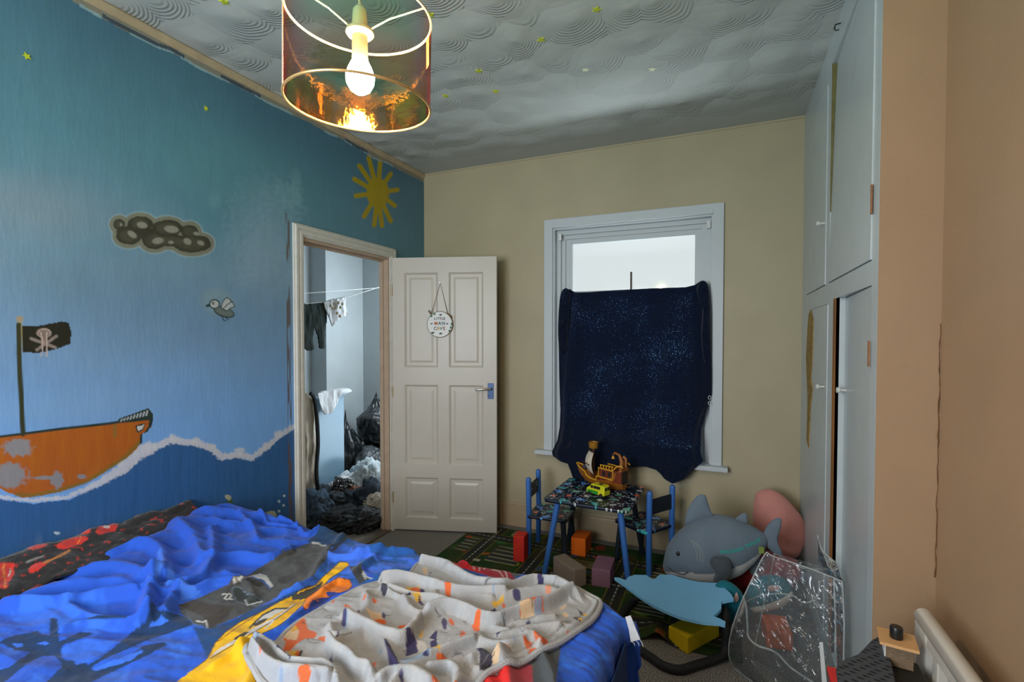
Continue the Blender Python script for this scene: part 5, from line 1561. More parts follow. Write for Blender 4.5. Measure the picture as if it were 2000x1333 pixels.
# dark blue sheet hanging at the foot corner
sh_px = [(1222, 1212), (1226, 1240), (1224, 1290), (1222, 1345), (1190, 1345), (1200, 1300), (1208, 1262), (1212, 1235)]
s, t = np.meshgrid(np.linspace(0, 1, 40), np.linspace(0, 1, 30), indexing='ij')
Sx = BX1 + 0.034 + 0.012 * np.sin(s * 14) * t + 0.004 * t
Sy = 1.16 + 0.29 * s + 0.01 * np.sin(t * 5)
Sz = 0.52 - 0.50 * t
grid_mesh('hanging_sheet', np.stack([Sx, Sy, Sz], -1), mat=M('dark_blue_sheet', (24, 62, 116), 0.85, bump=(90, 0.3, 0.004), var=(8, 0.08)), parent=bed, thick=0.003)
MB().tube([(BX1 + 0.075, 1.30, 0.46), (BX1 + 0.07, 1.18, 0.0)], 0.012, 10).build('foot_strut', M('grey_strut', (120, 118, 108), 0.5, 0.3, var=(20, 0.1)), bed, smooth=True)


def P6(x, y, z=0.60): return atz(x, y, z)


# folds: polylines in pixels on the bed-top plane -> (points, height, near width, far width)
q1 = lambda L: [(a / 3.5725, 960 + b / 3.5725) for a, b in L]
q2 = lambda L: [(300 + a / 3.5725, 960 + b / 3.5725) for a, b in L]
q3 = lambda L: [(460 + a / 4.8825, 1060 + b / 4.8825) for a, b in L]
q4 = lambda L: [(840 + a / 4.762, 1060 + b / 4.762) for a, b in L]
folds = [
    (q1([(60, 640), (250, 590), (420, 565), (650, 545), (850, 555), (1000, 610)]), 0.020, 0.020, 0.05),
    (q1([(-300, 720), (0, 710), (250, 705), (450, 690), (750, 640), (900, 650)]), 0.022, 0.016, 0.05),
    (q1([(-300, 700), (0, 770), (60, 822), (400, 785), (700, 735), (950, 705)]), 0.026, 0.018, 0.04),
    (q1([(470, 800), (650, 870), (900, 890), (1030, 872)]), 0.016, 0.014, 0.03),
    (q1([(450, 475), (700, 465), (900, 412), (1050, 410), (1130, 470), (1150, 600)]), 0.022, 0.02, 0.04),
    (q1([(1000, 160), (1200, 262), (1350, 372), (1400, 500)]), 0.024, 0.02, 0.05),
    (q1([(600, 360), (800, 330), (1000, 270)]), 0.014, 0.015, 0.04),
    (q1([(1070, 600), (1050, 680), (1010, 800), (1030, 860)]), 0.030, 0.022, 0.03),
    (q1([(1260, 680), (1180, 760), (1150, 830)]), 0.022, 0.02, 0.03),
    (q1([(440, 945), (600, 905), (900, 900), (1030, 872)]), 0.012, 0.008, 0.02),
    (q2([(120, 660), (330, 610), (440, 500), (600, 455), (800, 460), (950, 400)]), 0.022, 0.016, 0.035),
    (q2([(10, 690), (250, 690), (420, 640), (560, 620)]), 0.018, 0.014, 0.03),
    (q2([(400, 300), (420, 400), (410, 490)]), 0.016, 0.02, 0.03),
    (q2([(600, 190), (700, 280), (720, 350)]), 0.012, 0.014, 0.02),
    (q2([(740, 175), (800, 230), (900, 250), (1000, 240)]), 0.012, 0.007, 0.012),
    (q2([(880, 200), (1000, 240), (1060, 300), (1150, 270)]), 0.012, 0.008, 0.012),
    (q2([(1180, 270), (1330, 280), (1210, 420), (1080, 600), (900, 700)]), 0.014, 0.02, 0.03),
    (q2([(500, 560), (640, 610), (700, 700)]), 0.010, 0.012, 0.02),
    (q2([(600, 1060), (700, 1180), (640, 1330)]), 0.018, 0.02, 0.03),
    (q2([(420, 1150), (700, 1010), (950, 880), (1250, 600)]), 0.010, 0.012, 0.02),
    (q3([(900, 130), (1200, 110), (1450, 60), (1700, 30)]), 0.014, 0.012, 0.02),
    (q3([(1000, 320), (1150, 250), (1300, 140), (1400, 60)]), 0.014, 0.014, 0.03),
    (q3([(1100, 60), (1180, 110), (1330, 70)]), 0.010, 0.010, 0.02),
    (q4([(280, 90), (300, 130), (340, 160)]), 0.012, 0.008, 0.012),
    (q4([(900, 860), (1000, 900), (1130, 1180), (1150, 1300)]), 0.014, 0.014, 0.02),
    (q4([(640, 1080), (700, 1150), (740, 1300)]), 0.016, 0.016, 0.03),
    (q4([(420, 1180), (520, 1220), (560, 1300)]), 0.012, 0.016, 0.03),
]
fw_ = []
for L, A, w1, w2 in folds:
    sc = smooth_curve(L, 5, False)
    fw_.append(([tuple(P6(x, y, 0.61)[:2]) for x, y in sc], A * 1.5, w1 * 0.85, w2 * 0.75))


def sheet_h(X_, Y_):
    """height of the duvet surface above the bed plane"""
    h = np.zeros_like(X_)
    for L, A, w1, w2 in fw_:
        d, sd = pdist(X_, Y_, L, max(w1, w2) * 2.6, signed=True)
        w = np.where(sd > 0, w2, w1)
        h = h + A * np.exp(-(d / w) ** 2)
    left = 1 / (1 + np.exp((X_ + 1.05) * 6))
    h = h + 0.03 * (fbm(X_ * 3, Y_ * 4, 4, 3) - 0.5) + left * 0.03 * (np.abs(fbm(X_ * 2.0 + Y_ * 2, Y_ * 9 - X_ * 3, 3, 8) - 0.5) * -2 + 0.3)
    h = h + 0.010 * (fbm(X_ * 14, Y_ * 20, 4, 12) - 0.5) + 0.012 * (0.5 - np.abs(fbm(X_ * 7 - Y_ * 3, Y_ * 12 + X_ * 3, 3, 14) - 0.5) * 3) * np.clip((Y_ - 1.0) / 0.4, 0, 1) * np.clip((-0.9 - X_) / 0.3, 0, 1)
    # plumper towards the pillows against the wall
    h = h + 0.055 * np.exp(-((X_ + 2.24) / 0.30) ** 2) * np.clip((Y_ - 0.9) / 0.5, 0, 1) + 0.02 * np.exp(-((X_ + 1.95) / 0.35) ** 2)
    return h


EXX, EYY = -0.325, 1.555            # where the duvet starts to fall at foot and far side
du = np.concatenate([np.linspace(-2.235, EXX, 560), EXX + np.linspace(0.004, 0.125, 40)])
dvv = np.concatenate([np.linspace(0.22, EYY, 390), EYY + np.linspace(0.004, 0.34, 90)])
A_, B_ = np.meshgrid(du, dvv, indexing='ij')


def drape(a, e, r):
    d = np.clip(a - e, 0, None)
    ph = np.clip(d / r, 0, math.pi / 2)
    out = np.where(a > e, e + r * np.sin(ph), a)
    drop = r * (1 - np.cos(ph)) + np.clip(d - r * math.pi / 2, 0, None)
    return out, drop


# the duvet's head edge: leaves a strip by the wall uncovered on the near side
x_start = np.interp(B_, [0.2, 0.55, 0.75, 1.0, 1.2, 1.36, 1.46, 1.6], [-2.02, -2.03, -2.05, -2.13, -2.165, -2.20, -2.236, -2.236])
A2 = np.where(A_ < -1.9, -1.9 + (A_ + 1.9) * ((x_start + 1.9) / (-2.235 + 1.9)), A_)
DX, d1 = drape(A2, EXX + 0.035 * np.clip((B_ - 1.38) / 0.12, 0, 1) ** 2, 0.05)
DY, d2 = drape(B_ + 0.0, EYY - 0.10 * np.clip((A_ + 0.50) / 0.22, 0, 1) ** 2, 0.06)
H0 = sheet_h(A2, B_)
flat = np.clip(1 - (d1 + d2) / 0.06, 0, 1)
H0 = H0 * (0.25 + 0.75 * np.clip((A2 - x_start) / 0.12, 0, 1))
DZ = 0.585 + H0 * (0.3 + 0.7 * flat) - np.maximum(d1, d2) - 0.3 * np.minimum(d1, d2)
rip = (fbm(B_ * 22, A_ * 3, 3, 21) - 0.5)
DX = DX + np.clip(d1 / 0.05, 0, 1) * (0.030 * rip) + 0.0
DY = DY + np.clip(d2 / 0.05, 0, 1) * 0.03 * (fbm(A_ * 16, B_ * 3, 3, 25) - 0.5)
pk = np.clip(d1 / 0.05, 0, 1) * np.clip((0.10 - np.abs(B_ - 1.0)) / 0.1, 0, 0)
near_hem = (A_ > EXX - 0.12) & (A_ < EXX + 0.1)
DZ = DZ + 0.016 * (fbm(B_ * 34 + A_ * 9, A_ * 7, 3, 91) - 0.5) * np.exp(-((A_ - EXX) / 0.07) ** 2)
head_roll = np.clip((x_start + 0.05 - A2) / 0.05, 0, 1)
DZ = DZ - 0.03 * head_roll ** 2 * (B_ < 1.45)
DZ = np.maximum(DZ, 0.12)
DV = np.stack([DX, DY, DZ], -1)
PP = topx(np.stack([DX, DY, np.minimum(DZ, 0.605)], -1))
px, py = PP[..., 0], PP[..., 1]
n5 = fbm(px / 40, py / 26, 4, 31)
base = np.ones(px.shape + (3,)) * lin((36, 86, 196))
bl = lambda c_: lin(c_)
P = Painter(px, py, base)
# printed sky: lighter and darker blue brush areas
P.mixin(np.clip((n5 - 0.52) * 9, 0, 1) * (py > 1150 - (px - 300) * 0.05) * 1.0, (52, 112, 222), 0.7)
P.poly(q2([(1380, 290), (1700, 330), (2200, 360), (2300, 640), (1900, 800), (1300, 620), (1100, 620), (1250, 420)]), (36, 92, 168), 0.9)
P.mixin(((px > 640) & (px < 900) & (py < 1130) & (fbm(px / 30, py / 13, 3, 41) > 0.55)).astype(float), (62, 112, 226), 0.9)
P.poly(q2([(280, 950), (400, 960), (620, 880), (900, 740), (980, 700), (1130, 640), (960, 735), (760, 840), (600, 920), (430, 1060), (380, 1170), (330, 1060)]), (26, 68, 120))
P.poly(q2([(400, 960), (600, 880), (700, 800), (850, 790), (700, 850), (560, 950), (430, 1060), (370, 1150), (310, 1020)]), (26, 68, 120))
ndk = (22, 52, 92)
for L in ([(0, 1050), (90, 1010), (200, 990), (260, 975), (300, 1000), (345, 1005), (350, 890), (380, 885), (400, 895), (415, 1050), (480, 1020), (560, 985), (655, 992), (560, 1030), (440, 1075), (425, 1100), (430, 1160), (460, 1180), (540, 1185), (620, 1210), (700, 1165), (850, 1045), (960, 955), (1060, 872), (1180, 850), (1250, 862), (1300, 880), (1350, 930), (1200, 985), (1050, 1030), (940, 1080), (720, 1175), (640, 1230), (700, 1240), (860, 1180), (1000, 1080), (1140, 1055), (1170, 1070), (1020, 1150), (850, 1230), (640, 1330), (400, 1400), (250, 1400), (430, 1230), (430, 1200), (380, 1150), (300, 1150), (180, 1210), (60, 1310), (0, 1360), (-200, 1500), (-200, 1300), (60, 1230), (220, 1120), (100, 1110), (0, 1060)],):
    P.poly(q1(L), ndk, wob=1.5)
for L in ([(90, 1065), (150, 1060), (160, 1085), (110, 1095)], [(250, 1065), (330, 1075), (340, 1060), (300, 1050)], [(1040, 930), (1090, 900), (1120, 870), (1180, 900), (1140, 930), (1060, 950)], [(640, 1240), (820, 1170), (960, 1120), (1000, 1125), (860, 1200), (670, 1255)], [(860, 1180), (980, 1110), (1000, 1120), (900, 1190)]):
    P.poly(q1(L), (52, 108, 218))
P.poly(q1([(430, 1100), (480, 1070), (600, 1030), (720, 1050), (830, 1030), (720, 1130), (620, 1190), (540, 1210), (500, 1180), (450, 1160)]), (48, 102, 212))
P.line(q1([(450, 945), (600, 905), (880, 905)]), 3.5, ndk)
# lit fold ridges painted in as lighter blue patches
for L in ([(1100, 470), (1130, 460), (1150, 600), (1080, 660)], [(1190, 520), (1230, 640), (1150, 700)], [(1260, 690), (1400, 700), (1360, 740), (1260, 770)]): P.poly(q1(L), (66, 120, 224), 0.8)
# grey printed garment band
g0 = q2([(172, 795), (330, 740), (480, 670), (680, 575), (720, 545), (900, 440), (1060, 370), (1110, 355), (1200, 385), (1250, 400), (1110, 590), (1010, 650), (900, 690), (860, 740), (700, 820), (600, 870), (390, 965), (340, 935), (285, 930), (190, 850)])
P.poly(g0, (74, 76, 76), wob=1)
gm = inpoly(px, py, g0).astype(float)
P.mixin(gm * np.clip((fbm(px / 20, py / 14, 3, 51) - 0.42) * 5, 0, 1), (54, 54, 54), 0.7)
P.poly(q2([(172, 795), (280, 765), (420, 790), (560, 800), (520, 870), (390, 960), (350, 880), (250, 830)]), (58, 50, 42), 0.8)
P.poly(q2([(1060, 360), (1180, 262), (1240, 250), (1330, 275), (1385, 290), (1250, 410), (1200, 385), (1110, 355)]), (30, 62, 98))
P.line(q2([(1385, 292), (1240, 430), (1110, 590)]), 3, (64, 66, 64))
P.line(q2([(1110, 360), (1150, 365), (1175, 382), (1200, 380)]), 4, (176, 180, 180))
P.poly(q2([(640, 600), (740, 575), (790, 590), (835, 665), (815, 675), (770, 620), (700, 600)]), (184, 186, 184)); P.line(q2([(680, 595), (760, 625), (815, 680)]), 2, (44, 92, 190))
P.line(q2([(560, 640), (640, 605)]), 3, (184, 186, 184))
tg = q2([(555, 670), (600, 670), (650, 720), (700, 720), (760, 770), (730, 800), (660, 795), (580, 770), (545, 700)])
P.poly(tg, (44, 52, 50)); P.line(tg + tg[:1], 1.6, (96, 112, 128))
P.line(q2([(640, 760), (655, 795), (700, 785), (755, 770)]), 2.6, (190, 192, 190))
P.line(q2([(300, 905), (340, 915), (365, 905), (375, 950)]), 3, (190, 192, 190)); P.line(q2([(180, 830), (230, 850), (270, 920), (380, 960)]), 1.4, (88, 110, 140))
for o_ in (0, 32):   # printed 22
    P.line(q2([(480 + o_, 722), (500 + o_, 712 + 2), (512 + o_, 730), (492 + o_, 752), (518 + o_, 756)]), 2.0, (200, 200, 196))
# yellow figure
ye = (226, 176, 20)
yl = q2([(160, 1333), (270, 1250), (380, 1165), (430, 1060), (500, 985), (600, 915), (760, 838), (880, 770), (960, 735), (1040, 685), (1130, 655), (1180, 600), (1240, 550), (1300, 492), (1350, 495), (1366, 515), (1310, 560), (1230, 610), (1170, 680), (1080, 760), (1000, 830), (900, 930), (700, 1020), (650, 1110), (760, 1230), (860, 1400), (160, 1500)])
P.poly(yl, ye); P.line(yl[1:24], 1.6, (60, 40, 20), 0.9)
P.poly(q2([(960, 735), (1040, 700), (1130, 665), (1185, 625), (1160, 680), (1090, 735), (1000, 770), (970, 765)]), (60, 62, 56))
P.poly(q2([(960, 765), (1020, 755), (1040, 780), (960, 860), (900, 900), (860, 850), (930, 820)]), (214, 160, 20))
P.poly(q2([(690, 945), (760, 870), (850, 822), (930, 820), (800, 890), (730, 930)]), (190, 190, 186)); P.line(q2([(670, 955), (760, 865), (850, 820), (940, 818)]), 3.2, (54, 54, 50))
P.poly(q2([(400, 1160), (440, 1110), (560, 1040), (690, 960), (850, 880), (990, 780), (980, 800), (850, 900), (640, 1010), (480, 1110)]), (196, 192, 190)); P.line(q2([(400, 1165), (560, 1070), (690, 990), (860, 890), (990, 790)]), 1.6, (54, 50, 44))
P.ell(*q2([(610, 1010)])[0], 16, 3.5, (64, 60, 52), -28); P.ell(*q2([(745, 915)])[0], 15, 3.5, (64, 60, 52), -28)
P.line(q2([(780, 960), (835, 905)]), 3, (196, 192, 190)); P.line(q2([(430, 1060), (600, 940), (740, 850)]), 1.4, (120, 40, 20)); P.line(q2([(620, 1120), (650, 1090)]), 2.2, (200, 196, 190))
P.mixin(inpoly(px, py, yl).astype(float) * ((px > 480) & (py > 1290)).astype(float) * np.clip((vn(px / 40, py / 30, 4) - 0.35) * 6, 0, 1), (226, 120, 30), 0.9)
ol = q2([(1040, 800), (1060, 750), (1120, 710), (1180, 660), (1240, 630), (1290, 600), (1370, 620), (1385, 660), (1360, 690), (1300, 710), (1240, 735), (1150, 770), (1060, 830)])
P.poly(ol, (232, 128, 34)); P.line(ol + ol[:1], 1.5, (90, 40, 20))
P.poly(q2([(1080, 800), (1110, 755), (1180, 745), (1240, 740), (1180, 790), (1080, 850)]), (36, 56, 130)); P.poly(q2([(1200, 705), (1240, 700), (1310, 710), (1240, 735), (1215, 735)]), (36, 56, 130))
P.line(q2([(1060, 790), (1110, 750), (1150, 765)]), 2, (232, 128, 34))
# grey and white print right of the yellow
P.poly(q3([(1080, 230), (1200, 220), (1240, 250), (1290, 340), (1180, 400), (1130, 320)]), (62, 66, 70))
P.poly(q3([(1200, 230), (1250, 240), (1330, 330), (1290, 350), (1240, 300)]), (44, 84, 190)); P.line(q3([(1215, 280), (1250, 330), (1300, 345)]), 2.5, (190, 196, 196)); P.line(q3([(1210, 300), (1240, 350)]), 2, (190, 196, 196))
# red band with number at the far edge
rd = q4([(-20, 110), (0, 78), (50, 62), (230, 88), (300, 105), (480, 160), (560, 215), (700, 330), (600, 330), (300, 240), (100, 170), (-60, 150)])
P.poly(rd, (196, 40, 52)); P.poly(q4([(380, 200), (640, 205), (760, 290), (790, 350), (560, 330)]), (150, 26, 40))
P.poly(q4([(470, 145), (700, 165), (950, 205), (965, 245), (860, 290), (790, 340), (740, 270), (600, 205), (530, 190)]), (72, 82, 86))
P.line(q4([(165, 130), (205, 92)]), 2.2, (220, 214, 214)); P.line(q4([(-20, 110), (10, 80)]), 1.5, (220, 214, 214))
for L in ([(30, 120), (60, 95), (70, 120), (50, 130)], [(80, 130), (95, 100), (110, 125)], [(120, 140), (160, 112)]): P.line(q4(L), 3, (232, 190, 50))
P.line(q4([(400, 215), (460, 212), (460, 260)]), 2, (210, 200, 196)); P.line(q4([(400, 215), (410, 250)]), 2, (210, 200, 196))
P.line(q4([(500, 250), (530, 218), (620, 222), (700, 270), (720, 335)]), 2, (210, 200, 196)); P.line(q4([(575, 255), (640, 265), (680, 320)]), 1.6, (210, 200, 196))
P.poly(q4([(585, 175), (620, 160), (700, 175), (750, 210), (720, 222), (640, 215), (600, 205)]), (196, 60, 70)); P.line(q4([(600, 200), (660, 205), (700, 180), (740, 215)]), 1.8, (216, 210, 210))
for L in ([(720, 255), (745, 240)], [(745, 262), (770, 238)], [(770, 270), (800, 235)], [(780, 245), (810, 250)]): P.line(q4(L), 1.8, (210, 214, 214))
# near lower right: red, dull red, grey
P.poly(q4([(300, 1400), (340, 1290), (370, 1190), (500, 1130), (640, 1070), (745, 1040), (745, 1400)]), (216, 36, 34))
P.poly(q4([(740, 1030), (830, 1100), (950, 1150), (965, 1400), (742, 1400)]), (166, 60, 72))
P.poly(q4([(745, 1060), (800, 1020), (1000, 950), (1215, 820), (1225, 900), (1195, 1120), (1160, 1400), (960, 1400), (950, 1150), (830, 1100)]), (74, 80, 84))
P.poly(q4([(1215, 800), (1420, 700), (1430, 820), (1390, 880), (1215, 850)]), (34, 84, 190), 0.5)
P.line(q4([(250, 1250), (290, 1290)]), 2, (40, 40, 40))
duvm = M('printed_cotton', rough=0.8, attr='Col', bump=(420, 0.12, 0.002), sheen=0.12, spec=0.25)
nt = duvm.node_tree; bs = nt.nodes['Principled BSDF']
tcn = [n for n in nt.nodes if n.type == 'TEX_COORD'][0]
n1 = nt.nodes.new('ShaderNodeTexNoise'); n1.inputs['Scale'].default_value = 22; n1.inputs['Detail'].default_value = 4; n1.inputs['Distortion'].default_value = 0.8
nt.links.new(tcn.outputs['Object'], n1.inputs['Vector'])
b0 = [n for n in nt.nodes if n.type == 'BUMP'][0]
bp = nt.nodes.new('ShaderNodeBump'); bp.inputs['Strength'].default_value = 0.35; bp.inputs['Distance'].default_value = 0.008
nt.links.new(n1.outputs['Fac'], bp.inputs['Height']); nt.links.new(b0.outputs[0], bp.inputs['Normal']); nt.links.new(bp.outputs[0], bs.inputs['Normal'])
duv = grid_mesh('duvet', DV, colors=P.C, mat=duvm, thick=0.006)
tag(duv, 'rumpled bright blue duvet with a yellow, grey and red print spread over the bed', 'duvet')
c_ = Vector(at(1232, 1222, 1.42))
ct = MB()
lab_px = [(1221, 1206), (1231, 1203), (1240, 1225), (1250, 1250), (1232, 1255), (1228, 1230)]
Vl = [at(x, y, 1.43) for x, y in lab_px]
ct.add([tuple(v) for v in Vl] + [(v[0] + .001, v[1] + 0.002, v[2]) for v in Vl], [tuple(range(6)), tuple(range(6, 12))[::-1]] + [(k, (k + 1) % 6, 6 + (k + 1) % 6, 6 + k) for k in range(6)])
for a_, b_ in (((1234, 1254), (1240, 1262)), ((1243, 1253), (1248, 1262)), ((1249, 1250), (1256, 1264))): ct.tube([at(*a_, 1.43), at((a_[0] + b_[0]) / 2 + 2, (a_[1] + b_[1]) / 2, 1.43), at(*b_, 1.43)], 0.001, 5)
ct.build('care_label', M('white_care_label', (200, 202, 204), 0.7, var=(80, 0.08)), duv)

# red and black bedding between duvet and wall
s, t = np.meshgrid(np.linspace(0, 1, 200), np.linspace(0, 1, 46), indexing='ij')
Ry = 0.45 + s * 1.02
Rx = -2.236 + t * (0.20 - 0.13 * np.clip((s - 0.55) / 0.45, 0, 1))
crest = 0.655 + 0.018 * (fbm(s * 9, s * 0, 3, 4) - 0.5) + 0.012 * np.abs(np.sin(s * 17))
Rz = crest - 0.05 * t ** 2 - 0.012 * (1 - np.exp(-((t - 0.15) / 0.2) ** 2)) + 0.02 * (fbm(s * 24, t * 4, 3, 6) - 0.5)
RV = np.stack([Rx, Ry, Rz], -1)
pq = topx(RV); px, py = pq[..., 0], pq[..., 1]
C = np.ones(px.shape + (3,)) * lin((22, 20, 18))
P = Painter(px, py, C)
rdc = (200, 40, 24)
for L in ([(0, 520), (80, 515), (110, 540), (95, 600), (40, 690), (-20, 700), (-20, 520)], [(170, 405), (320, 385), (325, 400), (230, 435)], [(370, 395), (500, 340), (600, 330), (615, 350), (560, 385), (420, 425)], [(200, 580), (210, 545), (260, 515), (330, 510), (360, 500), (230, 590)], [(520, 320), (560, 285), (640, 275), (640, 300), (560, 325)], [(660, 300), (680, 265), (740, 240), (820, 245), (800, 290), (700, 320)], [(780, 235), (880, 200), (910, 160), (1030, 140), (1000, 170), (880, 215)], [(1190, 110), (1210, 85), (1260, 85), (1275, 105)]):
    P.poly(q1(L), rdc, wob=2)
P.line(q1([(20, 530), (15, 620), (30, 680)]), 4, (220, 130, 40)); P.line(q1([(65, 560), (60, 610)]), 3, (200, 200, 200))
P.line(q1([(190, 510), (240, 490), (300, 470)]), 4, (120, 120, 116)); P.line(q1([(310, 515), (400, 475), (480, 435)]), 5, (190, 120, 40), 0.9)
P.ell(*q1([(740, 265)])[0], 6, 2.5, (200, 190, 186)); P.line(q1([(530, 325), (545, 300)]), 2, (180, 190, 180)); P.line(q1([(240, 400), (245, 430)]), 1.5, (30, 20, 16)); P.line(q1([(560, 340), (540, 380)]), 1.5, (230, 130, 40))
P.ell(*q1([(1235, 103)])[0], 3, 1.5, (210, 200, 196))
P.mixin(((vn(px / 9, py / 5, 61) > 0.86)).astype(float), rdc, 0.5)
rb = grid_mesh('red_black_blanket', RV, colors=P.C, mat=M('red_black_fleece', rough=0.9, attr='Col', bump=(200, 0.4, 0.004), sheen=0.2), thick=0.01)
tag(rb, 'red and black patterned blanket bunched between the duvet and the mural wall', 'blanket')

# fleece throw
ZB = 0.632
out_px = [(481, 1262), (486, 1247), (505, 1241), (540, 1236), (560, 1215), (600, 1186), (660, 1152), (700, 1133), (738, 1118), (750, 1110), (775, 1109), (789, 1112), (803, 1098), (815, 1084), (830, 1081), (870, 1090), (905, 1103), (950, 1122), (990, 1132), (1003, 1131), (1020, 1124), (1045, 1119), (1075, 1122), (1110, 1124), (1150, 1140), (1173, 1153), (1160, 1180), (1130, 1205), (1080, 1236), (1040, 1255), (1015, 1268), (995, 1277), (960, 1290), (930, 1310), (905, 1330), (860, 1380), (700, 1420), (640, 1390), (600, 1345), (560, 1328), (520, 1312), (497, 1294)]
oc = smooth_curve(out_px, 4)
ow = [tuple(P6(x, y, ZB)[:2]) for x, y in oc]
bx = np.array(ow)
nx_, ny_ = int((bx[:, 0].max() - bx[:, 0].min()) / 0.0030), int((bx[:, 1].max() - bx[:, 1].min()) / 0.0030)
gx, gy = np.meshgrid(np.linspace(bx[:, 0].min() - 0.004, bx[:, 0].max() + 0.004, nx_), np.linspace(bx[:, 1].min() - 0.004, bx[:, 1].max() + 0.004, ny_), indexing='ij')
ins = inpoly(gx, gy, ow)
ed = pdist(gx, gy, ow + ow[:1], 0.2)
bf = [
    (q3([(1750, 110), (1953, 150)]) + [(905, 1118), (935, 1133), (975, 1140), (1000, 1134)], 0.030, 0.016, 0.022),
    ([(742, 1118), (790, 1120), (830, 1128), (880, 1143), (940, 1151), (985, 1153)], 0.030, 0.014, 0.02),
    ([(742, 1113), (770, 1110), (790, 1114), (812, 1122)], 0.022, 0.014, 0.02),
    ([(800, 1118), (850, 1135), (900, 1150), (960, 1158)], 0.018, 0.012, 0.016),
    ([(760, 1140), (810, 1150), (870, 1160), (885, 1172)], 0.020, 0.012, 0.018),
    ([(838, 1184), (870, 1177), (905, 1183), (935, 1200), (968, 1206), (1000, 1194), (1060, 1175), (1100, 1153), (1117, 1145)], 0.036, 0.014, 0.024),
    ([(1000, 1135), (1030, 1125), (1050, 1122), (1085, 1128), (1120, 1146)], 0.028, 0.014, 0.03),
    ([(985, 1155), (1010, 1150), (1060, 1140), (1100, 1150)], 0.020, 0.016, 0.03),
    (q4([(480, 700), (700, 740), (800, 690), (1000, 650), (1150, 620)]), 0.014, 0.012, 0.02),
    (q4([(640, 800), (800, 760), (980, 720), (1200, 700)]), 0.016, 0.014, 0.024),
    (q4([(440, 800), (520, 860), (700, 870), (860, 830)]), 0.018, 0.016, 0.025),
    ([(1172, 1154), (1158, 1180), (1128, 1206), (1078, 1236), (1038, 1256), (1000, 1274)], 0.014, 0.012, 0.012),
    ([(483, 1264), (492, 1280), (520, 1296), (560, 1312), (640, 1325)], 0.040, 0.016, 0.022),
    ([(500, 1246), (530, 1262), (560, 1290), (600, 1300), (635, 1303), (655, 1320), (662, 1350)], 0.032, 0.013, 0.018),
    (q3([(890, 960), (950, 1030), (1060, 1100), (1150, 1190), (1260, 1220), (1300, 1300)]), 0.038, 0.014, 0.02),
    (q3([(950, 940), (1120, 860), (1260, 810), (1420, 920)]), 0.020, 0.014, 0.03),
    (q3([(1420, 920), (1470, 1050), (1560, 1200), (1480, 1330)]), 0.022, 0.016, 0.02),
    (q3([(1060, 700), (1250, 780), (1400, 850), (1600, 880), (1760, 700)]), 0.034, 0.014, 0.03),
    (q3([(1360, 840), (1500, 780), (1700, 740)]), 0.016, 0.012, 0.018),
    (q3([(1240, 420), (1250, 560), (1180, 640)]), 0.014, 0.012, 0.018),
    (q3([(900, 760), (930, 860), (1060, 850)]), 0.018, 0.014, 0.022),
    (q3([(1560, 1120), (1700, 1100), (1953, 1010)]), 0.018, 0.014, 0.02),
    (q4([(0, 1000), (180, 930), (400, 850)]), 0.026, 0.012, 0.03),
    (q4([(0, 1130), (180, 1090), (260, 1180), (240, 1300)]), 0.026, 0.016, 0.024),
    (q4([(380, 1000), (470, 960), (560, 1020), (700, 960)]), 0.022, 0.016, 0.022),
    (q3([(1380, 1300), (1480, 1240), (1700, 1225), (1850, 1300)]), 0.030, 0.014, 0.03),
    (q3([(1600, 480), (1650, 560), (1770, 620), (1953, 590)]), 0.020, 0.014, 0.024),
    (q3([(1400, 380), (1560, 470), (1700, 470), (1900, 420)]), 0.016, 0.012, 0.02),
]
hh = np.zeros_like(gx)
for L, A, w1, w2 in bf:
    L = [tuple(P6(x, y, ZB)[:2]) for x, y in smooth_curve(L, 5, False)]
    d, sd = pdist(gx, gy, L, max(w1, w2) * 2.6, signed=True)
    strong = A >= 0.026
    far = np.exp(-(d / (0.85 * w2)) ** 2)
    near = np.exp(-(d / (w1 * (0.75 if strong else 0.8))) ** (5 if strong else 2))
    hh = np.maximum(hh, A * (1.25 if strong else 1.1) * np.where(sd > 0, far, near))
hh = hh + 0.012 * (fbm(gx * 8, gy * 10, 4, 71) - 0.4)
edge_p = 1 - np.exp(-(ed / 0.010) ** 1.5)
hem = 0.006 * np.exp(-((ed - 0.012) / 0.007) ** 2)
gz = 0.585 + sheet_h(gx, gy) + 0.004 + (0.013 + np.clip(hh, -0.008, 1)) * edge_p + hem
PB = np.stack([gx, gy, gz], -1)
pq = topx(np.stack([gx, gy, np.full_like(gx, ZB)], -1)); px, py = pq[..., 0], pq[..., 1]
C = np.ones(px.shape + (3,)) * lin((166, 168, 170))
P = Painter(px, py, C)
P.mixin(np.clip((fbm(px / 30, py / 20, 3, 77) - 0.5) * 5, 0, 1), (180, 178, 176), 0.5)
P.mixin(np.clip((fbm(px / 12, py / 6, 2, 79) - 0.6) * 7, 0, 1), (176, 184, 190), 0.5)
og, nv, cr_, yl_, pb = (214, 100, 44), (50, 44, 92), (214, 186, 150), (216, 170, 60), (140, 158, 180)
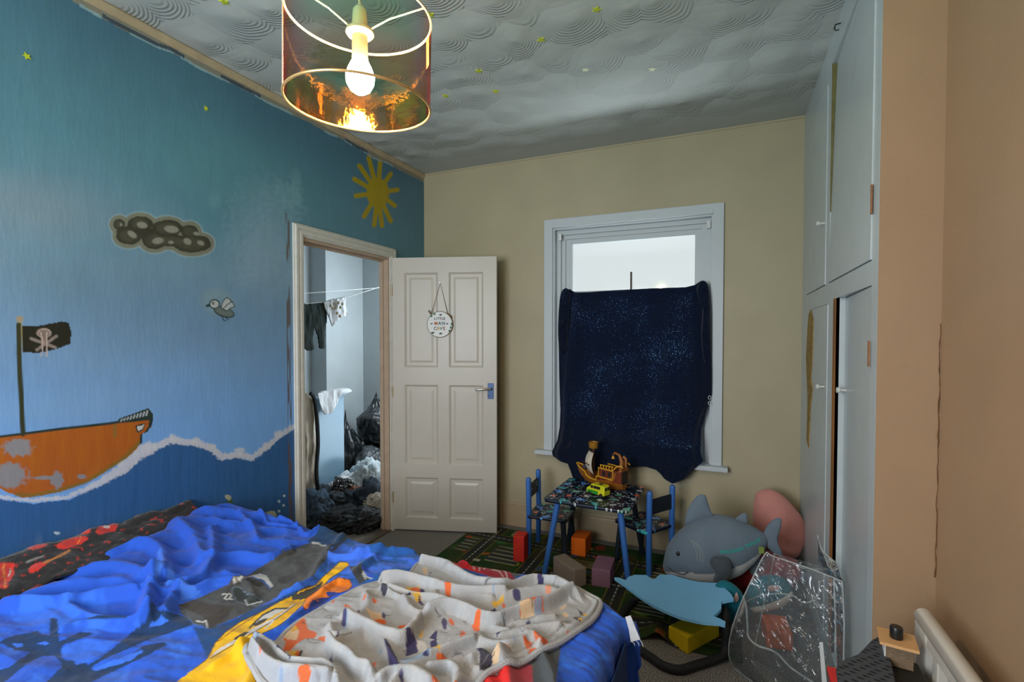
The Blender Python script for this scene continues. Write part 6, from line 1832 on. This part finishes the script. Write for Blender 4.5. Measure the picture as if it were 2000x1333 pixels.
# abstract printed patches
for L, c_ in ((q3([(560, 700), (660, 670), (690, 760), (780, 810), (760, 850), (660, 860), (600, 900), (520, 960), (450, 960), (480, 890), (430, 830), (470, 760)]), og), (q3([(470, 780), (560, 730), (610, 780), (580, 870), (490, 860)]), cr_),
              (q3([(780, 850), (850, 840), (920, 930), (880, 940), (820, 890)]), og), (q3([(1040, 680), (1130, 655), (1210, 690), (1280, 650), (1380, 620), (1440, 660), (1400, 740), (1360, 770), (1240, 740), (1180, 740), (1110, 700)]), og), (q3([(1250, 580), (1380, 590), (1420, 640), (1300, 650)]), cr_),
              (q3([(1530, 720), (1650, 700), (1690, 740), (1560, 790)]), og), (q3([(1440, 760), (1520, 740), (1500, 800), (1370, 830)]), (210, 140, 80)),
              (q3([(280, 900), (380, 930), (400, 980), (350, 1000)]), (150, 180, 200)), (q3([(400, 975), (480, 990), (590, 1100), (560, 1110), (520, 1160), (490, 1120), (390, 1050)]), nv), (q3([(580, 1095), (650, 1120), (700, 1160), (600, 1160)]), yl_), (q3([(500, 960), (600, 960), (610, 1040), (540, 1020)]), yl_), (q3([(570, 980), (640, 960), (620, 1010), (660, 1080), (610, 1060)]), (60, 50, 60)),
              (q3([(1415, 905), (1480, 940), (1560, 1160), (1480, 1190), (1440, 1020)]), nv), (q3([(1470, 1190), (1560, 1170), (1540, 1230), (1460, 1250)]), pb), (q3([(1270, 1080), (1340, 1060), (1320, 1140), (1260, 1150)]), og),
              (q3([(1630, 870), (1720, 820), (1740, 940), (1620, 990)]), nv), (q3([(1560, 1110), (1620, 1000), (1900, 1000), (1840, 1060), (1600, 1140)]), pb), (q3([(1750, 990), (1840, 920), (1953, 900), (1953, 980), (1880, 1000)]), yl_), (q3([(1730, 830), (1800, 830), (1830, 900), (1800, 950), (1740, 950)]), (206, 204, 200)),
              (q3([(1380, 400), (1430, 330), (1450, 420), (1410, 445)]), (54, 52, 70)), (q3([(1620, 350), (1750, 340), (1740, 400), (1660, 385)]), yl_), (q3([(1750, 350), (1810, 365), (1770, 410)]), nv), (q3([(1550, 430), (1670, 440), (1660, 475), (1560, 465)]), nv), (q3([(1670, 440), (1760, 450), (1790, 520), (1700, 475)]), yl_), (q3([(1750, 460), (1800, 520), (1740, 500)]), nv),
              (q4([(240, 490), (270, 480), (320, 495), (300, 540), (250, 540)]), nv), (q4([(550, 550), (600, 525), (630, 560), (600, 600)]), nv), (q4([(575, 490), (680, 460), (690, 480), (600, 530)]), yl_), (q4([(820, 580), (900, 540), (1010, 530), (1060, 570), (960, 600), (840, 640)]), og), (q4([(820, 600), (960, 590), (1000, 600), (850, 640)]), cr_),
              (q4([(130, 390), (200, 380), (190, 420), (150, 435)]), og), (q4([(1070, 390), (1120, 370), (1130, 410), (1080, 420)]), (210, 140, 110)), (q4([(610, 770), (690, 750), (650, 800), (620, 815)]), nv), (q4([(860, 820), (940, 830), (950, 870), (900, 890)]), og), (q4([(960, 795), (1040, 790), (1100, 850), (1040, 880), (980, 850)]), og), (q4([(920, 900), (990, 890), (960, 960), (925, 950)]), og),
              (q4([(1370, 520), (1420, 555), (1440, 590), (1400, 570)]), (54, 50, 62)), (q4([(1420, 560), (1460, 555), (1465, 590), (1440, 600)]), yl_), (q4([(1325, 600), (1400, 600), (1425, 625), (1390, 655)]), (54, 50, 62)), (q4([(1375, 605), (1420, 615), (1410, 645), (1385, 640)]), yl_),
              (q4([(275, 760), (290, 710), (330, 740), (300, 870), (275, 880)]), og), (q4([(385, 680), (470, 670), (460, 740), (410, 730)]), og), (q4([(50, 1000), (150, 970), (230, 1030), (160, 1060), (100, 1060)]), og), (q4([(0, 920), (110, 910), (90, 980), (0, 990)]), yl_), (q4([(0, 810), (60, 790), (70, 870), (0, 880)]), nv), (q4([(50, 870), (110, 860), (130, 880), (70, 905)]), nv),
              (q4([(460, 930), (500, 960), (590, 1000), (560, 1100), (460, 1130)]), (44, 38, 52)), (q4([(600, 930), (640, 920), (650, 960), (590, 960)]), (44, 38, 52)), (q4([(620, 935), (650, 930), (640, 955)]), yl_), (q4([(570, 1020), (640, 990), (650, 1030), (600, 1090)]), cr_), (q4([(960, 275), (1030, 280), (1040, 300), (980, 300)]), yl_), (q4([(1000, 300), (1060, 310), (1040, 330), (1000, 325)]), nv),
              (q3([(600, 1270), (700, 1260), (720, 1300), (600, 1333)]), og), (q4([(60, 1250), (110, 1230), (120, 1290), (70, 1290)]), (226, 160, 120)), (q3([(1780, 740), (1790, 790), (1740, 800)]), yl_), (q3([(1840, 800), (1925, 730), (1920, 820)]), nv)):
    P.poly(L, c_, 0.95, wob=1.2)
for L in ([(850, 665), (870, 640), (920, 640), (910, 670), (850, 665)], [(1070, 1080), (1110, 1100), (1240, 1050), (1220, 1030), (1080, 1060)], [(960, 930), (1040, 900), (1110, 870), (1090, 850), (1010, 880)], [(240, 1080), (290, 1080), (270, 1060), (240, 1080)], [(680, 860), (800, 870), (790, 910), (720, 910), (680, 860)], [(1820, 210), (1870, 210), (1840, 240)]):
    P.line(q3(L), 1.2, (70, 72, 80), 0.8)
for L in ([(700, 730), (760, 740), (850, 700)], [(870, 640), (950, 690)], [(1180, 740), (1240, 700)], [(510, 380), (600, 375)], [(280, 820), (290, 790), (340, 770), (350, 810)], [(200, 960), (230, 940), (300, 920), (310, 960)]):
    P.line(q4(L), 1.3, (70, 74, 90), 0.8)
rq = random.Random(11)
for _ in range(75):
    x_, y_ = rq.uniform(490, 1165), rq.uniform(1090, 1333)
    c_ = rq.choice([og, og, nv, nv, yl_, cr_, pb, pb])
    P.ell(x_, y_, rq.uniform(3, 10), rq.uniform(2, 6), c_, rq.uniform(0, 180), 0.9, 0.15, 0.6)
for _ in range(40):
    x_, y_ = rq.uniform(490, 1165), rq.uniform(1090, 1333)
    P.line([(x_, y_), (x_ + rq.uniform(-12, 12), y_ + rq.uniform(-7, 7)), (x_ + rq.uniform(-12, 12), y_ + rq.uniform(-7, 7))], 1.1, (76, 80, 92), 0.8)
P.mixin(np.exp(-((ed - 0.030) / 0.0016) ** 2) * ((gx > -0.9)), (120, 116, 110), 0.6)
throw = M('cream_fleece_throw', rough=0.95, attr='Col', sheen=0.15, bump=(300, 0.6, 0.004), spec=0.08, var=(30, 0.04))
ins2 = ins | (ed < 0.0045)
gz = np.where(ins, gz, 0.585 + sheet_h(gx, gy) + 0.003); PB[..., 2] = gz
bo = grid_mesh('fleece_throw', PB, mask=ins2, colors=P.C, mat=throw, thick=0.004)
hp_ = []
for i in range(0, len(ow), 1):
    x_, y_ = np.array([ow[i][0]]), np.array([ow[i][1]])
    hp_.append((float(x_[0]), float(y_[0]), 0.585 + float(sheet_h(x_, y_)[0]) + 0.010))
hp_ = np.array(hp_)
for _ in range(3): hp_[:, 2] = (np.roll(hp_[:, 2], 1) + hp_[:, 2] * 2 + np.roll(hp_[:, 2], -1)) / 4
MB().tube([tuple(p) for p in hp_], 0.0085, 8, closed=True).build('rolled_hem', M('cream_fleece_hem', (166, 168, 170), 0.95, bump=(240, 0.6, 0.004), spec=0.08), bo, smooth=True)
tag(bo, 'crumpled cream fleece throw with orange, navy and yellow patches on the duvet', 'blanket')

# ------------------------------------------------------------------ right foreground: rail, chest, mat, wooden block, red tub
wgl = M('white_rail_gloss', (196, 192, 182), 0.25, bump=(14, 0.15), var=(14, 0.04))
ra = empty('slatted_rail', (0.47, 1.0, 0), 'white painted slatted rail panel standing along the right-hand wall', 'rail')
MB().tube([(0.470, 1.585, 0.690), (0.470, 1.575, 0.694), (0.470, 0.35, 0.694)], [0.012, 0.021, 0.021], 20).build('top_rail', wgl, ra, smooth=True)
MB().box((0.453, 0.35, 0.655), (0.485, 1.498, 0.690)).build('upper_bar', wgl, ra, bevel=0.006)
MB().box((0.452, 1.500, 0.0), (0.486, 1.580, 0.688)).build('end_post', wgl, ra, bevel=0.006)
MB().box((0.452, 0.35, 0.06), (0.486, 1.50, 0.12)).build('lower_bar', wgl, ra, bevel=0.006)
sl0 = None
for k in range(13):
    y = 1.452 - k * 0.088
    if sl0 is None:
        sl0 = MB().box((0.456, y - 0.016, 0.11), (0.482, y + 0.016, 0.66)).build('slat', wgl, ra, bevel=0.003)
    else:
        c = sl0.copy(); COL.objects.link(c); c.parent = ra; c.location.y -= k * 0.088
blackp = M('black_lacquer', (24, 25, 24), 0.45, var=(10, 0.1), bump=(40, 0.05))
ch = empty('black_chest', (0.35, 1.25, 0), 'low black chest in front of the white rail at the lower right', 'chest')
MB().box((0.335, 0.80, 0.0), (0.432, 1.490, 0.598)).build('chest_body', blackp, ch, bevel=0.004)
MB().box((0.330, 0.795, 0.598), (0.436, 1.495, 0.612)).build('chest_top', blackp, ch, bevel=0.004)
for y in (1.06, 1.33): MB().box((0.3335, y - 0.003, 0.03), (0.3355, y + 0.003, 0.59)).build('door_gap', M('dark_gap', (6, 6, 6), 0.8), ch)
mt = [(1633, 1304), (1634, 1296), (1648, 1289), (1676, 1278), (1703, 1250), (1715, 1244), (1731, 1247), (1740, 1290), (1752, 1345), (1640, 1345)]
mw = np.array([P6(x, y, 0.632)[:2] for x, y in smooth_curve(mt, 1)])
fm_ = M('charcoal_foam', (62, 67, 74), 0.65)
nt = fm_.node_tree; bs = nt.nodes['Principled BSDF']; tcn = [n for n in nt.nodes if n.type == 'TEX_COORD'][0]
mp = nt.nodes.new('ShaderNodeMapping'); mp.inputs['Scale'].default_value = (1.0, 1.9, 1.0); mp.inputs['Rotation'].default_value = (0, 0, 0.5)
nt.links.new(tcn.outputs['Object'], mp.inputs['Vector'])
vv = nt.nodes.new('ShaderNodeTexVoronoi'); vv.voronoi_dimensions = '2D'; vv.inputs['Scale'].default_value = 38; vv.inputs['Randomness'].default_value = 0.25; nt.links.new(mp.outputs[0], vv.inputs['Vector'])
mr = nt.nodes.new('ShaderNodeMapRange'); mr.inputs['From Min'].default_value = 0.16; mr.inputs['From Max'].default_value = 0.30; nt.links.new(vv.outputs['Distance'], mr.inputs['Value'])
rr = nt.nodes.new('ShaderNodeValToRGB'); rr.color_ramp.elements[0].color = lin4((14, 15, 17)); rr.color_ramp.elements[1].color = lin4((66, 71, 78)); nt.links.new(mr.outputs[0], rr.inputs[0]); nt.links.new(rr.outputs[0], bs.inputs['Base Color'])
bp = nt.nodes.new('ShaderNodeBump'); bp.inputs['Strength'].default_value = 1.0; bp.inputs['Distance'].default_value = 0.006; nt.links.new(mr.outputs[0], bp.inputs['Height']); nt.links.new(bp.outputs[0], bs.inputs['Normal'])
mo = MB().prism([tuple(p) for p in mw], 0.614, 0.632).build('foam_mat', fm_, bevel=0.003)
tag(mo, 'charcoal studded foam mat lying over the edge of the black chest', 'mat')
hc = np.array([0.392, 1.475])
ho = empty('wooden_block', (hc[0], hc[1], 0.613), 'small wooden block ornament with a black knob on the black chest', 'ornament', rz=math.radians(-8))
W4 = Matrix.Translation((hc[0], hc[1], 0.613)) @ Matrix.Rotation(math.radians(-8), 4, 'Z')
MB().box((-0.027, -0.022, 0), (0.027, 0.026, 0.052), W4).build('block_body', M('grey_brown_grain', (122, 100, 76), 0.7, var=(90, 0.3), stretch=(1, 1, 3), bump=(200, 0.4)), ho, bevel=0.001)
MB().box((-0.0295, -0.022, 0), (-0.027, 0.026, 0.052), W4).build('white_side', M('white_side', (206, 208, 208), 0.4, bump=(10, 0.02)), ho)
MB().box((-0.040, -0.036, 0.052), (0.036, 0.040, 0.059), W4).build('top_board', M('light_pine', (206, 160, 108), 0.5, var=(40, 0.08), stretch=(1, 8, 1)), ho, bevel=0.001)
MB().lathe([(0, 0), (0.013, 0), (0.0135, 0.003), (0.0135, 0.025), (0.012, 0.028), (0, 0.0285)], (0, 0, 0), 24, W4 @ Matrix.Translation((-0.004, 0.004, 0.059))).build('black_knob', M('black_plastic', (22, 24, 22), 0.35, bump=(10, 0.02)), ho, smooth=True)
rt = empty('red_tub', (0.25, 1.3, 0), 'red plastic tub tucked beside the black chest under the foam mat', 'tub')
MB().box((0.266, 1.30, 0.0), (0.325, 1.585, 0.485)).build('tub_body', M('red_plastic', (200, 30, 28), 0.35, var=(8, 0.05)), rt, bevel=0.012)
MB().box((0.262, 1.295, 0.485), (0.328, 1.590, 0.502)).build('tub_lid', M('red_plastic_lid', (210, 36, 32), 0.35, var=(8, 0.05)), rt, bevel=0.005)

# ------------------------------------------------------------------ landing beyond the door
mb = MB()
mb.box((-4.6, 4.63, 0), (XL - 0.07, 4.75, CEIL))
mb.build('wall_landing_end', landing_paint, kind='structure')
MB().box((-4.02, 4.05, 0), (-3.90, 4.63, CEIL)).build('wall_landing_breast', landing_paint, kind='structure')
MB().box((-4.6, 4.05, 0), (-4.02, 4.10, CEIL)).build('wall_landing_return', landing_paint, kind='structure')
MB().box((-4.25, 1.0, 0), (-4.12, 4.05, CEIL)).build('wall_landing_far', landing_paint, kind='structure')
MB().box((-4.6, 0.9, 0), (XL - 0.07, 1.0, CEIL)).build('wall_landing_front', landing_paint, kind='structure')
half = M('pale_blue_panel_paint', (140, 176, 200), 0.45, bump=(40, 0.08), var=(4, 0.03))
MB().box((-3.26, 2.2, 0), (-3.17, 3.50, 0.885)).box((-3.275, 2.2, 0.885), (-3.155, 3.51, 0.905)).build('wall_landing_half', half, kind='structure', bevel=0.003)
linem = M('white_line', (214, 216, 214), 0.7)
tag(MB().tube([(-2.95, 1.0, 1.55), atx(560, 602, -2.95), atx(590, 594, -2.95), atx(637, 590, -2.95), atx(682, 580, -2.95), atx(760, 555, -2.95), (-2.95, 4.63, 2.15)], 0.003, 6).build('washing_line', linem), 'nearer white washing line on the landing carrying the trousers and T-shirt', 'washing line', 'washing lines on the landing')
tag(MB().tube([(-3.3, 1.0, 1.6), atx(560, 576, -3.3), atx(640, 570, -3.3), atx(760, 561, -3.3), (-3.3, 4.63, 1.98)], 0.002, 6).build('washing_line', linem), 'empty thin washing line on the landing behind the hanging clothes', 'washing line', 'washing lines on the landing')


def cloth_from(px_poly, X_, name, mat, parent=None, amp=0.02, seed=0, thick=0.008, res=0.006, freq=18):
    W = np.array([atx(x, y, X_) for x, y in px_poly])
    y0, y1, z0, z1 = W[:, 1].min(), W[:, 1].max(), W[:, 2].min(), W[:, 2].max()
    a, b = np.meshgrid(np.linspace(y0, y1, max(12, int((y1 - y0) / res))), np.linspace(z0, z1, max(12, int((z1 - z0) / res))), indexing='ij')
    m = inpoly(a, b, [(p[1], p[2]) for p in W])
    d = amp * (fbm(a * freq, b * freq * 0.35, 3, seed) - 0.5) * 2
    return grid_mesh(name, np.stack([X_ + d, a, b], -1), mask=m, mat=mat, parent=parent, thick=thick)


grm = M('dark_green_cloth', (26, 52, 46), 0.9, bump=(100, 0.3), var=(12, 0.1))
tr_o = cloth_from([(588, 594), (612, 593), (637, 590), (640, 620), (637, 660), (636, 682), (624, 683), (620, 655), (615, 640), (612, 665), (615, 684), (602, 687), (592, 680), (586, 640)], -2.94, 'trousers', M('dark_green_trouser_cloth', (18, 38, 34), 0.9, bump=(100, 0.3)), amp=0.012, seed=3)
tag(tr_o, 'dark green trousers pegged on the landing washing line', 'trousers')
tsm = M('white_tshirt_cloth', (206, 212, 216), 0.9, bump=(100, 0.3), var=(12, 0.03))
ts_o = cloth_from([(632, 590), (650, 584), (676, 579), (677, 592), (683, 616), (664, 623), (648, 639), (642, 622), (636, 606)], -2.93, 'tshirt', tsm, amp=0.02, seed=6)
tag(ts_o, 'small white T-shirt hanging upside down beside the trousers on the line', 't-shirt')
mb = MB()
for (x, y) in ((645, 598), (652, 594), (660, 592), (668, 594), (655, 602), (664, 601), (658, 612), (663, 618), (649, 603)):
    c_ = Vector(atx(x, y, -2.905)); mb.lathe([(0, 0), (0.013, 0.001), (0.014, 0.004), (0, 0.005)], (0, 0, 0), 8, Matrix.Translation(c_) @ Matrix.Rotation(math.pi / 2, 4, 'Y'))
mb.build_each('printed_motif', M('olive_print', (110, 100, 60), 0.8, var=(60, 0.4)), ts_o)


def crumple(name, c, size, mat, seed, label=None, cat=None, group=None, sub=5, rough_=0.35, parent=None, flat_=0.0, knot=False):
    bm = bmesh.new()
    bmesh.ops.create_icosphere(bm, subdivisions=sub, radius=1.0)
    for v in bm.verts:
        p = v.co.copy()
        q = p * 1.6 + Vector((seed * 3.1, seed * 1.7, seed))
        n = mnoise.noise(q) * 0.5 + (0.5 - abs(mnoise.noise(q * 2.3 + Vector((5, 3, 1))))) * 0.45 + (0.5 - abs(mnoise.noise(q * 5.1))) * 0.2
        r = 0.82 + rough_ * n
        p = p * r
        if knot and p.z > 0.35:
            k = (p.z - 0.35) / 0.7
            p.x *= max(0.16, 1 - 1.15 * k); p.y *= max(0.16, 1 - 1.15 * k); p.z += 0.25 * k
        z = max(p.z, -0.55)
        v.co = Vector((c[0] + p.x * size[0], c[1] + p.y * size[1], c[2] + (z + 0.55) * size[2]))
    me = bpy.data.meshes.new(name); bm.to_mesh(me); bm.free()
    o = link_mesh(name, me, mat, parent, True)
    if label: tag(o, label, cat, group)
    return o


binb = M('black_bin_liner', (26, 32, 36), 0.22, bump=(22, 0.9, 0.02), spec=0.6, coat=0.3)
bing = M('grey_bin_liner', (70, 76, 80), 0.22, bump=(22, 0.9, 0.02), spec=0.6, coat=0.3)
Gb = 'bin bags on the landing'
fz = lambda x, y, z=0.0: atz(x, y, z)
crumple('bin_bag', (-3.62, 4.02, 0.0), (0.17, 0.19, 0.36), binb, 2, 'black bin bag leaning beside the pale blue half wall on the landing', 'bin bag', Gb, knot=True)
crumple('bin_bag', (-3.36, 4.10, 0.0), (0.19, 0.20, 0.20), bing, 5, 'greyish see-through bin bag in front on the landing floor', 'bin bag', Gb)
crumple('bin_bag', (-3.50, 4.36, 0.28), (0.22, 0.22, 0.31), binb, 9, 'black knotted bin bag topmost of the landing pile', 'bin bag', Gb, knot=True)
crumple('bin_bag', (-3.58, 4.40, 0.0), (0.21, 0.20, 0.19), binb, 12, 'black bin bag at the bottom back of the landing pile, under the knotted one', 'bin bag', Gb)
# clothes over the half wall
bgm = M('beige_coat_cloth', (178, 170, 154), 0.9, bump=(90, 0.4), var=(10, 0.06)); dkm = M('charcoal_cloth', (34, 40, 44), 0.9, bump=(90, 0.4), var=(10, 0.1))
co_ = cloth_from([(584, 768), (600, 767), (611, 770), (618, 800), (621, 860), (620, 920), (615, 960), (600, 985), (584, 985)], -3.10, 'coat', bgm, amp=0.035, seed=11, freq=14)
tag(co_, 'beige coat with dark edging draped over the landing half wall', 'coat')
MB().tube([atx(x, y, -3.065) for x, y in smooth_curve([(606, 769), (614, 780), (619, 820), (621, 870), (618, 920), (622, 960), (632, 985)], 4, False)], [0.016] * 25, 8).build('dark_edging', dkm, co_, smooth=True)
sh_o = cloth_from([(618, 768), (640, 763), (668, 759), (670, 768), (660, 790), (646, 810), (636, 812), (628, 800), (622, 790)], -3.11, 'white_shirt', tsm, amp=0.02, seed=15)
tag(sh_o, 'white shirt lying over the top of the landing half wall', 'shirt')
crumple('folded_top', (*atx(655, 764, -3.2)[:2], 0.905), (0.10, 0.2, 0.035), tsm, 17, 'white folded top resting on the half wall ledge', 'top', None, sub=4)
# heaps of clothes on the floor
Gc = 'clothes heaped on the landing floor'
stripe = M('blue_white_striped_cloth', (190, 204, 210), 0.9, bump=(60, 0.5), var=(26, 0.25), stretch=(1, 1, 6))
spot = M('spotted_cloth', (30, 32, 34), 0.9, bump=(90, 0.3))
nt = spot.node_tree; tcn = [n for n in nt.nodes if n.type == 'TEX_COORD'][0]
vv = nt.nodes.new('ShaderNodeTexVoronoi'); vv.inputs['Scale'].default_value = 55; nt.links.new(tcn.outputs['Object'], vv.inputs['Vector'])
rr = nt.nodes.new('ShaderNodeValToRGB'); rr.color_ramp.interpolation = 'CONSTANT'; rr.color_ramp.elements[0].color = lin4((210, 210, 206)); rr.color_ramp.elements[1].position = 0.32; rr.color_ramp.elements[1].color = lin4((26, 28, 30))
nt.links.new(vv.outputs['Distance'], rr.inputs[0]); nt.links.new(rr.outputs[0], nt.nodes['Principled BSDF'].inputs['Base Color'])
for (x, y, z, sz, m_, sd, lb, nm) in (
    (650, 975, 0.0, (0.13, 0.20, 0.14), tsm, 21, 'white rumpled top at the left of the pale laundry', 'crumpled_top'),
    (700, 962, 0.0, (0.17, 0.20, 0.19), stripe, 22, 'blue and white striped clothing heaped by the bin bags', 'striped_top'),
    (728, 968, 0.0, (0.12, 0.14, 0.17), stripe, 23, 'striped pale garment at the right end of the laundry heap', 'striped_top'),
    (640, 995, 0.0, (0.18, 0.20, 0.12), M('slate_cloth', (52, 62, 70), 0.9, bump=(60, 0.5), var=(8, 0.1)), 24, 'slate jacket bunched under the beige coat', 'jacket'),
    (722, 1000, 0.0, (0.17, 0.18, 0.15), M('blue_black_cloth', (38, 50, 62), 0.9, bump=(60, 0.5), var=(8, 0.1)), 25, 'blue-black jacket heaped by the door jamb on the landing', 'jacket'),
    (672, 990, 0.08, (0.09, 0.12, 0.10), spot, 26, 'black cloth with white spots in the clothes heap', 'spotted_top'),
    (738, 1008, 0.06, (0.09, 0.12, 0.08), bgm, 27, 'cream garment peeping from the dark heap at the jamb', 'cream_top'),
    (690, 990, 0.09, (0.07, 0.10, 0.05), M('rust_cloth', (130, 82, 50), 0.9, bump=(60, 0.5)), 28, 'rust brown garment beside the spotted cloth', 'rust_top'),
    (615, 1020, 0.0, (0.13, 0.15, 0.15), M('dusty_blue_cloth', (64, 84, 104), 0.9, bump=(60, 0.5), var=(8, 0.1)), 29, 'dusty blue jeans lying left in the clothes heap', 'jeans'),
    (665, 1025, 0.0, (0.19, 0.22, 0.08), dkm, 30, 'charcoal trousers at the front of the clothes heap', 'trousers'),
    (715, 1030, 0.0, (0.14, 0.16, 0.09), M('black_bag_cloth', (24, 26, 28), 0.6, bump=(60, 0.5)), 31, 'black bag lying on the threshold side of the clothes heap', 'bag'),
):
    p = fz(x, y)
    xx = min(p[0], XL - 0.08 - sz[0] * 1.02)
    if p[1] < 3.5 + sz[1]: xx = max(xx, -3.15 + sz[0] * 0.98)
    crumple(nm, (xx, p[1], z), sz, m_, sd, lb, 'clothes' if nm != 'bag' else 'bag', Gc, rough_=0.9)
